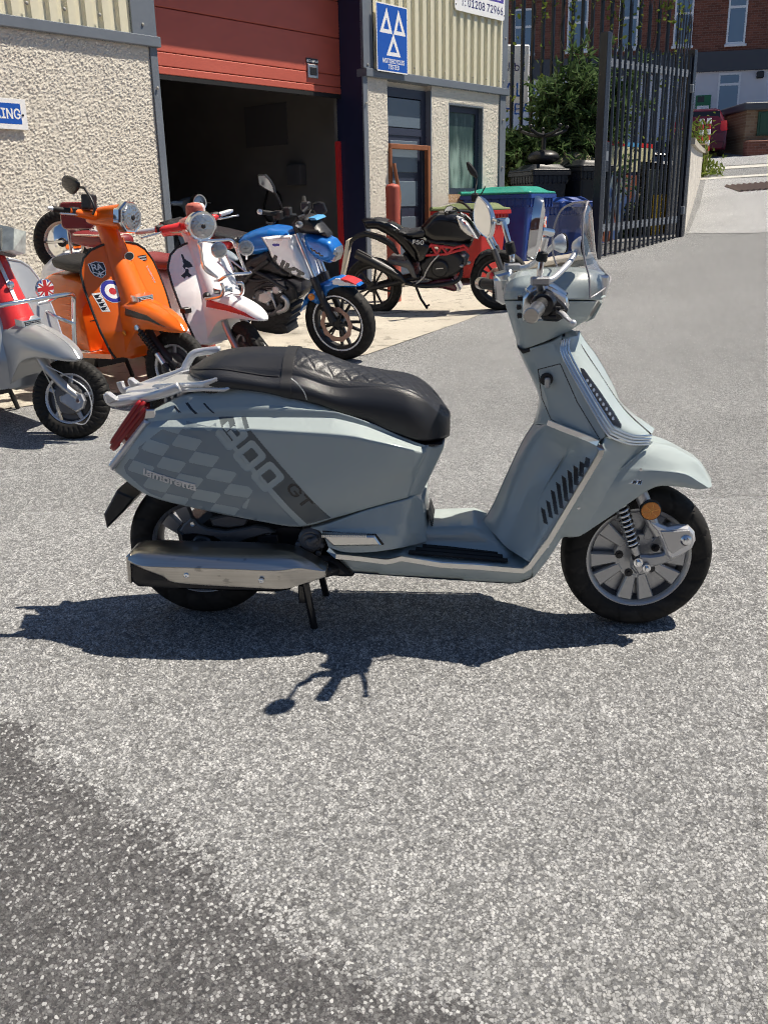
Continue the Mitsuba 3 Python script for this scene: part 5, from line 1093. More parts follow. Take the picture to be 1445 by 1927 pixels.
hp('front_mudguard', mg_m, 'paint_grey', 30)
sk = ribbon(A([(1.414,-.092,.631),(1.379,-.115,.604),(1.342,-.13,.575),(1.311,-.14,.552)]), .0022, .004); hp('mudguard_lip', sk, 'paint_grey', False)
# nose cover
nc_m, nc_h = rails([
    [(1.141,-.096,.936),(1.143,-.119,.889),(1.204,-.157,.788),(1.263,-.187,.697),(1.291,-.178,.673),(1.351,-.137,.645),(1.408,-.088,.632)],
    [(1.164,-.086,.939),(1.173,-.096,.899),(1.232,-.128,.805),(1.295,-.155,.72),(1.332,-.142,.688),(1.377,-.11,.66),(1.414,-.07,.638)],
    [(1.187,-.042,.935),(1.205,-.048,.901),(1.26,-.057,.823),(1.317,-.057,.741),(1.36,-.06,.695),(1.392,-.058,.667),(1.421,-.05,.642)],
    [(1.197,0,.942),(1.215,0,.914),(1.255,0,.863),(1.307,0,.777),(1.331,0,.727),(1.361,0,.697),(1.398,0,.673),(1.438,0,.645)]], 80, 9, crease=(2,), edge=.003, closed=True)
hp('nose_cover', nc_m, 'paint_grey', 30)
bl_ = A([(1.187,-.03,.929),(1.203,-.046,.901),(1.259,-.056,.821),(1.316,-.056,.74),(1.359,-.061,.695),(1.416,-.055,.645)]); bl_[:, 1] -= .003; hp('panel_joint', tube(curve(bl_, 5), .0022, 6), 'decal_black', True)
hi = [(1.193,.856),(1.203,.852),(1.251,.79),(1.292,.733),(1.314,.699),(1.311,.692),(1.286,.706),(1.237,.775),(1.201,.83)]; hn_ = hp('front_indicator', drape(sg.Polygon(hi), nc_h, .002, .006), 'black_gloss', False)
for k in range(9): q = A(hi[1]) * (1 - (k + 2) / 12.) + A(hi[4]) * ((k + 2) / 12.); hp('tooth', drape(sg.Point(q[0] - .009, q[1] - .004).buffer(.0042, quad_segs=3), nc_h, .0045, .004, .004), 'clear_lens', False, parent=hn_)
for k in range(4):
    o = k * 5.; 
    rb_ = [[(1.138,-.1,.932),(1.141,-.123,.889),(1.204,-.165,.784),(1.26,-.197,.695),(1.286,-.19,.67),(1.343,-.15,.641),(1.404,-.098,.626)], [(1.144,-.1,.934),(1.147,-.123,.892),(1.21,-.165,.787),(1.266,-.195,.699),(1.29,-.19,.678),(1.346,-.15,.649),(1.407,-.096,.634)], [(1.151,-.1,.935),(1.153,-.121,.895),(1.216,-.16,.789),(1.272,-.19,.704),(1.297,-.184,.684),(1.35,-.146,.656),(1.41,-.09,.64)], [(1.158,-.098,.936),(1.161,-.118,.897),(1.222,-.156,.793),(1.279,-.184,.709),(1.301,-.178,.69),(1.355,-.14,.662),(1.413,-.082,.648)]][k]
    q = A(rb_) + [0, -.003, 0]; hp('chrome_rib', tube(curve(q, 4), .0034, 8), 'chrome', True); hp('chrome_rib', tube(curve(q * [1, -1, 1], 4), .0034, 8), 'chrome', True)
bg = [(1.319,-.125,.531),(1.39,-.125,.517)]; bgh = lambda x, z: fs_h(x, z)
gq = A([(1.337,.518),(1.384,.511)]); gtl = along2d(affinity.scale(letters('GT', .0125, True), 2.3, 1, origin=(0, 0)), gq[0], gq[1])
bp = sg.Polygon([A(p)[[0, 2]] for p in [(1.324,-.125,.534),(1.391,-.125,.525),(1.387,-.125,.51),(1.319,-.125,.521)]]); bk_ = hp('badge', drape(bp, bgh, .002, .006), 'chrome', False); hp('field', drape(bp.buffer(-.0014), bgh, .0032, .006), 'decal_black', False, parent=bk_)
hp('lettering', drape(gtl, bgh, .0042, .004), 'chrome', False, parent=bk_)
rdm = sg.Polygon([A(p)[[0, 2]] for p in [(1.324,-.125,.532),(1.333,-.125,.531),(1.326,-.125,.521),(1.318,-.125,.522)]]); hp('mark', drape(rdm, bgh, .0044, .004), 'decal_red', False, parent=bk_)

for q in [(1.201,-.205,.459),(1.231,-.2,.584),(1.117,-.202,.334),(1.383,-.128,.555)]: q = A(q); hp('screw', lathe([(.0045, 0), (.0045, .0015), (.001, .0022)], 12, (q[0], -float(fs_h(q[0], q[2]) if q[0] < 1.25 else mg_h(q[0], q[2])), q[2]), (0, -1, 0)), 'chrome', 30)
# headset
hu_m, hu_h = rails([
    [(.994,0,1.093),(1.013,0,1.11),(1.051,0,1.117),(1.142,0,1.123),(1.202,0,1.121),(1.255,0,1.11),(1.269,0,1.101)],
    [(.985,-.052,1.091),(1.008,-.066,1.105),(1.055,-.074,1.113),(1.136,-.072,1.119),(1.203,-.062,1.116),(1.251,-.05,1.107),(1.264,-.045,1.101)],
    [(.975,-.06,1.065),(1.006,-.094,1.078),(1.064,-.11,1.088),(1.135,-.107,1.09),(1.202,-.09,1.086),(1.246,-.067,1.078),(1.261,-.057,1.077)],
    [(.973,-.045,1.039),(1.011,-.103,1.047),(1.073,-.131,1.05),(1.142,-.126,1.049),(1.204,-.097,1.044),(1.238,-.072,1.039),(1.251,-.06,1.041)]], 70, 9, edge=.005, closed=True, crease=(1,))
hp('headset_upper', hu_m, 'paint_grey', 30)
hl_m, hl_h = rails([
    [(.974,-.043,1.036),(1.012,-.099,1.043),(1.074,-.127,1.047),(1.143,-.122,1.045),(1.204,-.092,1.041),(1.234,-.068,1.037)],
    [(.993,-.04,.976),(1.018,-.086,.983),(1.072,-.109,.989),(1.132,-.108,.993),(1.183,-.08,.996),(1.216,-.055,.992)],
    [(1.02,-.03,.896),(1.033,-.062,.899),(1.072,-.086,.917),(1.11,-.088,.933),(1.148,-.062,.944),(1.207,-.045,.977)]], 60, 9, edge=.004, closed=True)
hp('headset_lower', hl_m, 'paint_grey', 30)
hlp = A([(1.236,-.05,1.11),(1.263,-.05,1.106),(1.266,-.05,1.084),(1.259,-.05,1.05),(1.243,-.06,1.045)]); hb_ = hp('headlight', prism(hlp[:, [0, 2]], -.072, .072, .006), 'chrome', 25)
hp('lens', prism([(p[0] + .006, p[1]) for p in inset(hlp[:, [0, 2]], .006)], -.060, .060, .004), 'clear_lens', 25, parent=hb_)
hf_ = A([(1.217,.05,.963),(1.231,.05,.978),(1.256,.05,1.019),(1.262,.05,1.021),(1.24,.05,.974)]); hp('headset_lip', prism(hf_[:, [0, 2]], .02, .075, .003), 'paint_grey', False)
hs_l = hp('collar', slab([(1.015,-.07,.905),(1.031,-.07,.899),(1.108,-.07,.924),(1.15,-.07,.945),(1.148,-.07,.933),(1.107,-.07,.911),(1.031,-.07,.887)], lambda x, z: .072 + 0 * x, edge=.004, step=.01), 'black_plastic')

# handlebar ends
def grip(parts): pass
ge, gi = A([(1.034,-.37,1.043)])[0], A([(1.077,-.2,1.057)])[0]
sh_c = A([(1.078,-.2,1.052)])[0]; gd_ = (ge - gi) / np.linalg.norm(ge - gi)
hg_ = hp('handlebar_grip', tube([gi, gi + (ge - gi) * .70], [.017, .0175], 20), 'rubber', 30, label='right handlebar grip with a silver end'); hp('bar_end', tube([gi + (ge - gi) * .52, gi + (ge - gi) * .54, ge - gd_ * .002, ge], [.0185, .0205, .0205, .018], 24), 'brushed_steel', 30, parent=hg_)
hp('throttle_cup', lathe([(.012, .0), (.034, .0), (.036, .012), (.030, .030), (.018, .034)], 28, sh_c, gd_), 'black_gloss', 40, parent=hg_)
sw = A([(1.023,-.175,1),(1.021,-.175,1.062),(1.037,-.17,1.083),(1.058,-.17,1.093),(1.087,-.16,1.093),(1.116,-.16,1.078),(1.14,-.16,1.065),(1.147,-.16,1.042),(1.139,-.165,1.017),(1.112,-.17,1)])
hp('switch_housing', prism(sw[:, [0, 2]], -.185, -.10, .006), 'chrome', 30, parent=hg_)
sw2 = A([(1.06,-.2,1.071),(1.079,-.2,1.082),(1.105,-.2,1.071),(1.132,-.2,1.048),(1.141,-.2,1.036),(1.136,-.2,1.016),(1.114,-.2,1.002),(1.077,-.2,1.005),(1.065,-.2,1.02)]); hp('switch_pod', prism(sw2[:, [0, 2]], -.215, -.186, .006), 'black_gloss', 30, parent=hg_)
cv = A([(1.035,-.17,1.073),(1.055,-.165,1.088),(1.084,-.16,1.091),(1.112,-.15,1.075),(1.135,-.15,1.058)]); hp('shroud', tube(curve(cv, 5), .016, 12), 'chrome', True, parent=hg_)
for q in [(1.016,-.165,1.061),(1.014,-.165,1.036),(1.016,-.165,1.013)]: hp('button', box(q[0] - .009, q[0] + .004, q[1] - .014, q[1] + .01, q[2] - .006, q[2] + .006, .002), 'black_plastic', parent=hg_)
for q in [(1.111,-.215,1.041),(1.123,-.215,1.033),(1.101,-.215,1.016)]: hp('switch', box(q[0] - .010, q[0] + .010, q[1] - .008, q[1] + .006, q[2] - .004, q[2] + .004, .002), 'dark_metal', parent=hg_)
lv = [(1.11,-.2,1.031),(1.125,-.23,1.027),(1.135,-.28,1.02),(1.143,-.34,1.019)]; hp('brake_lever', cat([tube(curve(lv, 5), np.linspace(.009, .0055, 16), 10, flat=(1.2, .8)), ball(lv[-1], .0095, 2)]), 'satin_metal', True, parent=hg_)
gl_o, gl_i = A([(.904,.36,1.039)])[0], A([(.973,.2,1.048)])[0]; gld = (gl_o - gl_i) / np.linalg.norm(gl_o - gl_i)
hg2 = hp('handlebar_grip', tube([gl_i, gl_o - gld * .03], [.017, .0175], 20), 'rubber', 30, label='left handlebar grip with a silver end'); hp('bar_end', tube([gl_o - gld * .032, gl_o - gld * .002, gl_o], [.020, .020, .018], 20), 'brushed_steel', 30, parent=hg2)
s2 = A([(.944,.2,1.077),(.972,.2,1.082),(.989,.2,1.069),(.991,.2,1.004),(.974,.2,.999),(.952,.2,1.012)]); hp('switch_housing', prism(s2[:, [0, 2]], .13, .215, .006), 'chrome', 30, parent=hg2)
s3_ = A([(.947,.2,1.09),(.992,.2,1.1),(1.001,.2,1.07),(.964,.2,1.071)]); hp('shroud', prism(s3_[:, [0, 2]], .12, .215, .006), 'chrome', 30, parent=hg2)
for q in [(.953,.2,1.06),(.954,.2,1.037),(.954,.2,1.017)]: hp('button', box(q[0] - .012, q[0] + .004, q[1] - .02, q[1] + .01, q[2] - .008, q[2] + .008, .002), 'black_plastic', parent=hg2)
lv2 = A([(.994,.2,1.072),(.99,.24,1.059),(.968,.36,1.042)]); hp('brake_lever', tube(curve(lv2, 5), .006, 8), 'satin_metal', True, parent=hg2)

# mirrors with their stems
def mirror(base, sleeve, sleeve2, top, tee, outline, nrm, lab, thick=.022):
    k = hp('mirror', tube([base, sleeve], .0085, 14), 'chrome', True, label=lab)
    hp('sleeve', tube([sleeve, A(sleeve) * .85 + A(sleeve2) * .15, A(sleeve) * .1 + A(sleeve2) * .9, sleeve2], [.012, .0155, .0155, .011], 16), 'rubber', 35, parent=k)
    hp('stem', tube([sleeve2, top], .0085, 14), 'chrome', True, parent=k); hp('joint', tube(tee, .0105, 14), 'chrome', 35, parent=k)
    o = A(outline); c = o.mean(0); n = A(nrm, float); n /= np.linalg.norm(n); o = o - ((o - c) @ n)[:, None] * n
    o = np.vstack([curve(np.vstack([o, o[:1]]), 6)[:-1]])
    rings = [c + (o - c) * .96 + n * .001, c + (o - c) * 1.02 + n * .002, c + (o - c) * 1.045 - n * .006, c + (o - c) * .98 - n * thick * .7, c + (o - c) * .6 - n * thick]
    hp('shell', loft(rings), 'chrome', 45, parent=k); hp('glass', loft([c + (o - c) * .94 + n * .0015, c + (o - c) * .94 + n * .0025]), 'mirror_glass', 20, parent=k)
    return c
# far (left) mirror: its glass faces back towards the rider
m1 = [(.877,.36,1.307),(.891,.36,1.309),(.911,.35,1.301),(.935,.33,1.278),(.952,.32,1.248),(.957,.32,1.209),(.947,.325,1.188),(.932,.33,1.186),(.899,.345,1.2),(.874,.355,1.216),(.865,.365,1.241),(.864,.365,1.28)]
c1 = mirror([(1.004,.25,1.117)][0], [(1.002,.25,1.14)][0], [(.991,.25,1.177)][0], [(.973,.26,1.237)][0], [(.986,.27,1.239),(.956,.3,1.236)], m1, [-.80, -.62, .05], 'left mirror turned to show its glass')
hp('ball_joint', tube([[(.958,.27,1.238)][0], c1 + [.02, 0, 0]], .006, 10), 'chrome', True)
m2 = A([(1.016,-.36,1.215),(1.018,-.36,1.243),(1.021,-.36,1.272),(1.027,-.36,1.298),(1.033,-.37,1.306),(1.038,-.38,1.301),(1.041,-.38,1.275),(1.038,-.375,1.244),(1.033,-.37,1.213),(1.025,-.36,1.204)])
c2 = m2.mean(0)
ell = [c2 + [-.006 * math.cos(t), -.040 * math.cos(t), .073 * math.sin(t) + .016 * math.cos(t) * 0] for t in np.arange(12) * math.pi / 6]
c2 = mirror([(1.061,-.21,1.11)][0], [(1.064,-.21,1.161)][0], [(1.067,-.21,1.186)][0], [(1.074,-.22,1.224)][0], [(1.088,-.22,1.236),(1.057,-.26,1.243)], [p + A([(p[2] - c2[2]) * .16, 0, 0]) for p in ell], [-1., .12, .1], 'right mirror seen edge-on', .026)
hp('ball_joint', tube([[(1.059,-.25,1.242)][0], c2 + [.02, .01, 0]], .006, 10), 'chrome', True)
# screen and its arms
far = [(1.136,.13,1.109),(1.122,.135,1.145),(1.117,.135,1.179),(1.119,.135,1.219),(1.128,.13,1.254),(1.142,.115,1.28),(1.169,.08,1.297)]
mid = [(1.271,.01,1.1),(1.254,.02,1.116),(1.235,.02,1.137),(1.225,.02,1.175),(1.217,.02,1.231),(1.209,.02,1.28),(1.199,.02,1.302)]
near = [(1.208,-.12,1.052),(1.201,-.125,1.112),(1.187,-.125,1.157),(1.178,-.125,1.217),(1.179,-.115,1.266),(1.188,-.09,1.294),(1.193,-.06,1.304)]
far, mid, near = A(far), A(mid), A(near); rows = []
for k in range(7):
    q = []
    for t in np.linspace(0, 1, 17):
        l0, l1, l2 = (t - .5) * (t - 1) * 2, -4 * t * (t - 1), 2 * t * (t - .5); q.append(far[k] * l0 + mid[k] * l1 + near[k] * l2)
    rows.append(q)
rows = A(rows); rr2 = np.stack([curve(rows[:, j], 5) for j in range(17)], 1); h_, w_ = rr2.shape[:2]
i = (np.arange(h_ - 1)[:, None] * w_ + np.arange(w_ - 1)).ravel()
sc_k = hp('flyscreen', (rr2.reshape(-1, 3), np.vstack([np.stack([i, i + 1, i + w_ + 1], 1), np.stack([i, i + w_ + 1, i + w_], 1)])), 'screen_acrylic', True)
rim_ = np.vstack([rr2[:, 0], rr2[-1, 1:-1], rr2[::-1, -1]]); hp('edge', tube(rim_, .0028, 8), 'acrylic_edge', True, parent=sc_k); hp('edge', tube(rr2[0], .0028, 8), 'acrylic_edge', True, parent=sc_k)
def arm(cl, path, disc, dn, lab):
    k = hp('screen_arm', tube(curve(path, 6), .0085, 12), 'satin_metal', True, label=lab); hp('clamp', box(cl[0] - .022, cl[0] + .030, cl[1] - .018, cl[1] + .018, cl[2] - .011, cl[2] + .011, .004), 'cast_metal', parent=k)
    d = A(disc); n = A(dn, float); n /= np.linalg.norm(n)
    hp('cup', lathe([(.010, -.030), (.016, -.026), (.026, -.010), (.028, -.002), (.027, .002)], 28, d, n), 'satin_metal', 40, parent=k); hp('pad', lathe([(.0285, .0025), (.0285, .007), (.001, .008)], 28, d, n), 'rubber', parent=k)
arm([(1.06,-.21,1.111)][0], [(1.072,-.21,1.113),(1.095,-.2,1.114),(1.12,-.17,1.13),(1.147,-.13,1.152),(1.166,-.1,1.175),(1.178,-.09,1.185)], [(1.185,-.085,1.189)][0], [1, -.42, .1], 'right screen arm')
arm([(1,.25,1.101)][0], [(1.008,.25,1.099),(1.047,.23,1.102),(1.074,.2,1.123),(1.102,.15,1.154),(1.118,.12,1.173),(1.129,.11,1.18)], [(1.145,.1,1.183)][0], [1, .30, .1], 'left screen arm')
hp('clamp_block', tube([[(1.061,-.21,1.109)][0], A([(1.068,-.19,1.085)][0])], .012, 10), 'cast_metal'); hp('clamp_block', tube([[(1,.25,1.096)][0], A([(.989,.22,1.075)][0])], .012, 10), 'cast_metal')

# front wheel, fork, shock
FW = A([(1.41,0,.227)][0]) * [1, 0, 0] + [0, 0, .236]
steer = lambda m: rot(m, (-.42, 0, .9), 5., FW)
fw = hp('front_wheel', steer(tyre(.236, .118, .160, FW, lug(17, .9, .0045, .10, .30, .78, mid=False), 300, 44)), 'tyre_rubber', True)
def rim12(R, w, c, n, spoke, depth=.034, hub=.052, bolts=5):
    out = {}
    lip = [(R - .016, -w * .72), (R - .010, -w * .92), (R - .004, -w), (R + .003, -w), (R + .003, -w * .85), (R - .012, -w * .6)]
    out['rim'] = cat([lathe(lip + lip[:1], 72, c, (0, 1, 0), caps=False), lathe([(r, -y) for r, y in lip + lip[:1]][::-1], 72, c, (0, 1, 0), caps=False)])
    out['barrel'] = lathe([(R - .013, -w * .7), (R - .024, -w * .35), (R - .026, 0), (R - .024, w * .35), (R - .013, w * .7), (R - .008, w * .7), (R - .008, -w * .7), (R - .013, -w * .7)], 72, c, (0, 1, 0), caps=False)  # takes a darker metal than the rim, painting in the shade inside the wheel
    return out
def disc(c, r, y0, y1, n=40, bev=.003): return lathe([(.001, y0), (r - bev, y0), (r, y0 + bev), (r, y1 - bev), (r - bev, y1), (.001, y1)], n, c, (0, 1, 0), caps=False)
def radial(c, a, r0, r1, w0, w1, y0, y1, bev=.003):
    ca, sa = math.cos(a), math.sin(a); p = [(r0, -w0), (r1, -w1), (r1, w1), (r0, w0)]
    m = prism([(x, z) for x, z in p], y0, y1, bev); v = m[0]; return np.column_stack([v[:, 0] * ca - v[:, 2] * sa, v[:, 1], v[:, 0] * sa + v[:, 2] * ca]) + c, m[1]
hp('rim', steer(rim12(.165, .046, FW, 12, None)['rim']), 'rim_metal', 35, parent=fw); hp('barrel', steer(rim12(.165, .046, FW, 12, None)['barrel']), 'engine_metal', 35, parent=fw)
for k in range(10): hp('spoke', steer(radial(FW, k * math.pi / 5 + (.075 if k % 2 else -.075), .060, .150, .014, .0255, -.034, -.012, .004)), 'rim_metal', 30, parent=fw)
hp('hub', steer(cat([disc(FW, .075, -.032, .03), lathe([(.132, -.004), (.145, -.004), (.145, .004), (.132, .004)], 48, FW, (0, 1, 0))])), 'rim_metal', 35, parent=fw)
for k in range(5):
    a = k * 2 * math.pi / 5 + .5; q = FW + A([.060 * math.cos(a), 0, .060 * math.sin(a)]); hp('wheel_bolt', steer(cat([lathe([(.013, -.036), (.013, -.032)], 16, q, (0, 1, 0)), lathe([(.006, -.042), (.007, -.036)], 6, q, (0, 1, 0))])), 'dark_metal', 20, parent=fw)
hp('brake_disc', steer(lathe([(.062, .034), (.115, .034), (.115, .038), (.062, .038)], 48, FW, (0, 1, 0))), 'cast_metal', 30, parent=fw)
fk = hp('front_fork', tube([(1.378,-.075,.503),(1.402,-.08,.454),(1.439,-.085,.37),(1.46,-.088,.337)], [.021, .021, .019, .018], 18), 'cast_metal', True)
ar = A([(1.418,-.095,.391),(1.456,-.095,.374),(1.482,-.095,.364),(1.511,-.095,.37),(1.543,-.095,.369),(1.562,-.095,.35),(1.567,-.095,.324),(1.559,-.095,.298),(1.528,-.095,.272),(1.501,-.095,.258),(1.485,-.095,.27),(1.465,-.095,.317),(1.445,-.095,.352)]); hp('knuckle', prism(ar[:, [0, 2]], -.108, -.078, .008), 'satin_metal', 25, parent=fk)
ar2 = A([(1.459,-.115,.355),(1.501,-.115,.357),(1.544,-.115,.36),(1.551,-.115,.337),(1.542,-.115,.313),(1.501,-.115,.282),(1.486,-.115,.294)]); hp('cover_plate', prism(ar2[:, [0, 2]], -.1135, -.108, .0015), 'cast_metal', False, parent=fk)
pc = A([(1.536,-.115,.328)])[0]; hp('pivot_bolt', lathe([(.017, -.108), (.017, -.116), (.012, -.121), (.009, -.121), (.009, -.130), (.001, -.131)][::-1], 22, (pc[0], 0, pc[2]), (0, 1, 0)), 'chrome', 30, parent=fk)
tl_ = A([(1.381,-.085,.254),(1.386,-.085,.272),(1.412,-.085,.265),(1.443,-.085,.264),(1.474,-.085,.27),(1.5,-.085,.289),(1.523,-.085,.264),(1.493,-.085,.242),(1.454,-.085,.227),(1.415,-.085,.208),(1.401,-.085,.2),(1.383,-.085,.222)]); hp('trailing_link', prism(tl_[:, [0, 2]], -.092, -.066, .006), 'rim_metal', 25, parent=fk)
bb = A([(1.384,-.09,.265),(1.408,-.09,.269),(1.421,-.09,.221),(1.408,-.09,.205),(1.388,-.09,.235)]); hp('shock_lug', prism(bb[:, [0, 2]], -.102, -.090, .003), 'cast_metal', False, parent=fk)
for q, r in ((A([(1.401,-.1,.25)])[0], .0115), (A([(1.428,-.1,.231)])[0], .010)): hp('axle_nut', lathe([(r * .6, -.122), (r * .75, -.120), (r * .75, -.112), (r * 1.25, -.112), (r * 1.25, -.100)], 14, (q[0], 0, q[2]), (0, 1, 0)), 'chrome', 30, parent=fk)
sa_, sb_ = A([(1.328,-.095,.467)])[0], A([(1.384,-.095,.298)])[0]
sh_ = hp('shock_absorber', tube([sa_, sb_, A([(1.398,-.095,.255)])[0]], [.011, .011, .013], 14), 'dark_metal', True); hp('spring', spring(sa_, sb_, .0185, .0042, 11), 'chrome', True, parent=sh_); hp('sleeve', tube([sb_, A([(1.396,-.095,.271)])[0]], [.0155, .013], 16), 'cast_metal', 30, parent=sh_)
rf = A([(1.425,-.115,.421)])[0]; rk_ = hp('side_reflector', lathe([(.0315, -.096), (.0315, -.110), (.029, -.1125)], 32, (rf[0], 0, rf[2]), (0, 1, 0)), 'black_plastic', 30); hp('lens', lathe([(.0285, -.1128), (.027, -.1155), (.001, -.1165)], 32, (rf[0], 0, rf[2]), (0, 1, 0)), 'amber_lens', 25, parent=rk_)
for k in range(6): a = k * math.pi / 3 + .26; hp('facet_line', rod((rf[0], -.1164, rf[2]), (rf[0] + .026 * math.cos(a), -.1156, rf[2] + .026 * math.sin(a)), .0008, 5), 'decal_amber', parent=rk_)
mat('decal_amber', base_color=(.80, .40, .08), roughness=.3)

# rear wheel, engine, exhaust, stand
RW = A([.0, 0, .243])
rwk = hp('rear_wheel', tyre(.2434, .128, .154, RW, lug(17, .9, .0045, .10, .30, .78, mid=False), 300, 44), 'tyre_rubber', True)
hp('rim', rim12(.164, .05, RW, 12, None)['rim'], 'rim_metal', 35, parent=rwk); hp('barrel', rim12(.164, .05, RW, 12, None)['barrel'], 'engine_metal', 35, parent=rwk)
for k in range(10): hp('spoke', radial(RW, k * math.pi / 5 + (.075 if k % 2 else -.075), .05, .148, .014, .0255, -.034, -.010, .004), 'rim_metal', 30, parent=rwk)
hp('hub', disc(RW, .06, -.04, .04), 'engine_metal', parent=rwk)
sa2 = A([(-.029,-.13,.34),(-.014,-.13,.362),(.012,-.13,.385),(.024,-.13,.378),(.036,-.13,.362),(.062,-.13,.349),(.12,-.13,.341),(.179,-.13,.352),(.215,-.13,.362),(.256,-.13,.357),(.28,-.13,.34),(.246,-.13,.334),(.193,-.13,.317),(.145,-.13,.298),(.113,-.13,.3),(.08,-.13,.322),(.023,-.13,.331),(-.009,-.13,.327)]); hp('swing_arm', prism(sa2[:, [0, 2]], -.145, -.120, .005), 'engine_metal', 25)
bq = A([(.018,-.148,.367)])[0]; hp('arm_bolt', lathe([(.001, -.152), (.007, -.151), (.009, -.146), (.009, -.140)], 16, (bq[0], 0, bq[2]), (0, 1, 0)), 'chrome', 30)
eb = A([(-.057,-.1,.322),(.02,-.1,.363),(.063,-.1,.396),(.191,-.1,.39),(.343,-.1,.356),(.428,-.1,.358),(.478,-.1,.332),(.491,-.1,.241),(.507,-.1,.189),(.403,-.1,.174),(.266,-.1,.217),(.092,-.1,.232),(-.048,-.1,.238)]); hp('engine_block', prism(eb[:, [0, 2]], -.105, .15, .02), 'dark_metal', 25)
for q, r, m_ in ((A([(.036,-.13,.286)])[0], .034, 'engine_metal'), (A([(.136,-.12,.278)])[0], .028, 'dark_metal'), (A([(.251,-.12,.326)])[0], .012, 'engine_metal'), (A([(.191,-.12,.325)])[0], .02, 'dark_metal')): hp('engine_cover', disc(q * [1, 0, 1], r, -.132, -.10, 24, .006), m_, 30)
hp('gearbox_casing', prism(A([(.067,-.12,.377),(.128,-.12,.391),(.195,-.12,.379),(.18,-.12,.352),(.124,-.12,.344),(.073,-.12,.35)])[:, [0, 2]], -.125, -.1, .006), 'engine_metal', 25); hp('engine_bracket', prism(A([(.218,-.13,.328),(.284,-.13,.329),(.286,-.13,.279),(.218,-.13,.273)])[:, [0, 2]], -.135, -.1, .004), 'dark_metal', 25)
sq = A([(.396,-.18,.329)])[0]; sm = hp('starter_cover', cat([disc(sq * [1, 0, 1], .040, -.178, -.10, 36, .008), disc(sq * [1, 0, 1], .026, -.184, -.178, 28, .003)]), 'engine_metal', 30)
hp('boss', cat([disc(sq * [1, 0, 1], .013, -.197, -.184, 20, .003), rod((sq[0], -.192, sq[2]), (sq[0] + .026, -.190, sq[2] + .016), .009)]), 'engine_metal', 30, parent=sm)
for q in [(.356,-.18,.315),(.43,-.18,.313),(.418,-.18,.286)]: hp('lug', disc(A(q) * [1, 0, 1], .009, -.178, -.14, 14), 'engine_metal', 30, parent=sm)
hp('crankcase', prism(A([(.397,-.14,.274),(.456,-.14,.266),(.521,-.14,.21),(.495,-.14,.198),(.427,-.14,.202),(.387,-.14,.238)])[:, [0, 2]], -.16, .1, .012), 'dark_metal', 25)
sc_ = A([(.185,-.1,.353),(.343,-.1,.358),(.41,-.1,.33),(.423,-.1,.239),(.337,-.1,.247),(.198,-.1,.244)]); hp('engine_shroud', prism(sc_[:, [0, 2]], -.115, .12, .01), 'black_plastic', 25)
# exhaust: a silver heat shield over a black can
ex_m, ex_h = rails([
    [(-.156,-.255,.306),(-.14,-.235,.318),(-.104,-.222,.318),(.099,-.222,.319),(.265,-.222,.317),(.34,-.228,.314),(.399,-.245,.296),(.454,-.26,.269)],
    [(-.155,-.268,.303),(-.126,-.27,.313),(-.078,-.272,.313),(.112,-.274,.311),(.275,-.272,.309),(.351,-.264,.304),(.405,-.262,.285),(.455,-.264,.269)],
    [(-.155,-.275,.297),(-.1,-.296,.286),(.046,-.304,.286),(.183,-.304,.284),(.31,-.297,.279),(.373,-.282,.283),(.419,-.272,.274),(.455,-.266,.267)],
    [(-.155,-.276,.289),(-.104,-.29,.273),(-.048,-.286,.248),(.002,-.281,.223),(.234,-.279,.212),(.33,-.275,.21),(.392,-.27,.228),(.452,-.264,.246)]], 90, 8, crease=(2,), edge=.003, thick=.05, mirror=False)
exk = hp('exhaust', ex_m, 'brushed_steel', 30, label='brushed silver exhaust shield')
bo = [(-.156,-.272,.283),(-.169,-.262,.221),(-.143,-.26,.195),(-.003,-.26,.19),(.165,-.26,.187),(.291,-.258,.186),(.337,-.25,.192),(.364,-.25,.224),(.233,-.24,.278),(-.066,-.24,.298)]; hp('silencer', slab(bo, hf(bo, smooth=.01), edge=.012, step=.014, thick=.11, two=False), 'black_plastic', 40, parent=exk)
hp('end_cap', prism(A([(-.162,-.27,.304),(-.148,-.27,.315),(-.157,-.27,.211),(-.166,-.27,.221)])[:, [0, 2]], -.270, -.17, .004), 'brushed_steel', 25, parent=exk)
for q in [(.033,-.296,.258),(.263,-.296,.246)]: hp('bolt', cat([lathe([(.001, 0), (.0085, 0), (.0085, .004), (.006, .006), (.0035, .006), (.003, .003), (.001, .003)][1:], 18, (q[0], q[1] + .002, q[2]), (0, -1, 0))]), 'chrome', 30, parent=exk)
hp('pipe', tube(curve([(.442,-.2,.237),(.464,-.15,.222),(.504,-.08,.188)], 5), .019, 14), 'dark_metal', True, parent=exk)
sl = A([(.348,-.1,.185),(.36,-.11,.149),(.386,-.125,-.015)]); cs = hp('centre_stand', tube(sl, [.014, .013, .012], 12), 'black_gloss', True); hp('leg', tube(sl * [1, -1, 1], [.014, .013, .012], 12), 'black_gloss', True, parent=cs)
hp('foot', ball(sl[2], .022, 2, (1.1, .8, .75)), 'black_gloss', True, parent=cs); hp('foot', ball(sl[2] * [1, -1, 1], .022, 2, (1.1, .8, .75)), 'black_gloss', True, parent=cs); hp('crossbar', tube([sl[1], sl[1] * [1, -1, 1]], .011, 10), 'black_gloss', True, parent=cs)
tg = A([(.336,-.12,.153),(.356,-.12,.146),(.362,-.12,.084),(.336,-.12,.085)]); hp('tang', prism(tg[:, [0, 2]], -.12, -.105, .003), 'black_gloss', False, parent=cs)

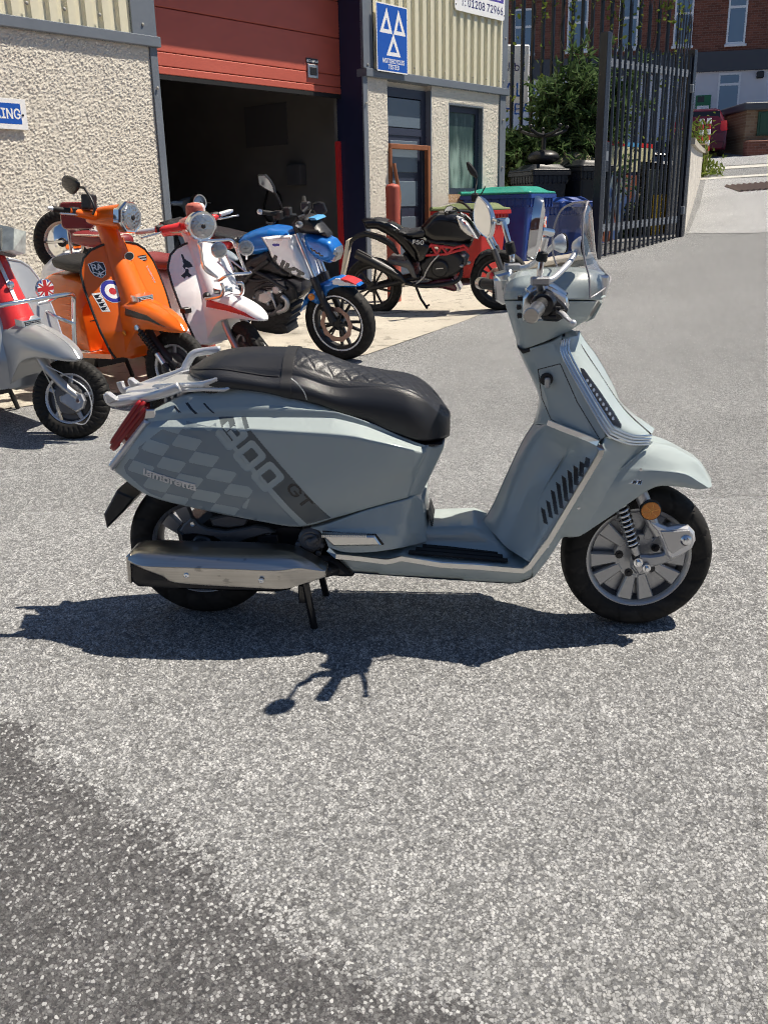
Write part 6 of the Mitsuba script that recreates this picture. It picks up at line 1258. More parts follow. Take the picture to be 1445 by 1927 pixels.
# film graphics on the rear cowl
cow = sg.Polygon(xz(cowl_o)).buffer(-.006)
dk = sg.Polygon([(-.041,.679),(.011,.707),(.115,.695),(.13,.705),(.372,.376),(.361,.373),(.065,.42),(-.106,.467),(-.188,.525),(-.192,.547),(-.13,.615)]).intersection(cow)
O, Wv, Sv = A([(-.067,.68),(.013,.668),(-.096,.644)])
e1, e2 = Wv - O, Sv - O; cells = []
for r in range(-1, 8):
    for c_ in range(-3, 8):
        if (r + c_) % 2: cells.append(sg.Polygon([O + e1 * c_ + e2 * r, O + e1 * (c_ + 1) + e2 * r, O + e1 * (c_ + 1) + e2 * (r + 1), O + e1 * c_ + e2 * (r + 1)]).buffer(-.006).buffer(.0055))
lim = sg.Polygon([(-.086,.715),(.035,.707),(.118,.642),(.177,.568),(.234,.502),(.194,.406),(-.223,.478),(-.212,.564)]); light = shapely.union_all(cells).intersection(lim)
hp('check_film', drape(dk.difference(light).buffer(0), cowl_h, .0005, .010, .002), 'decal_shade', True)
bd_ = sg.Polygon([(.131,.723),(.214,.726),(.464,.41),(.39,.388)]).intersection(cow)
bu = A([(.176,.722),(.429,.397)]); d_ = (bu[1] - bu[0]) / np.linalg.norm(bu[1] - bu[0]); n_ = A([-d_[1], d_[0]])
def digit(cx, kind):
    """0 or 3 in square lettering, reading down the stripe; cx the distance along it."""
    L_, Hh, t = .070, .086, .019
    o = sg.box(-L_ / 2, -Hh / 2, L_ / 2, Hh / 2).buffer(-.014).buffer(.014); i_ = sg.box(-L_ / 2 + t, -Hh / 2 + t, L_ / 2 - t, Hh / 2 - t).buffer(-.006).buffer(.006); g = o.difference(i_)
    if kind == '3': g = g.difference(sg.box(-L_ / 2 - .01, -Hh / 2 + t, -L_ / 2 + t, -.008)).difference(sg.box(-L_ / 2 - .01, .008, -L_ / 2 + t, Hh / 2 - t)).union(sg.box(-.012, -.008, L_ / 2 - .008, .008))
    g = affinity.skew(g, 0, 0); c = A(bu[0]) + d_ * cx - n_ * .022 * 1
    return affinity.affine_transform(g, [d_[0], n_[0], d_[1], n_[1], c[0], c[1]])
digs = [digit(.040, '3'), digit(.122, '0'), digit(.204, '0')]
hp('stripe_film', drape(bd_.difference(shapely.union_all(digs)), cowl_h, .0008, .010, .002), 'decal_dark', True)
for g in digs: hp('digit', drape(g.intersection(cow), cowl_h, .0010, .008, .002), 'paint_grey', True)
gtg = along2d(letters('GT', .034, True), bu[0] + d_ * .262 - n_ * .002, bu[0] + d_ * .352 - n_ * .002); hp('lettering', drape(gtg.intersection(cow), cowl_h, .0013, .006, .002), 'decal_black', True)
bt = A([(-.121,.531),(.053,.494)]); bw = letters('lambretta', .0215, True); bdg = along2d(bw, bt[0], bt[1]); 
bar_ = sg.Polygon([(-.105,.548),(.056,.514),(.054,.511),(-.106,.545)]); hp('name_badge', drape(shapely.union_all([bdg, bar_]), cowl_h, .0032, .004), 'satin_metal', False)

# ------------------------------------------------------------------ the classic scooters along the wall
class scaled(frame):
    def __init__(s, f, k): s.o, s.M, s.m, s.T, s.k = f.o, f.M, f.m, T(f.m.tolist()) @ T().scale(k), k
mat('seat_red', base_color=(.17, .018, .022), roughness=.45); mat('cream_trim', base_color=(.62, .55, .44), roughness=.5); mat('tape_grey', base_color=(.15, .15, .145), roughness=.6)
mat('masking_film', base_color=proc(lambda p, n, uv: mix((.25, .27, .26), (.62, .66, .62), fbm(p.x * 30, p.y * 30, p.z * 30, 3))), roughness=.25, clearcoat=.8)
mat('disc_rose', base_color=(.40, .26, .22), metallic=.7, roughness=.35)

def sh_w(z): return np.interp((np.asarray(z) - .27) * (.688 / .65) + .18, [.18, .22, .35, .50, .62, .72, .80, .84, .862, .868], [.205, .222, .250, .258, .257, .246, .205, .155, .09, .03])
def sh_x(y, z):
    w = np.maximum(sh_w(z), .05); c = np.interp(z, [.27, .42, .60, .92], [-.262, -.272, -.335, -.485]); return c - .085 * np.clip(np.abs(y) / .26, 0, 1.2) ** 2.2 + .015 * np.clip((np.abs(y) - .8 * w) / w, 0, 1)
def shield_mesh():
    zs = np.concatenate([np.linspace(.27, .837, 26), np.linspace(.846, .92, 14)]); ts = np.linspace(-1, 1, 33); F = []
    Z, Tt = np.meshgrid(zs, ts, indexing='ij'); Y = sh_w(Z) * Tt; Xf = sh_x(Y, Z); f = np.stack([Xf, Y, Z], -1); b = f - [.014, 0, 0]; h, w = Z.shape
    v = np.vstack([f.reshape(-1, 3), b.reshape(-1, 3)]); i = (np.arange(h - 1)[:, None] * w + np.arange(w - 1)).ravel(); n = h * w
    t = np.vstack([np.stack([i, i + 1, i + w + 1], 1), np.stack([i, i + w + 1, i + w], 1)]); ring = np.r_[np.arange(w), np.arange(2 * w - 1, n, w), np.arange(n - 2, n - w - 1, -1), np.arange(n - 2 * w, 0, -w)]; r2 = np.roll(ring, -1)
    rim = f.reshape(-1, 3)[ring[np.r_[len(ring) - (h - 2) - 0: len(ring), 0:0]]] if False else None
    edge = np.vstack([f[:, 0], f[-1, 1:-1], f[::-1, -1]])
    return (v, np.vstack([t, t[:, ::-1] + n, np.stack([ring, ring + n, r2], 1), np.stack([r2, ring + n, r2 + n], 1)])), edge
SHIELD, SH_EDGE = shield_mesh()
def on_shield(shape, off=.002, step=.012):
    """A flat mark laid on the front of the leg shield, its x axis across the scooter (to the viewer's right), y upwards."""
    m = drape(shape, lambda a, b: sh_x(a, b), off, step); v = m[0]; return np.column_stack([-v[:, 1], v[:, 0], v[:, 2]]), m[1]
def horncast_rings(top=.945):
    r = []
    for z in np.linspace(.555, top, 14):
        u = (z - .555) / (top - .555); b = .105 - .035 * u ** .6; p = .030 + .055 * (1 - u) ** 1.2; c = np.interp(z, [.27, .42, .60, .92, 1.0], [-.262, -.272, -.335, -.485, -.515])
        r.append([(c - .02, -b, z), (c + p * .35, -b * .92, z), (c + p * .8, -b * .60, z), (c + p, -b * .25, z), (c + p, b * .25, z), (c + p * .8, b * .60, z), (c + p * .35, b * .92, z), (c - .02, b, z)])
    return r
MUD = rails([[(-.345, 0, .615), (-.20, 0, .605), (-.05, 0, .580), (.08, 0, .545), (.16, 0, .505), (.205, 0, .460)],
             [(-.345, -.07, .595), (-.20, -.068, .585), (-.05, -.062, .560), (.08, -.052, .525), (.155, -.038, .488), (.20, -.015, .455)],
             [(-.345, -.12, .53), (-.20, -.112, .525), (-.05, -.100, .508), (.08, -.078, .487), (.15, -.055, .467), (.195, -.02, .452)],
             [(-.345, -.165, .275), (-.300, -.150, .28), (-.250, -.135, .345), (-.18, -.120, .420), (-.06, -.105, .455), (.08, -.080, .456), (.15, -.055, .450), (.19, -.02, .446)]], 60, 8, edge=.004, closed=True)
def superell(x, zc, hw, hz, p=2.8, n=28, yc=0.):
    a = np.arange(n) * 2 * np.pi / n; c, s = np.cos(a), np.sin(a)
    return np.column_stack([np.full(n, x), yc + hw * np.sign(c) * np.abs(c) ** (2 / p), zc + hz * np.sign(s) * np.abs(s) ** (2 / p)])
BODY = rails([[(-.73, 0, .60), (-.80, 0, .69), (-1.05, 0, .715), (-1.35, 0, .69), (-1.52, 0, .60)],
              [(-.725, -.09, .58), (-.79, -.11, .665), (-1.05, -.125, .69), (-1.35, -.11, .665), (-1.52, -.06, .57)],
              [(-.715, -.175, .52), (-.79, -.195, .56), (-1.05, -.215, .585), (-1.33, -.19, .56), (-1.53, -.09, .49)],
              [(-.715, -.18, .40), (-.80, -.205, .40), (-1.05, -.225, .41), (-1.33, -.195, .42), (-1.52, -.09, .42)],
              [(-.73, -.17, .25), (-.85, -.185, .255), (-1.05, -.195, .27), (-1.30, -.165, .31), (-1.49, -.08, .37)]], 50, 7, edge=.006, closed=True)[0]
CW = A([0, 0, .215])
def classic(name, label, F, paint_m, shield_m, cast_m, head_m, group=None, steer=0., light='oct', seat_m='black_plastic', rear=True, seat=(-.64, -1.22), edge_m='black_plastic', mud_m=None, grip_m='rubber', fork_m='cast_metal', head_dz=0., rim_m='satin_metal'):
    k = thing(name, label, 'scooter', group); mud_m = mud_m or paint_m
    def P(nm, mesh, m, sm=32, par=None, **kw): return put(par or k, nm, mesh, m, F, sm, **kw)
    st = lambda m: rot(m, (-.44, 0, .90), steer, (-.08, 0, .215))
    w = P('front_wheel', st(tyre(.215, .092, .135, CW, lug(36, .6, .0055, .28, .10, .72), 288, 40)), 'tyre_rubber', True)
    P('rim', st(rim12(.138, .032, CW, 0, 0)['rim']), rim_m, 35, w); P('barrel', st(rim12(.138, .032, CW, 0, 0)['barrel']), 'engine_metal', 35, w); P('hub', st(cat([disc(CW, .085, -.040, .040, 32), disc(CW, .122, -.006, .006, 36)])), 'engine_metal', 30, w)
    for j in range(5): P('spoke', st(radial(CW, j * 2 * math.pi / 5 + .3, .05, .128, .016, .010, -.026, -.010)), 'cast_metal', 30, w)
    fk_ = None
    for s in (-1, 1):
        q = P('fork_leg', st(tube(curve([(-.20, s * .055, .50), (-.12, s * .072, .38), (0.0, s * .084, .275), (.075, s * .088, .225)], 5), [.024] * 11 + [.021] * 5, 14)), fork_m, True)
        if s < 0: fk_ = q
        P('link', st(prism([(.045, .255), (.10, .245), (.118, .21), (.108, .17), (.07, .148), (.045, .16), (-.02, .195), (-.025, .225)], s * .088 - .016, s * .088 + .016, .006)), fork_m, 25, q); P('pivot_bolt', st(disc((.082, 0, .208), .013, s * .088 - .022, s * .088 + .022, 14)), 'chrome', 30, q)
    P('mudguard', MUD[0], mud_m, 35)
    s_ = P('leg_shield', SHIELD, shield_m, 40); P('edge', tube(SH_EDGE, .0075, 8), edge_m, True, s_)
    h_ = P('horncast', loft(horncast_rings()), cast_m, 35)
    gx = -.205
    g_ = P('horn_grille', hull([(gx - .06, y, z) for y in (-.062, .062) for z in (.562, .632)] + [(gx + .005, y, z) for y in (-.052, .052) for z in (.567, .624)] + [(gx + .008, y, .596) for y in (-.05, .05)]), 'chrome', 20, h_ if False else None)
    P('opening', hull([(gx + a, y, z) for a in (-.01, .0095) for y in (-.044, .044) for z in (.573, .618)]), 'decal_black', 20, g_)
    for j in range(5): P('slat', box(gx + .004, gx + .0135, -.043, .043, .576 + j * .0088, .580 + j * .0088, .001), 'chrome', 20, g_)
    z0 = head_dz
    col = P('steering_head', loft([superell(-.425 + .12 * 0, z, .062, .058, 2.6)[:, [0, 1, 2]] * [1, 1, 0] + np.column_stack([.055 * np.cos(np.arange(28) * 2 * np.pi / 28) * 0, np.zeros(28), np.full(28, 0.)]) if False else np.column_stack([-.495 - .06 * (z - .90) / .12 + .060 * np.cos(np.arange(28) * 2 * np.pi / 28), .062 * np.sin(np.arange(28) * 2 * np.pi / 28), np.full(28, z)]) for z in np.linspace(.89, 1.02 + z0, 5)]), cast_m, 40)
    xs = [(-.64, .030, .020, 1.04), (-.63, .055, .035, 1.04), (-.58, .075, .050, 1.045), (-.49, .088, .062, 1.05), (-.41, .092, .072, 1.05), (-.37, .095, .078, 1.05)]
    hd = P('headset', st(loft([superell(x, zc + z0, hw, hz, 3.0) for x, hw, hz, zc in xs])), head_m, 35)
    c0 = A([-.37, 0, 1.05 + z0]); n_ = 8 if light == 'oct' else 32; off = math.pi / 8 if light == 'oct' else 0
    def ring(r, x, sq=1.): a = np.arange(n_) * 2 * np.pi / n_ + off; return np.column_stack([np.full(n_, x), r * np.cos(a) * sq, 1.05 + z0 + r * np.sin(a)])
    if light:
        b_ = P('headlight', st(loft([ring(.094, -.385, 1.12), ring(.096, -.345, 1.12), ring(.090, -.332, 1.12), ring(.078, -.334, 1.1)])), 'chrome', 20); P('lens', st(loft([ring(.078, -.3335, 1.1), ring(.070, -.324, 1.1), ring(.03, -.318, 1.1)])), 'clear_lens', 40, b_); P('bulb', st(ball((-.317, 0, 1.05 + z0), .016, 2, (.4, 1, 1))), 'dark_metal', True, b_)
    for s in (-1, 1):
        bar = P('handlebar', st(tube(curve([(-.54, s * .07, 1.05 + z0), (-.55, s * .13, 1.05 + z0), (-.57, s * .20, 1.055 + z0), (-.59, s * .235, 1.06 + z0)], 4), np.linspace(.030, .020, 13), 14)), head_m, True)
        P('grip', st(tube([(-.59, s * .236, 1.06 + z0), (-.625, s * .335, 1.062 + z0)], [.0175, .0165], 16)), grip_m, 30, bar); P('bar_end', st(tube([(-.625, s * .336, 1.062 + z0), (-.635, s * .362, 1.062 + z0)], [.0155, .010], 12)), 'satin_metal', 30, bar)
        P('lever', st(tube(curve([(-.57, s * .20, 1.045 + z0), (-.535, s * .24, 1.04 + z0), (-.545, s * .36, 1.035 + z0)], 4), .007, 8)), 'chrome', True, bar); P('lever_pod', st(box(-.61, -.555, min(s * .175, s * .235), max(s * .175, s * .235), 1.035 + z0, 1.085 + z0, .01)), 'dark_metal', 30, bar)
    P('floorboard', hull([(x, s * y, z) for s in (-1, 1) for x, y, z in ((-.37, .20, .255), (-.37, .2, .285), (-.90, .195, .195), (-.90, .195, .225))]), paint_m)
    for s in (-1, 1):
        for y in (.06, .10, .14, .18): P('runner', box(-.86, -.60, s * y - .007, s * y + .007, .2355, .247), 'satin_metal')
    P('tunnel', hull([(x, s * y, z) for s in (-1, 1) for x, y, z in ((-.40, .06, .225), (-.44, .04, .30), (-.75, .07, .30), (-.75, .09, .225))]), paint_m)
    if rear:
        P('body', BODY, paint_m, 40); R_ = A([-1.29, 0, .215]); rw = P('rear_wheel', tyre(.215, .092, .135, R_, lug(36, .6, .0055, .28, .10, .72), 160, 30), 'tyre_rubber', True); P('rim', rim12(.138, .032, R_, 0, 0)['rim'], rim_m, 35, rw); P('hub', disc(R_, .11, -.03, .03, 30), 'engine_metal', 30, rw)
        for j in range(3): P('vent_slot', box(-.95 - .0, -.76, -.2195, -.19, .47 + .035 * j, .478 + .035 * j), paint_m)
        a_, b__ = seat; P('seat', loft([superell(a_, .755, .05, .02), superell(a_ - .02, .757, .095, .035), superell(a_ - .10, .765, .125, .045), superell((a_ + b__) / 2, .765, .135, .045), superell(b__ + .08, .775, .13, .045), superell(b__, .775, .10, .035)]), seat_m, 40)
        P('tail_light', hull([(-1.52, y, z) for y in (-.05, .05) for z in (.50, .58)] + [(-1.56, y, z) for y in (-.04, .04) for z in (.51, .57)]), 'red_lens')
        for s in (-1, 1): P('stand_leg', tube([(-.80, s * .08, .22), (-.86, s * .16, .0)], .014, 8), 'dark_metal', True)
        P('engine', hull([(x, y, z) for x in (-.80, -1.25) for y in (-.10, .10) for z in (.12, .30)]), 'dark_metal')
    return k, P, st

# silver scooter at the left edge
FA = frame([-1.75, 5.11, 0.23],[[0.75504, -0.65502, -0.02948], [0.65528, 0.75225, 0.06879], [-0.02288, -0.07125, 0.9972]])
k, P, st = classic('classic_scooter', 'silver classic scooter with a red centre strip cut off by the left edge', scaled(FA, 1.04), 'paint_silver', 'paint_silver', 'paint_red', 'tape_grey', 'classic scooters parked along the wall', steer=38., light=None, edge_m='satin_metal', head_dz=-.03)
labels[k].pop('group')
P('headlight_cover', st(hull([(-.42, y, z) for y in (-.085, .085) for z in (.95, 1.10)] + [(-.31, y, z) for y in (-.07, .06) for z in (.97, 1.08)] + [(-.29, .02, 1.08)])), 'masking_film', 15, label='headlight wrapped in clear film')
P('centre_stripe', loft([[(np.interp(z, [.6, .92], [-.268, -.442]), -.010, z), (np.interp(z, [.6, .92], [-.263, -.437]), -.010, z), (np.interp(z, [.6, .92], [-.263, -.437]), .010, z), (np.interp(z, [.6, .92], [-.268, -.442]), .010, z)] for z in np.linspace(.70, .92, 8)]), 'satin_metal', 30)
P('horn_badge', ball((-.355, 0, .795), .022, 2, (.5, 1, 1)), 'chrome', True)
rr = P('crash_bar', tube(curve([(-.44, -.34, .66), (-.28, -.33, .70), (-.18, -.2, .725), (-.16, 0, .73), (-.18, .2, .725), (-.26, .30, .70), (-.29, .31, .63), (-.30, .29, .47), (-.30, .28, .35)], 7), .0125, 12), 'chrome', True)
P('strut', tube(curve([(-.18, .16, .725), (-.28, .16, .69), (-.38, .16, .67)], 4), .010, 10), 'chrome', True, rr); P('strut', tube(curve([(-.29, .30, .54), (-.33, .22, .59), (-.39, .2, .62)], 4), .010, 10), 'chrome', True, rr)
ub = A([-.165, .085, .775]); u_k = P('badge_disc', lathe([(.052, -.004), (.052, .004), (.048, .007)], 32, ub, (1, 0, 0)), 'chrome', 25)
def facing(shape, c, off): m = extrude(shape, .0012); v = m[0]; return np.column_stack([c[0] + off + v[:, 2], c[1] + v[:, 0], c[2] + v[:, 1]]), m[1]
dsk = sg.Point(0, 0).buffer(.047); P('field', facing(dsk, ub, .0075), 'decal_blue', False, u_k)
dg_ = shapely.union_all([sg.LineString([(-.06, -.05), (.06, .05)]).buffer(.010), sg.LineString([(-.06, .05), (.06, -.05)]).buffer(.010), sg.box(-.016, -.06, .016, .06), sg.box(-.06, -.016, .06, .016)]).intersection(dsk); P('cross', facing(dg_, ub, .0088), 'decal_white', False, u_k)
rd_ = shapely.union_all([sg.LineString([(-.06, -.05), (.06, .05)]).buffer(.0035), sg.LineString([(-.06, .05), (.06, -.05)]).buffer(.0035), sg.box(-.0095, -.06, .0095, .06), sg.box(-.06, -.0095, .06, .0095)]).intersection(dsk); P('cross', facing(rd_, ub, .0101), 'decal_red', False, u_k)
P('brake_cable', st(tube(curve([(-.10, -.10, .38), (.03, -.12, .33), (.13, -.12, .27), (.16, -.11, .17), (.12, -.10, .09), (.05, -.09, .09)], 6), .0035, 6)), 'satin_metal', True); P('speedo_cable', st(tube(curve([(-.12, -.10, .36), (-.06, -.115, .27), (-.03, -.11, .17), (-.005, -.105, .10)], 5), [.003] * 10 + [.007] * 6, 8)), 'cream_trim', True)

# orange scooter
FO = frame([-1.32, 5.92, 0.2664],[[0.6695, -0.74206, -0.03339], [0.74179, 0.66556, 0.08234], [-0.03888, -0.0799, 0.99604]]); FOs = scaled(FO, 1.06)
k, P, st = classic('classic_scooter', 'orange classic scooter with a blue white and red roundel on its leg shield', FOs, 'paint_orange', 'paint_orange', 'paint_orange', 'paint_orange', 'classic scooters parked along the wall', steer=26., light='oct', seat_m='seat_vinyl', fork_m='dark_metal', rim_m='satin_metal', head_dz=.02)
labels[k].pop('group')
c = sg.Point(-.118, .655)
for r, m_, o in ((.066, 'decal_white', .0015), (.063, 'decal_blue', .0024), (.042, 'decal_white', .0033), (.020, 'decal_red', .0042)): P('roundel', on_shield(c.buffer(r), o), m_, False)
CY = .045
sh = affinity.translate(sg.Polygon([(-.20, .775), (-.155, .785), (-.115, .775), (-.113, .735), (-.125, .705), (-.155, .688), (-.187, .705), (-.200, .735)]), .005, CY); P('crest', on_shield(sh, .0015, .01), 'decal_white', False); P('crest', on_shield(sh.buffer(-.004), .0024, .01), 'decal_black', False)
P('lettering', on_shield(affinity.translate(letters('RA', .034, True), -.187, .736 + CY), .0034, .006), 'decal_white', False); P('crest_mark', on_shield(affinity.translate(shapely.union_all([sg.LineString([(-.19, .728), (-.125, .70)]).buffer(.003), sg.LineString([(-.125, .728), (-.185, .70)]).buffer(.003), sg.box(-.159, .692, -.153, .73)]), .005, CY).intersection(sh.buffer(-.006)), .0034, .006), 'decal_white', False)
pl = sg.Polygon([(-.232, .655), (-.187, .655), (-.167, .543), (-.210, .548)]); P('sticker', on_shield(pl, .0015, .01), 'decal_white', False)
P('sticker_mark', on_shield(shapely.union_all([sg.Polygon([(-.226 + j * .0045, .643 - j * .024), (-.189 + j * .0045, .647 - j * .024), (-.205 + j * .0045, .631 - j * .024), (-.187 + j * .0045, .629 - j * .024), (-.219 + j * .0045, .625 - j * .024)]) for j in range(4)]).buffer(0), .0024, .006), 'decal_black', False)
bx = lambda y, z: A([np.interp(z, [.555, .945], [-.232, -.462]), y, z])
ov = affinity.scale(sg.Point(0, 0).buffer(.026), 1.25, 1.); oc = bx(.04, .84); o_ = P('oval_badge', facing(ov, oc, .002), 'cream_trim', False); P('field', facing(ov.buffer(-.005), oc, .0035), 'decal_black', False, o_)
sq_ = sg.box(-.030, -.018, .030, .018); sqc = A([sh_x(.15, .81), .155, .81]); o_ = P('plate_badge', facing(sq_, sqc, .004), 'decal_black', False); P('mark', facing(sg.box(-.026, .004, .026, .012).union(sg.box(-.026, -.012, .026, -.004)), sqc, .0055), 'satin_metal', False, o_)
P('script_badge', on_shield(affinity.rotate(affinity.translate(letters('Lambretta', .016), -.05, 0), -78, origin=(0, 0)).buffer(0) if False else affinity.translate(affinity.rotate(letters('Lambretta', .016), -80, origin=(0, 0)), .165, .76), .003, .008), 'satin_metal', False)
P('mudguard_stripe', drape(sg.Polygon([(-.27, .560), (-.265, .520), (-.02, .508), (.12, .480), (-.05, .535)]), MUD[1], .0012, .012), 'decal_black', True)
P('reflector', lathe([(.017, 0), (.017, .006), (.012, .009), (.001, .010)], 20, (-.255, -.1425, .42), (0, -1, 0)), 'amber_lens', 30)
for s in (-1, 1):
    q = P('damper', st(tube([(-.19, s * .125, .44), (-.06, s * .122, .30), (.045, s * .118, .185)], [.014, .014, .016], 12)), 'dark_metal', True); P('spring', st(spring((-.165, s * .125, .412), (-.055, s * .122, .296), .021, .0045, 8)), 'black_gloss', True, q); P('sleeve', st(tube([(-.05, s * .122, .291), (.0, s * .12, .235)], [.018, .018], 14)), 'chrome', 30, q); P('bolt', st(disc((-.185, 0, .435), .017, s * .125 - .02, s * .125 + .02, 16)), 'chrome', 30, q)
MB_ = A([(-.329,-.2,1.177),(-.296,-.2,1.208),(-.318,-.2,1.26),(-.363,-.2,1.306),(-.391,-.2,1.327),(-.447,-.2,1.33)]) / 1.06
mk = P('mirror', tube(curve(MB_, 6), .0075, 10), 'black_plastic', True)
mo = A([(-.686,-.2,1.367),(-.652,-.2,1.392),(-.603,-.2,1.4),(-.524,-.2,1.392),(-.447,-.2,1.367),(-.455,-.2,1.33),(-.519,-.2,1.299),(-.568,-.2,1.289),(-.622,-.2,1.304),(-.685,-.2,1.336)]) / 1.06; mc = mo.mean(0); mo = curve(np.vstack([mo, mo[:1]]), 4)[:-1]
P('shell', loft([mc + (mo - mc) * s_ + A([.7, -.7, .1]) * d_ for s_, d_ in ((.5, .030), (.85, .022), (1.02, .002), (1.0, -.010), (.93, -.013))]), 'black_plastic', 40, mk)
P('switch_pod', st(box(-.57, -.50, -.165, -.095, 1.10, 1.185, .008)), 'black_plastic', 30); P('glove_box_line', box(-.745, -.712, -.14, .14, .44, .446), 'dark_metal')

# white and red scooter with chrome front rack and spot lamps
FH = frame([-0.88, 6.42, 0.2889],[[0.70746, -0.70603, -0.03177], [0.70578, 0.70343, 0.08404], [-0.03699, -0.08188, 0.99596]])
FHs = scaled(FH, 1.02)
k, P, st = classic('classic_scooter', 'white and red classic scooter with a chrome front rack and two spot lamps', FHs, 'paint_white', 'paint_white', 'paint_white', 'paint_red', 'classic scooters parked along the wall', steer=-14., light='round', grip_m='satin_metal', head_dz=-.02, seat_m='seat_red')
labels[k].pop('group')
P('mudguard_stripe', drape(sg.Polygon([(-.29, .565), (-.285, .515), (-.08, .505), (.06, .485), (.17, .457), (.08, .500), (-.05, .535)]), MUD[1], .0012, .012), 'decal_red', True)
for pts in ([(-.135, .79), (-.130, .79), (-.128, .765), (-.108, .745), (-.100, .725), (-.128, .722), (-.140, .730), (-.145, .715), (-.150, .73), (-.140, .742)], [(-.175, .685), (-.150, .700), (-.140, .715), (-.130, .712), (-.135, .695), (-.125, .68), (-.142, .675), (-.150, .685), (-.165, .672)]):
    P('silhouette_decal', on_shield(affinity.translate(affinity.scale(sg.Polygon(pts).buffer(.0015), 1.25, 1.25, origin=(-.13, .74)), 0, .05), .0016, .006), 'decal_black', False)
P('indicator', lathe([(.024, 0), (.028, .012), (.026, .035), (.012, .05)], 18, (-.29, -.10, .585), (.8, -.6, 0)), 'black_plastic', 30); P('bracket', box(-.38, -.32, -.27, -.215, .49, .525, .004), 'black_plastic', 30)
fr_ = P('front_rack', tube(curve([*A([(-.1,-.135,.737),(-.09,-.234,.81),(-.075,-.254,.932),(-.07,-.266,.98),(-.07,-.228,.985),(-.07,-.073,.973),(-.07,-.018,.967),(-.075,.017,.938),(-.08,.048,.858),(-.1,.105,.737)]) / 1.02], 5), .010, 12), 'chrome', True)
P('basket', tube(curve([*A([(-.1,-.155,.719),(0,-.191,.735),(.08,-.194,.767),(.1,-.144,.775),(.1,-.033,.762),(.06,.02,.759)]) / 1.02], 5), .010, 12), 'chrome', True, fr_)
for q in ([(-.04,-.162,.847),(.08,-.143,.767)], [(-.04,-.062,.851),(.08,-.033,.775)], [(-.08,-.238,.828),(-.05,-.17,.749)], [(-.06,-.072,.889),(.02,-.082,.785)], [(-.04,.036,.827),(.05,-.019,.778)]): P('rod', tube(A(q) / 1.02, .006, 8), 'chrome', True, fr_)
P('bumper_bar', tube(curve([*A([(-.22,-.172,.593),(-.12,-.159,.606),(-.06,-.147,.623),(-.02,-.153,.666),(0,-.178,.712)]) / 1.02], 5), .011, 12), 'chrome', True, fr_); P('bumper_bar', tube(curve([*A([(-.12,0,.602),(-.04,-.005,.609),(-.01,-.001,.642),(0,-.015,.688),(-.02,-.044,.694)]) / 1.02], 5), .011, 12), 'chrome', True, fr_)
sd_ = A([.80, -.52, .03]); sd_ /= np.linalg.norm(sd_)
for (c_, r_) in ((A([(.02,-.181,.926)][0]) / 1.02, .048), (A([(0,.052,.91)][0]) / 1.02, .048)):
    l_ = P('spot_lamp', lathe([(.010, -.075), (r_ * .62, -.07), (r_ * .92, -.045), (r_ * .98, -.01), (r_ * 1.06, -.006), (r_ * 1.06, .008), (r_ * .96, .012)], 30, c_, sd_), 'chrome', 40); P('lens', lathe([(r_ * .95, .0095), (r_ * .85, .016), (.001, .022)], 30, c_, sd_), 'clear_lens', 40, l_); P('stem', tube([c_ - sd_ * .03 - [0, 0, r_], c_ - sd_ * .05 - [0, 0, .075]], .008, 8), 'chrome', True, l_)

# white scooter with red seat, backrest and spare wheel, behind the orange one
FQ = frame([-1.2729, 6.5525, 0.2949],[[0.76636, -0.64176, -0.02888], [0.64241, 0.76559, 0.03445], [-0.0, -0.04495, 0.99899]]); FQs = scaled(FQ, 1.15)
k = thing('classic_scooter', 'white classic scooter with a red backrest and a spare wheel on its tail', 'scooter')
def P(nm, mesh, m, sm=32, par=None, **kw): return put(par or k, nm, mesh, m, FQs, sm, **kw)
sq = A([.72, .85, .95]); P('body', (A(BODY[0]) * sq + [-.44, 0, .03], BODY[1]), 'paint_white', 40); R_ = A([-1.29, 0, .215]); P('rear_wheel', tyre(.215, .092, .135, R_, None, 80, 20), 'tyre_rubber', True)
P('seat', loft([superell(x + .32, z, a, b) for x, z, a, b in ((-.98, .80, .06, .03), (-1.0, .805, .10, .045), (-1.06, .81, .125, .05), (-1.22, .815, .135, .05), (-1.36, .82, .12, .045), (-1.39, .82, .09, .03))]), 'seat_red', 40); P('piping', tube(np.array([(-.80 + .12 * math.cos(t) - .16 * (math.cos(t) < 0), .13 * math.sin(t), .845) for t in np.linspace(0, 2 * math.pi, 40)]), .006, 8), 'cream_trim', True)
for s_ in (-1, 1): P('stand_leg', tube([(-1.0, s_ * .08, .27), (-1.03, s_ * .16, .0)], .014, 8), 'dark_metal', True)
sw_ = A([(-1.492,0,.898)][0]) * [1, 0, 1] / 1.15; sdir = A([.62, -.78, .05]); sdir /= np.linalg.norm(sdir)
def turn(m, c): # a wheel made about the y axis at the origin, turned to face sdir
    z = -sdir; x = np.cross(z, [0, 0, 1]); x /= np.linalg.norm(x); y = np.cross(z, x); v = m[0]; return v[:, [0]] * x + v[:, [1]] * z * 1. + v[:, [2]] * (-y) + c, m[1]
O0 = A([0, 0, 0.]); sp_ = P('spare_wheel', turn(tyre(.215, .095, .135, O0, lug(36, .6, .0055, .28, .10, .72), 220, 34), sw_), 'tyre_rubber', True)
P('rim', turn(rim12(.138, .034, O0, 0, 0)['rim'], sw_), 'cream_trim', 35, sp_); P('hub', turn(lathe([(.125, -.02), (.11, -.035), (.06, -.045), (.03, -.06), (.001, -.062)][::-1], 36, O0, (0, 1, 0)), sw_), 'chrome', 40, sp_); P('hub_cap', turn(disc(O0, .030, -.075, -.055, 24), sw_), 'dark_metal', 30, sp_)
bkc = A([(-1.355,0,1.1)][0]) * [1, 0, 1] / 1.15 + [.06, 0, 0]
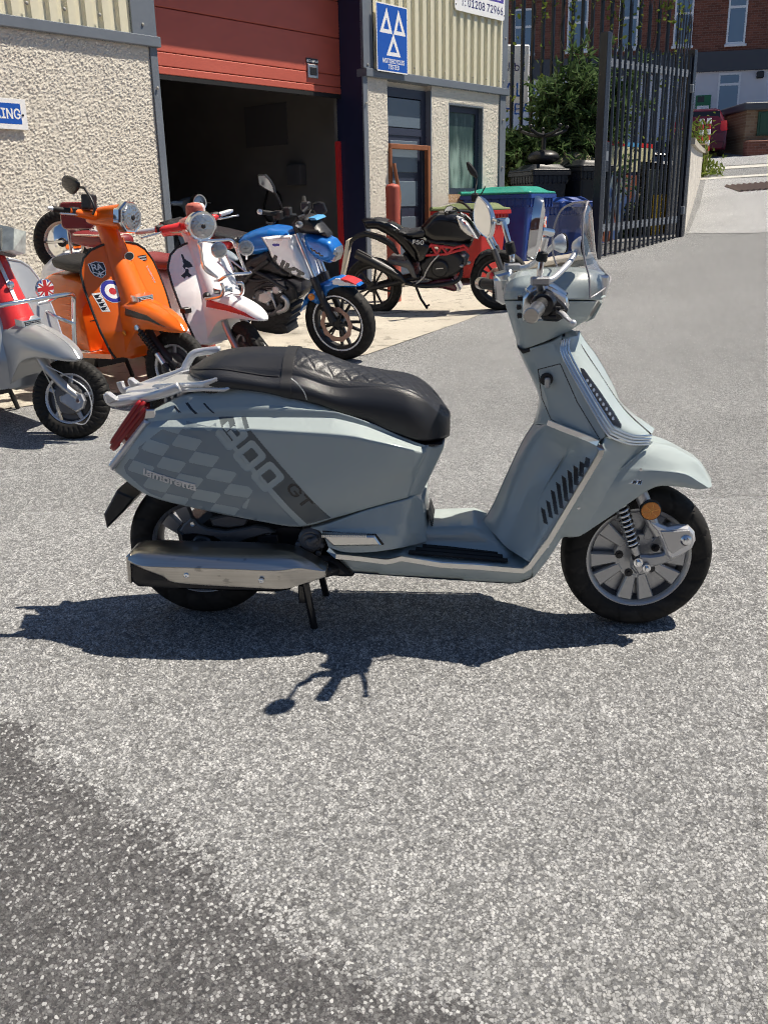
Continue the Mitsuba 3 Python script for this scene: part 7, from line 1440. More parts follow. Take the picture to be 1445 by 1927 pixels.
def pad_(c, w, h, t, m): 
    o = sg.box(-w, -h, w, h).buffer(-.03).buffer(.03); ring_ = np.asarray(o.exterior.coords)[:-1]; n2 = A([sdir[0], sdir[1], 0]); n2 /= np.linalg.norm(n2); x = np.cross([0, 0, 1], n2)
    L = [(s_, d_) for s_, d_ in ((.90, -t), (1, -t * .7), (1, t * .5), (.93, t))]; return loft([c + (ring_[:, :1] * x + ring_[:, 1:] * A([0, 0, 1])) * s_ + n2 * d_ for s_, d_ in L]), c + (ring_[:, :1] * x + ring_[:, 1:] * A([0, 0, 1])) * 1.0 + n2 * t * .5
bm, bring = pad_(bkc, .105, .083, .03, None); b_ = P('backrest', bm, 'seat_red', 35); P('piping', tube(np.vstack([bring, bring[:1]]), .005, 8), 'cream_trim', True, b_)
for dx in (-.075, .075):
    x2 = np.cross([0, 0, 1], sdir); x2 /= np.linalg.norm(x2); P('rail', tube([bkc + x2 * dx - [0, 0, .06], bkc + x2 * dx - [0, 0, .32]], .010, 10), 'chrome', True, b_)
P('carrier', tube(curve(A([(-1.863,0,.886),(-1.885,0,.947),(-1.849,0,1.02),(-1.745,0,1.039)]) / 1.15, 4), .009, 8), 'chrome', True, b_); P('carrier', tube(curve(A([(-1.684,-.12,.901),(-1.474,-.12,.907),(-1.327,-.12,.92)]) / 1.15, 4), .009, 8), 'chrome', True, b_)
pw_ = thing('paper_sheet', 'white paper sheet on the white scooter behind the orange headset', 'paper'); q = A([(-1.199,-.05,.908),(-1.052,-.05,1.01),(-.891,-.05,.988),(-.843,-.05,.934),(-.995,-.05,.903),(-1.14,-.05,.863)]); put(pw_, 'sheet', prism(q[:, [0, 2]], q[0, 1] - .004, q[0, 1] + .004), 'sign_white', FQ, False)

# grey blue scooter inside the workshop, a yellow plate on its tail
FD = frame([-1.72, 10.75, 0.4837],[[0.78831, -0.61465, -0.02766], [0.61527, 0.78752, 0.03544], [-0.0, -0.04495, 0.99899]])
mat('paint_slate', base_color=(.26, .31, .37), roughness=.3, clearcoat=1.)
k, P, st = classic('classic_scooter', 'slate grey scooter standing inside the garage door', FD, 'paint_slate', 'paint_slate', 'paint_slate', 'paint_slate', 'classic scooters parked along the wall', light='round', edge_m='black_plastic')
labels[k].pop('group')
yp = thing('number_plate', 'yellow number plate with black characters in the dark doorway', 'number plate')
yF = frame([(0,0,1.414)][0] if False else [-1.88, 10.25, 1.34], [[.97, .24, -.0], [-.24, .97, 0], [0, 0, 1]])
ym = rot(box(-.115, .115, -.004, .004, -.10, .10, .003), (0, 1, 0), 12); put(yp, 'plate', ym, 'plate_yellow', yF, False)
for s_, z_ in (('22', .014), ('BG', -.078)):
    m = on_wall(extrude(letters(s_, .072, True), .002)); m = (m[0] + [-.06, -.005, z_], m[1]); put(yp, 'lettering', rot(m, (0, 1, 0), 12), 'decal_black', yF, False)
put(yp, 'bracket', rot(box(-.02, .02, .004, .20, -.06, .05), (0, 1, 0), 12), 'dark_metal', yF); put(yp, 'tail', tube([(0, .1, .10), (.05, .6, .05), (.1, 1.0, -.1)], [.06, .1, .14], 12), 'black_plastic', yF, True)

# ------------------------------------------------------------------ the two motorcycles
def moto(name, label, F):
    k = thing(name, label, 'motorcycle')
    def P(nm, mesh, m, sm=32, par=None, **kw): return put(par or k, nm, mesh, m, F, sm, **kw)
    def S(nm, pts, w, m, e=.02, par=None, step=.02, sm=40, drop=None, **kw):
        """A body part from its side outline, w half as wide, its rim well rounded."""
        h = (lambda x, z: w + 0 * x) if np.isscalar(w) else hf(w, smooth=.02); return P(nm, slab(pts, h, edge=e, step=step, drop=drop or min(e, (w if np.isscalar(w) else .1) * .8)), m, sm, par, **kw)
    return k, P, S
def moto_wheel(P, nm, c, R, w, rim, tyre_m, rim_m, disc_m, st=lambda m: m, spokes=10, tape=None):
    k = P(nm, st(tyre(R, w, rim, c, lug(20, 1.2, .004, .10, .22, .80, mid=False), 260, 40)), tyre_m, True)
    P('rim', st(lathe([(rim - .012, -w * .34), (rim + .005, -w * .36), (rim + .006, -w * .30), (rim - .018, -w * .24), (rim - .022, w * .24), (rim + .006, w * .30), (rim + .005, w * .36), (rim - .012, w * .34), (rim - .03, w * .2), (rim - .03, -w * .2), (rim - .012, -w * .34)], 72, c, (0, 1, 0), caps=False)), rim_m, 35, k)
    if tape: P('rim_tape', st(lathe([(rim - .010, -w * .345), (rim + .004, -w * .366), (rim + .004, -w * .372), (rim - .010, -w * .352)], 72, c, (0, 1, 0), caps=False)), tape, False, k)
    for j in range(spokes): P('spoke', st(radial(c, j * 2 * math.pi / spokes + (.12 if j % 2 else -.12) + .2, .04, rim - .02, .012, .008, -.014, .014)), rim_m, 30, k)
    P('hub', st(disc(c, .05, -.05, .05, 28)), rim_m, 30, k)
    if disc_m: 
        a = np.arange(72) * 2 * math.pi / 72; ro = .135 + .005 * np.cos(a * 10); o_ = sg.Polygon(np.column_stack([ro * np.cos(a), ro * np.sin(a)])).difference(sg.Point(0, 0).buffer(.100))
        m = extrude(o_, .005); v = m[0]; P('brake_disc', st((np.column_stack([c[0] + v[:, 0], c[1] - .062 + v[:, 2], c[2] + v[:, 1]]), m[1][:, ::-1])), disc_m, 25, k)
        for j in range(6): P('carrier', st(radial(c, j * math.pi / 3, .03, .108, .012, .006, -.062, -.052)), rim_m, 30, k)
    return k

# blue naked motorcycle
FB = frame([-0.294, 7.196, 0.3238],[[0.9398, -0.34137, -0.01536], [0.34041, 0.93136, 0.12916], [-0.02978, -0.12661, 0.99151]])
k, P, S = moto('motorcycle', 'blue and white naked motorcycle with large dark letters on its side', FB)
BW = A([.0, 0, .293]); bs = lambda m: rot(m, (-.4, 0, .92), -8, BW)
moto_wheel(P, 'front_wheel', BW, .293, .112, .215, 'tyre_rubber', 'dark_metal', 'disc_rose', bs, tape='sign_white')
RWb = A([-1.335, 0, .30]); moto_wheel(P, 'rear_wheel', RWb, .30, .13, .215, 'tyre_rubber', 'dark_metal', 'disc_rose')
for s in (1, -1):
    q = P('fork_leg', tube([*[(-.258,-.1,.963),(-.139,-.1,.638)]], [.0205, .0205], 16) if s > 0 else (lambda m: m)(tube([A(p) * [1, -1, 1] for p in [(-.258,-.1,.963),(-.139,-.1,.638)]], [.0205, .0205], 16)), 'chrome', True); pts = A([(-.146,-.1,.65),(-.123,-.1,.576),(-.069,-.1,.442),(-.015,-.1,.316)]) * [1, s, 1]; P('slider', tube(pts, [.030, .028, .026, .030], 16), 'dark_metal', True, q)
S('mudguard', [(-.308,-.07,.368),(-.253,-.07,.487),(-.19,-.07,.548),(-.117,-.07,.593),(-.041,-.07,.626),(.024,-.07,.643),(.103,-.07,.625),(.165,-.07,.599),(.197,-.07,.58),(.133,-.07,.571),(.048,-.07,.569),(-.031,-.07,.54),(-.096,-.07,.483),(-.152,-.07,.433),(-.22,-.07,.463),(-.268,-.07,.414)], .072, 'paint_blue', .02)
S('mudguard_tape', [(-.025,-.08,.613),(.015,-.08,.637),(.091,-.08,.627),(.156,-.08,.605),(.172,-.08,.586),(.117,-.08,.585),(.045,-.08,.583),(-.023,-.08,.585)], .0755, 'sign_white', .006); S('mudguard_mark', [(.058,-.08,.636),(.108,-.08,.627),(.165,-.08,.603),(.172,-.08,.593),(.119,-.08,.608),(.064,-.08,.615)], .0775, 'decal_red', .004)
P('side_reflector', lathe([(.026, -.125), (.026, -.138), (.018, -.142), (.001, -.143)][::-1], 24, A([(-.163,-.13,.51)][0]) * [1, 0, 1], (0, 1, 0)), 'amber_lens', 30)
hl = S('headlight_cowl', [(-.213,-.09,.95),(-.174,-.09,.958),(-.128,-.09,.947),(-.062,-.09,.932),(-.001,-.09,.906),(.033,-.09,.861),(.037,-.09,.816),(.016,-.09,.762),(-.023,-.09,.746),(-.081,-.09,.757),(-.143,-.09,.787),(-.193,-.09,.844),(-.213,-.09,.897)], .105, 'paint_blue', .045)
S('lens', [(-.06,-.1,.854),(-.008,-.1,.878),(.04,-.1,.855),(.045,-.1,.81),(.016,-.1,.756),(-.027,-.1,.752),(-.041,-.1,.786)], .088, 'clear_lens', .03, hl); S('lens_trim', [(-.176,-.11,.886),(-.066,-.11,.841),(-.043,-.11,.811),(-.038,-.11,.773),(-.087,-.11,.791),(-.151,-.11,.833)], .1075, 'black_gloss', .01, hl)
S('fly_screen', [(-.276,-.07,1.045),(-.24,-.07,1.071),(-.196,-.07,1.086),(-.159,-.07,1.078),(-.093,-.07,1.015),(-.039,-.07,.955),(-.029,-.07,.933),(-.09,-.07,.951),(-.183,-.07,.955),(-.25,-.07,.962)], .09, 'black_plastic', .035); S('screen_label', [(-.155,-.09,1.073),(-.105,-.09,1.07),(-.089,-.09,1.055),(-.14,-.09,1.055)], .0905, 'sky_board', .004)
S('fuel_tank', [(-.747,-.13,.912),(-.702,-.13,.947),(-.632,-.13,.978),(-.559,-.13,.997),(-.48,-.13,1.005),(-.399,-.13,.997),(-.307,-.13,.975),(-.276,-.13,.945),(-.291,-.13,.881),(-.372,-.13,.849),(-.471,-.13,.818),(-.574,-.13,.801),(-.676,-.13,.804),(-.725,-.13,.838)], .145, 'paint_blue', .075)
sh = S('side_shroud', [(-.52,-.17,.943),(-.406,-.17,.955),(-.278,-.17,.955),(-.264,-.17,.921),(-.268,-.17,.888),(-.239,-.17,.835),(-.21,-.17,.782),(-.183,-.17,.705),(-.164,-.17,.64),(-.219,-.17,.651),(-.277,-.17,.669),(-.347,-.17,.707),(-.416,-.17,.752),(-.453,-.17,.81),(-.476,-.17,.871)], .172, 'paint_white', .018)
S('shroud_panel', [(-.48,-.175,.932),(-.383,-.175,.944),(-.281,-.175,.948),(-.274,-.175,.926),(-.344,-.175,.914),(-.422,-.175,.91)], .1745, 'cast_metal', .006, sh); S('shroud_mark', [(-.463,-.175,.891),(-.4,-.175,.91),(-.303,-.175,.899),(-.347,-.175,.884),(-.408,-.175,.876)], .1745, 'decal_blue', .004, sh)
l0, l1 = A([(-.454,-.175,.741),(-.229,-.175,.613)]); big = letters('UKI', .085, True).buffer(.004); g = along2d(big, l0[[0, 2]] + [-.005, .004], l1[[0, 2]] + [.002, .0]); g = affinity.scale(g, 1, 1)
shp = sg.Polygon(xz([(-.52,-.17,.943),(-.406,-.17,.955),(-.278,-.17,.955),(-.264,-.17,.921),(-.268,-.17,.888),(-.239,-.17,.835),(-.21,-.17,.782),(-.183,-.17,.705),(-.164,-.17,.64),(-.219,-.17,.651),(-.277,-.17,.669),(-.347,-.17,.707),(-.416,-.17,.752),(-.453,-.17,.81),(-.476,-.17,.871)])).buffer(-.006)
P('lettering', drape(g.intersection(shp), lambda x, z: .173 + 0 * x, .001, .02), 'decal_black', False, sh)
S('frame_cover', [(-.715,-.15,.732),(-.632,-.15,.788),(-.48,-.15,.844),(-.436,-.15,.775),(-.336,-.15,.691),(-.304,-.15,.661),(-.384,-.15,.651),(-.511,-.15,.688),(-.622,-.15,.686),(-.716,-.15,.653)], .150, 'black_plastic', .02)
S('engine', [(-.79,-.14,.65),(-.649,-.14,.692),(-.472,-.14,.687),(-.325,-.14,.627),(-.265,-.14,.581),(-.281,-.14,.501),(-.343,-.14,.452),(-.485,-.14,.375),(-.649,-.14,.328),(-.782,-.14,.365),(-.83,-.14,.487)], .15, 'dark_metal', .03)
for q, r, m_ in (((492, 558), .055, 'engine_metal'), ((470, 585), .05, 'dark_metal'), ((520, 545), .035, 'cast_metal')): P('engine_cover', disc(A([(-.563,-.16,.507),(-.676,-.16,.394),(-.432,-.16,.562)][{492: 0, 470: 1, 520: 2}[q[0]]]) * [1, 0, 1], r, -.175, -.12, 26, .01), m_, 30)
for pts, r, m_ in (([(-.611,-.16,.558),(-.517,-.16,.6),(-.43,-.16,.582),(-.373,-.16,.504)], .014, 'dark_metal'), ([(-.724,-.17,.333),(-.582,-.17,.379),(-.47,-.17,.382),(-.395,-.17,.457)], .018, 'engine_metal'), ([(-.531,-.17,.55),(-.47,-.17,.503),(-.443,-.17,.424)], .010, 'cast_metal'), ([(-.708,-.165,.656),(-.6,-.165,.627),(-.487,-.165,.641)], .012, 'dark_metal'), ([(-.388,-.17,.521),(-.348,-.17,.482),(-.363,-.17,.426),(-.437,-.17,.392)], .020, 'cast_metal'), ([(-.338,-.16,.623),(-.275,-.16,.565),(-.264,-.16,.498)], .009, 'rubber')): P('hose', tube(curve(pts, 5), r, 10), m_, True)
for j in range(7): P('cylinder_fin', (lambda a_, b_: box(min(a_[0], b_[0]), max(a_[0], b_[0]), -.168, -.10, a_[2] - .003, a_[2] + .003))(A([(-.512,-.16,.643),(-.38,-.16,.646)][0]) - [0, 0, .016 * j], A([(-.512,-.16,.643),(-.38,-.16,.646)][1]) - [0, 0, .016 * j]), 'engine_metal', False)
for q in [(-.622,-.17,.499),(-.506,-.17,.454),(-.464,-.17,.551),(-.394,-.17,.553),(-.591,-.17,.379)]: P('case_bolt', disc(A(q) * [1, 0, 1], .010, -.182, -.15, 12, .002), 'chrome', 30)
P('casing', prism(A([(-.576,-.165,.532),(-.474,-.165,.562),(-.455,-.165,.495),(-.522,-.165,.452),(-.591,-.165,.475)])[:, [0, 2]], -.178, -.12, .008), 'cast_metal', 25); P('casing', prism(A([(-.445,-.165,.63),(-.361,-.165,.631),(-.351,-.165,.565),(-.432,-.165,.543)])[:, [0, 2]], -.172, -.12, .006), 'engine_metal', 25)
P('frame_tube', tube([(-.642,-.165,.717),(-.507,-.165,.66),(-.342,-.165,.565)], .016, 10), 'dark_metal', True); P('frame_tube', tube([(-.732,-.165,.576),(-.614,-.165,.69),(-.472,-.165,.778)], .018, 10), 'black_plastic', True)
S('radiator', [(-.378,-.12,.63),(-.303,-.12,.639),(-.235,-.12,.617),(-.251,-.12,.545),(-.314,-.12,.528),(-.383,-.12,.542)], .13, 'engine_metal', .006); 
for j in range(6): S('cooling_fin', [(-.525,-.14,.615),(-.413,-.14,.625),(-.41,-.14,.613),(-.522,-.14,.603)], .155, 'cast_metal', .002) if False else None
bp_ = S('belly_pan', [(-.7,-.11,.402),(-.56,-.11,.439),(-.468,-.11,.458),(-.375,-.11,.448),(-.348,-.11,.413),(-.36,-.11,.38),(-.344,-.11,.364),(-.378,-.11,.338),(-.371,-.11,.314),(-.414,-.11,.288),(-.399,-.11,.218),(-.45,-.11,.208),(-.504,-.11,.206),(-.608,-.11,.218),(-.711,-.11,.24)], .115, 'black_plastic', .015); 
for j, (v0, v1) in enumerate(((576, 581), (588, 593), (600, 605), (612, 617))): S('louvre', ([(-.49,-.12,.419),(-.354,-.12,.435),(-.338,-.12,.419),(-.469,-.12,.399)], [(-.495,-.12,.374),(-.368,-.12,.39),(-.351,-.12,.374),(-.474,-.12,.354)], [(-.514,-.12,.324),(-.4,-.12,.34),(-.383,-.12,.324),(-.489,-.12,.304)], [(-.528,-.12,.278),(-.418,-.12,.29),(-.402,-.12,.274),(-.507,-.12,.258)])[j], .122, 'dark_metal', .004, bp_)
S('tail', [(-1.451,-.09,1.005),(-1.417,-.09,1.033),(-1.314,-.09,1.033),(-1.231,-.09,1.025),(-1.134,-.09,.993),(-.959,-.09,.935),(-.783,-.09,.897),(-.836,-.09,.838),(-1.06,-.09,.876),(-1.282,-.09,.942),(-1.407,-.09,.929)], .085, 'paint_red', .02); S('tail_panel', [(-1.407,-.1,1.002),(-1.267,-.1,.995),(-1.132,-.1,.968),(-1.047,-.1,.925),(-1.228,-.1,.952),(-1.357,-.1,.963)], .0875, 'decal_blue', .008); S('tail_panel', [(-1.364,-.1,.979),(-1.269,-.1,.983),(-1.202,-.1,.963),(-1.311,-.1,.959)], .0895, 'cream_board', .004)
S('seat', [(-1.407,-.12,1.041),(-1.329,-.12,1.057),(-1.212,-.12,1.033),(-1.061,-.12,.998),(-.893,-.12,.968),(-.736,-.12,.934),(-.741,-.12,.891),(-.9,-.12,.913),(-1.094,-.12,.959),(-1.253,-.12,1.006),(-1.368,-.12,1.021)], .12, 'seat_leather', .025)
P('swing_arm', tube([A([(-.772,-.11,.379)][0]), [-1.335, -.11, .30]], [.035, .026], 12), 'dark_metal', True); P('exhaust', tube([*[(-.678,-.17,.335),(-.901,-.17,.389),(-1.111,-.17,.487)]], [.03, .05, .055], 18), 'black_plastic', 35)
hb = P('handlebar', tube(curve([*[(-.325,-.26,1.113),(-.291,-.2,1.104),(-.268,-.06,1.088)]], 4), .012, 10), 'dark_metal', True); P('handlebar', tube(curve([A(p) * [1, -1, 1] for p in [(-.325,-.26,1.113),(-.291,-.2,1.104),(-.268,-.06,1.088)]], 4), .012, 10), 'dark_metal', True)
gB = A([(-.391,-.38,1.155),(-.328,-.26,1.124)]); P('grip', tube(gB, .0165, 14), 'rubber', 30, hb); P('grip', tube(gB * [1, -1, 1], .0165, 14), 'rubber', 30, hb); P('bar_end', ball(gB[0], .02, 2), 'satin_metal', True, hb)
for s in (1, -1): P('control_pod', (lambda c: box(c[0] - .03, c[0] + .04, c[1] - .03, c[1] + .03, c[2] - .03, c[2] + .03, .01))(A([(-.321,-.24,1.114)][0]) * [1, s, 1]), 'dark_metal', 30, hb)
P('fluid_pot', (lambda c: box(c[0] - .03, c[0] + .03, c[1] - .025, c[1] + .025, c[2] - .02, c[2] + .04, .006))(A([(-.264,-.2,1.122)][0])), 'dark_metal', 30, hb); P('clutch_lever', tube(curve([*[(-.343,-.22,1.081),(-.344,-.3,1.064),(-.354,-.38,1.083)]], 4), .007, 8), 'dark_metal', True, hb)
S('instrument', [(-.308,-.06,1.028),(-.252,-.06,1.081),(-.229,-.06,1.051),(-.281,-.06,.953)], .07, 'black_plastic', .01)
mB = A([(-.399,-.33,1.397),(-.341,-.33,1.399),(-.309,-.33,1.364),(-.285,-.33,1.322),(-.278,-.33,1.276),(-.294,-.33,1.272),(-.353,-.33,1.301),(-.399,-.33,1.33)]); mk = P('mirror', tube(curve([*[(-.293,-.22,1.154),(-.292,-.24,1.193),(-.288,-.29,1.243),(-.29,-.32,1.278)]], 5), .007, 8), 'dark_metal', True, label='mirror on the right handlebar'); P('shell', prism(mB[:, [0, 2]], mB[0, 1] - .012, mB[0, 1] + .012, .006), 'black_plastic', 30, mk); P('glass', prism(inset(mB[:, [0, 2]], .008), mB[0, 1] - .0135, mB[0, 1] - .0125), 'mirror_glass', False, mk)
mB2 = A([(-.289,.33,1.123),(-.244,.33,1.134),(-.201,.33,1.122),(-.18,.33,1.06),(-.232,.33,1.021),(-.27,.33,1.041),(-.298,.33,1.08)]); mk2 = P('mirror', tube(curve([*[(-.303,.24,1.03),(-.304,.28,1.064),(-.289,.32,1.081)]], 5), .007, 8), 'dark_metal', True, label='mirror on the left handlebar'); P('shell', prism(mB2[:, [0, 2]], mB2[0, 1] - .02, mB2[0, 1] + .012, .008), 'black_plastic', 30, mk2)
for q in [(-.208,-.14,1.033),(-.137,.14,.933)]: c_ = A(q); i_ = P('indicator', ball(c_, .028, 2, (1.1, .8, .9)), 'clear_lens', True); P('stalk', tube([c_, c_ * [1, .3, 1] - [.04, 0, 0]], .009, 8), 'black_plastic', True, i_)
P('side_stand', tube([A([(-.829,.1,.221)][0]), A([-.75, .22, .0])], .012, 8), 'dark_metal', True)

# black and red motorcycle
FK = frame([1.202, 9.428, 0.4464],[[0.97668, -0.21011, 0.04426], [0.20326, 0.97114, 0.12481], [-0.06921, -0.1129, 0.99119]])
k, P, S = moto('motorcycle', 'black motorcycle with a red trellis frame on the concrete apron', FK)
KF, KR = A([.01, 0, .295]), A([-1.27, 0, .295])
ks_ = lambda m: rot(m, (-.4, 0, .92), -6, KF)
moto_wheel(P, 'front_wheel', KF, .295, .11, .22, 'tyre_rubber', 'dark_metal', 'disc_rose', ks_); moto_wheel(P, 'rear_wheel', KR, .295, .13, .215, 'tyre_rubber', 'dark_metal', None)
S('tail', [(-1.31,-.1,.964),(-1.214,-.1,.963),(-1.119,-.1,.952),(-1.026,-.1,.921),(-.951,-.1,.871),(-.842,-.1,.784),(-.774,-.1,.638),(-.771,-.1,.535),(-.815,-.1,.522),(-.868,-.1,.592),(-.935,-.1,.688),(-1.003,-.1,.763),(-1.073,-.1,.813),(-1.169,-.1,.869),(-1.271,-.1,.876),(-1.287,-.1,.922)], .095, 'paint_black', .025)
S('pillion_seat', [(-1.23,-.1,.959),(-1.166,-.1,.965),(-1.083,-.1,.944),(-1.027,-.1,.916),(-1.045,-.1,.887),(-1.138,-.1,.923),(-1.216,-.1,.938)], .095, 'seat_leather', .02); S('rider_seat', [(-1.053,-.12,.88),(-.96,-.12,.855),(-.845,-.12,.833),(-.74,-.12,.841),(-.645,-.12,.85),(-.61,-.12,.828),(-.639,-.12,.79),(-.709,-.12,.759),(-.809,-.12,.76),(-.912,-.12,.796),(-1.003,-.12,.842)], .13, 'seat_leather', .03)
S('fuel_tank', [(-.725,-.14,.863),(-.685,-.14,.9),(-.647,-.14,.937),(-.603,-.14,.969),(-.54,-.14,.982),(-.469,-.14,.975),(-.368,-.14,.951),(-.294,-.14,.915),(-.231,-.14,.847),(-.194,-.14,.766),(-.228,-.14,.699),(-.321,-.14,.684),(-.45,-.14,.692),(-.605,-.14,.706),(-.691,-.14,.756)], .15, 'paint_black', .07)
t_ = S('tank_shroud', [(-.364,-.17,.948),(-.305,-.17,.92),(-.252,-.17,.868),(-.209,-.17,.801),(-.167,-.17,.725),(-.212,-.17,.742),(-.272,-.17,.775),(-.33,-.17,.833)], .172, 'satin_metal', .015)
S('stripe', [(-.315,-.175,.911),(-.281,-.175,.89),(-.186,-.175,.746),(-.211,-.175,.748),(-.264,-.175,.81)], .1735, 'decal_red', .004, t_); S('stripe', [(-.277,-.175,.86),(-.257,-.175,.859),(-.176,-.175,.736),(-.197,-.175,.737)], .1742, 'decal_white', .003, t_)
S('side_panel', [(-.909,-.14,.789),(-.806,-.14,.758),(-.683,-.14,.72),(-.622,-.14,.687),(-.659,-.14,.608),(-.723,-.14,.53),(-.77,-.14,.532),(-.794,-.14,.636),(-.851,-.14,.72)], .145, 'black_gloss', .02)
a, b = A([(-.808,-.148,.716),(-.698,-.148,.703)]); P('lettering', drape(along2d(letters('F50', .04, True), a[[0, 2]], b[[0, 2]]), lambda x, z: .1465 + 0 * x, .001, .02), 'decal_white', False)
S('lower_tank', [(-.679,-.15,.757),(-.524,-.15,.733),(-.37,-.15,.709),(-.238,-.15,.681),(-.26,-.15,.647),(-.425,-.15,.652),(-.579,-.15,.686),(-.651,-.15,.7)], .135, 'black_plastic', .02)
tf = None
for pts in ([(-.714,-.13,.599),(-.628,-.13,.696),(-.412,-.13,.653),(-.308,-.13,.672),(-.264,-.13,.624)], [(-.714,-.13,.599),(-.588,-.13,.597),(-.483,-.13,.596),(-.388,-.13,.621),(-.294,-.13,.636)], [(-.628,-.13,.696),(-.577,-.13,.602)], [(-.531,-.13,.675),(-.577,-.13,.596)], [(-.531,-.13,.675),(-.473,-.13,.601)], [(-.412,-.13,.653),(-.473,-.13,.596)]):
    q = P('trellis_frame' if tf is None else 'tube', tube(pts, .013, 10), 'paint_red', True, tf); tf = tf or q
    P('tube', tube([A(p) * [1, -1, 1] for p in pts], .013, 10), 'paint_red', True, tf)
S('engine', [(-.761,-.14,.511),(-.693,-.14,.569),(-.628,-.14,.606),(-.481,-.14,.608),(-.387,-.14,.613),(-.319,-.14,.528),(-.334,-.14,.452),(-.389,-.14,.399),(-.486,-.14,.363),(-.629,-.14,.349),(-.733,-.14,.386)], .14, 'dark_metal', .025)
P('clutch_cover', disc(A([(-.555,-.16,.468)][0]) * [1, 0, 1], .083, -.18, -.12, 32, .012), 'black_plastic', 30); cvr = A([(-.552,-.181,.472)][0]); P('cover_mark', box(cvr[0] - .035, cvr[0] + .035, -.1825, -.18, cvr[2] - .004, cvr[2] + .006), 'cast_metal', False)
S('cylinder', [(-.436,-.1,.588),(-.341,-.1,.603),(-.282,-.1,.539),(-.306,-.1,.469),(-.38,-.1,.453)], .09, 'engine_metal', .015); 
for q in [(-.318,-.13,.577),(-.344,-.13,.477),(-.27,-.13,.503)]: P('fitting', ball(q, .022, 2, (1, 1.2, .8)), 'cast_metal', True)
S('belly_pan', [(-.844,-.12,.314),(-.714,-.12,.324),(-.594,-.12,.364),(-.43,-.12,.361),(-.407,-.12,.313),(-.374,-.12,.239),(-.438,-.12,.226),(-.516,-.12,.251),(-.6,-.12,.276),(-.718,-.12,.271),(-.819,-.12,.287)], .12, 'paint_maroon', .02); S('belly_tip', [(-.447,-.12,.357),(-.407,-.12,.318),(-.369,-.12,.238),(-.401,-.12,.23)], .122, 'satin_metal', .006)
P('header_pipe', tube(curve([*[(-.351,-.08,.457),(-.363,-.11,.371),(-.446,-.14,.319),(-.711,-.15,.303),(-.909,-.16,.347)]], 5), .020, 12), 'dark_metal', True)
ek = P('exhaust', tube(curve([*[(-1.372,-.2,.669),(-1.326,-.2,.646),(-1.188,-.2,.566),(-1.036,-.2,.475),(-.95,-.2,.414),(-.901,-.2,.36)]], 4), [.040, .052] + [.056] * 13 + [.052, .045, .036, .03, .026, .024], 18, flat=(1, .85)), 'black_plastic', 35); 
for pts in ([(-1.339,-.255,.707),(-1.248,-.255,.656),(-1.198,-.255,.628)], [(-1.125,-.255,.552),(-1.023,-.255,.496),(-.958,-.255,.451)]): P('shield', tube(pts, .010, 8), 'dark_metal', True, ek)
S('foot_bracket', [(-1.069,-.17,.59),(-.912,-.17,.556),(-.857,-.17,.573),(-.811,-.17,.484),(-.787,-.17,.389),(-.829,-.17,.397),(-.875,-.17,.487),(-.958,-.17,.517),(-1.052,-.17,.538)], .17, 'engine_metal', .006); S('foot_bracket', [(-.911,-.17,.627),(-.876,-.17,.605),(-.81,-.17,.499),(-.796,-.17,.405),(-.854,-.17,.486)], .165, 'dark_metal', .006)
P('kick_lever', tube(curve([*[(-.547,-.19,.605),(-.625,-.19,.534),(-.689,-.19,.445),(-.708,-.19,.405),(-.781,-.19,.346),(-.83,-.19,.333)]], 4), .008, 8), 'cast_metal', True); P('foot_peg', tube([(-.836,-.16,.327),(-.79,-.26,.361)], .012, 10), 'rubber', 30)
S('rear_hugger', [(-1.304,-.06,.846),(-1.22,-.06,.821),(-1.116,-.06,.784),(-1.026,-.06,.707),(-.982,-.06,.602),(-1.012,-.06,.624),(-1.081,-.06,.7),(-1.183,-.06,.757),(-1.277,-.06,.794),(-1.375,-.06,.789),(-1.445,-.06,.742),(-1.487,-.06,.656),(-1.501,-.06,.683),(-1.463,-.06,.774),(-1.393,-.06,.821)], .05, 'black_plastic', .01)
S('plate_hanger', [(-1.488,-.05,.774),(-1.454,-.05,.782),(-1.484,-.05,.655),(-1.526,-.05,.526),(-1.566,-.05,.416),(-1.588,-.05,.418),(-1.55,-.05,.553)], .08, 'cream_trim', .004); P('swing_arm', tube([A([(-.766,-.1,.39)][0]), KR + [0, -.1, 0]], [.03, .022], 12), 'dark_metal', True); P('swing_arm', tube([A([(-.766,-.1,.39)][0]) * [1, -1, 1], KR + [0, .1, 0]], [.03, .022], 12), 'dark_metal', True)
for s in (1, -1):
    q = P('fork_leg', tube([A(p) * [1, s, 1] for p in [(-.12,-.1,.81),(-.016,-.1,.595)]], .021, 14), 'chrome', True); P('slider', tube([A(p) * [1, s, 1] for p in [(-.026,-.1,.615),(.03,-.1,.451),(.076,-.1,.295)]], [.031, .029, .028], 14), 'engine_metal', True, q)
S('mudguard', [(-.243,-.07,.445),(-.219,-.07,.51),(-.17,-.07,.568),(-.101,-.07,.595),(-.014,-.07,.59),(.077,-.07,.564),(.152,-.07,.51),(.086,-.07,.523),(-.005,-.07,.544),(-.098,-.07,.544),(-.162,-.07,.507),(-.206,-.07,.458)], .068, 'black_plastic', .015)
P('caliper', ball(A([(-.057,-.1,.353)][0]), .04, 2, (.6, .5, 1.1)), 'paint_red', True)
hb = P('handlebar', tube(curve([*[(-.396,-.36,1.019),(-.331,-.25,1.01),(-.244,-.06,.969)]], 4), .012, 10), 'dark_metal', True); P('handlebar', tube(curve([A(p) * [1, -1, 1] for p in [(-.396,-.36,1.019),(-.331,-.25,1.01),(-.244,-.06,.969)]], 4), .012, 10), 'dark_metal', True)
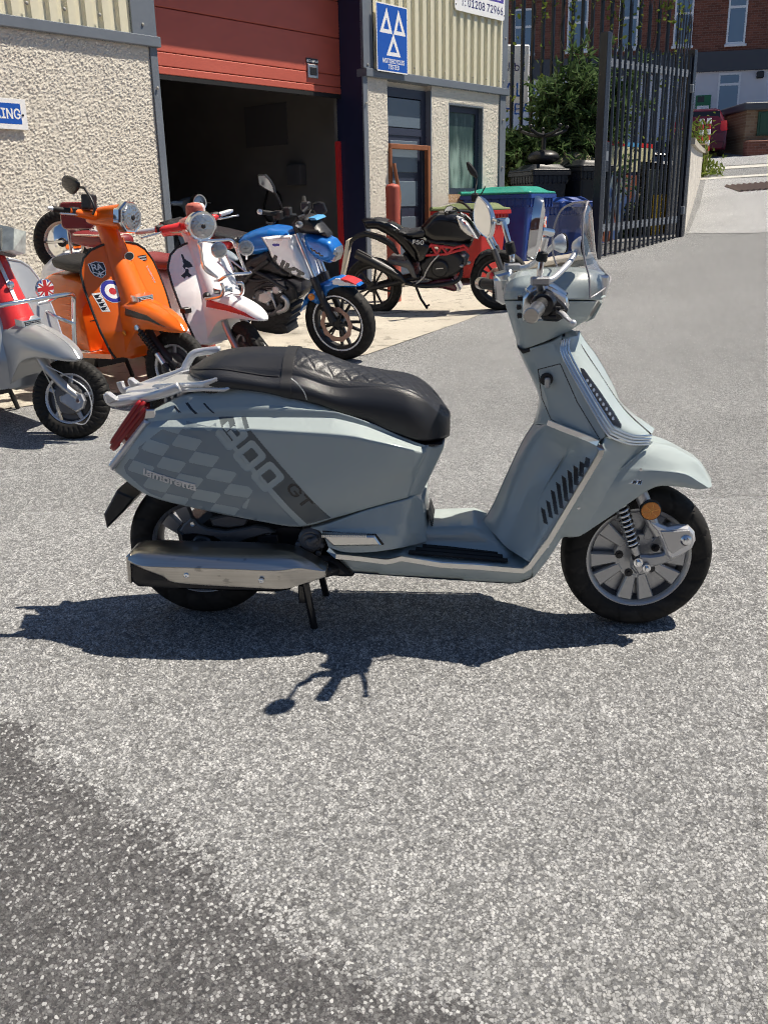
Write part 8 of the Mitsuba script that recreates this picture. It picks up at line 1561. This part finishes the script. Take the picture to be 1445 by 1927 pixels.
P('grip', tube([(-.434,-.38,1.005),(-.377,-.28,1.007)], .017, 12), 'rubber', 30, hb); S('instrument', [(-.255,-.06,.951),(-.182,-.06,.985),(-.143,-.06,.943),(-.168,-.06,.856),(-.228,-.06,.885)], .09, 'black_plastic', .015); S('headlight', [(-.171,-.09,.934),(-.101,-.09,.915),(-.053,-.09,.834),(-.067,-.09,.756),(-.139,-.09,.73),(-.177,-.09,.812)], .10, 'black_gloss', .04)
m1_ = A([(-.462,-.32,1.018),(-.429,-.32,1.063),(-.388,-.32,1.072),(-.359,-.32,1.054),(-.376,-.32,1.022),(-.417,-.32,1.005)]); q = P('mirror', tube(curve([*[(-.314,-.24,.978),(-.319,-.26,1.01),(-.352,-.3,1.046),(-.38,-.32,1.05)]], 4), .007, 8), 'dark_metal', True, label='right mirror facing the rider'); P('shell', prism(m1_[:, [0, 2]], m1_[0, 1] - .010, m1_[0, 1] + .014, .006), 'black_plastic', 30, q); P('glass', prism(inset(m1_[:, [0, 2]], .006), m1_[0, 1] - .0115, m1_[0, 1] - .0105), 'mirror_glass', False, q)
m2_ = A([(-.302,.32,1.388),(-.275,.32,1.395),(-.236,.32,1.349),(-.202,.32,1.297),(-.189,.32,1.247),(-.21,.32,1.233),(-.261,.32,1.272),(-.29,.32,1.323)]); q = P('mirror', tube(curve([*[(-.222,.22,1.091),(-.213,.25,1.142),(-.205,.3,1.2),(-.205,.32,1.243)]], 4), .008, 8), 'dark_metal', True, label='tall left mirror seen from behind'); P('shell', prism(m2_[:, [0, 2]], m2_[0, 1] - .022, m2_[0, 1] + .012, .010), 'black_plastic', 30, q)
P('control_pod', (lambda c: box(c[0] - .03, c[0] + .04, c[1] - .03, c[1] + .03, c[2] - .035, c[2] + .045, .01))(A([(-.226,.24,1.059)][0])), 'dark_metal', 30, hb); P('clutch_lever', tube(curve([*[(-.189,.24,1.057),(-.145,.24,1.114),(-.117,.24,1.161)]], 4), .006, 8), 'dark_metal', True, hb)
P('side_stand', tube([*[(-.818,-.06,.28),(-.786,-.02,.152)]] + [A([(-.731,0,.048)][0])], .013, 8), 'dark_metal', True); P('stand_foot', tube([(-.751,0,.065),(-.706,0,.085)], .010, 8), 'dark_metal', True)


# ------------------------------------------------------------------ what the panels mirror: an unseen building added behind the camera, darkening the paint
ob = thing('opposite_building', 'unseen brick building added behind the camera for the panels to mirror', 'building')
put(ob, 'wall', box(-24, 22, -15.5, -15., -1.5, 5.2), 'brick_red'); put(ob, 'roof', hull([(-24.5, -14.6, 5.203), (22.5, -14.6, 5.203), (-24.5, -21, 7.4), (22.5, -21, 7.4), (-24.5, -21, 5.203), (22.5, -21, 5.203)]), 'band_slate', smooth=False)
for x in range(-21, 20, 5): w = put(ob, 'window', box(x, x + 1.4, -15.0, -14.95, 1.6, 3.4), 'frame_white'); put(w, 'pane', box(x + .08, x + 1.32, -14.95, -14.94, 1.68, 3.32), 'pane_far')
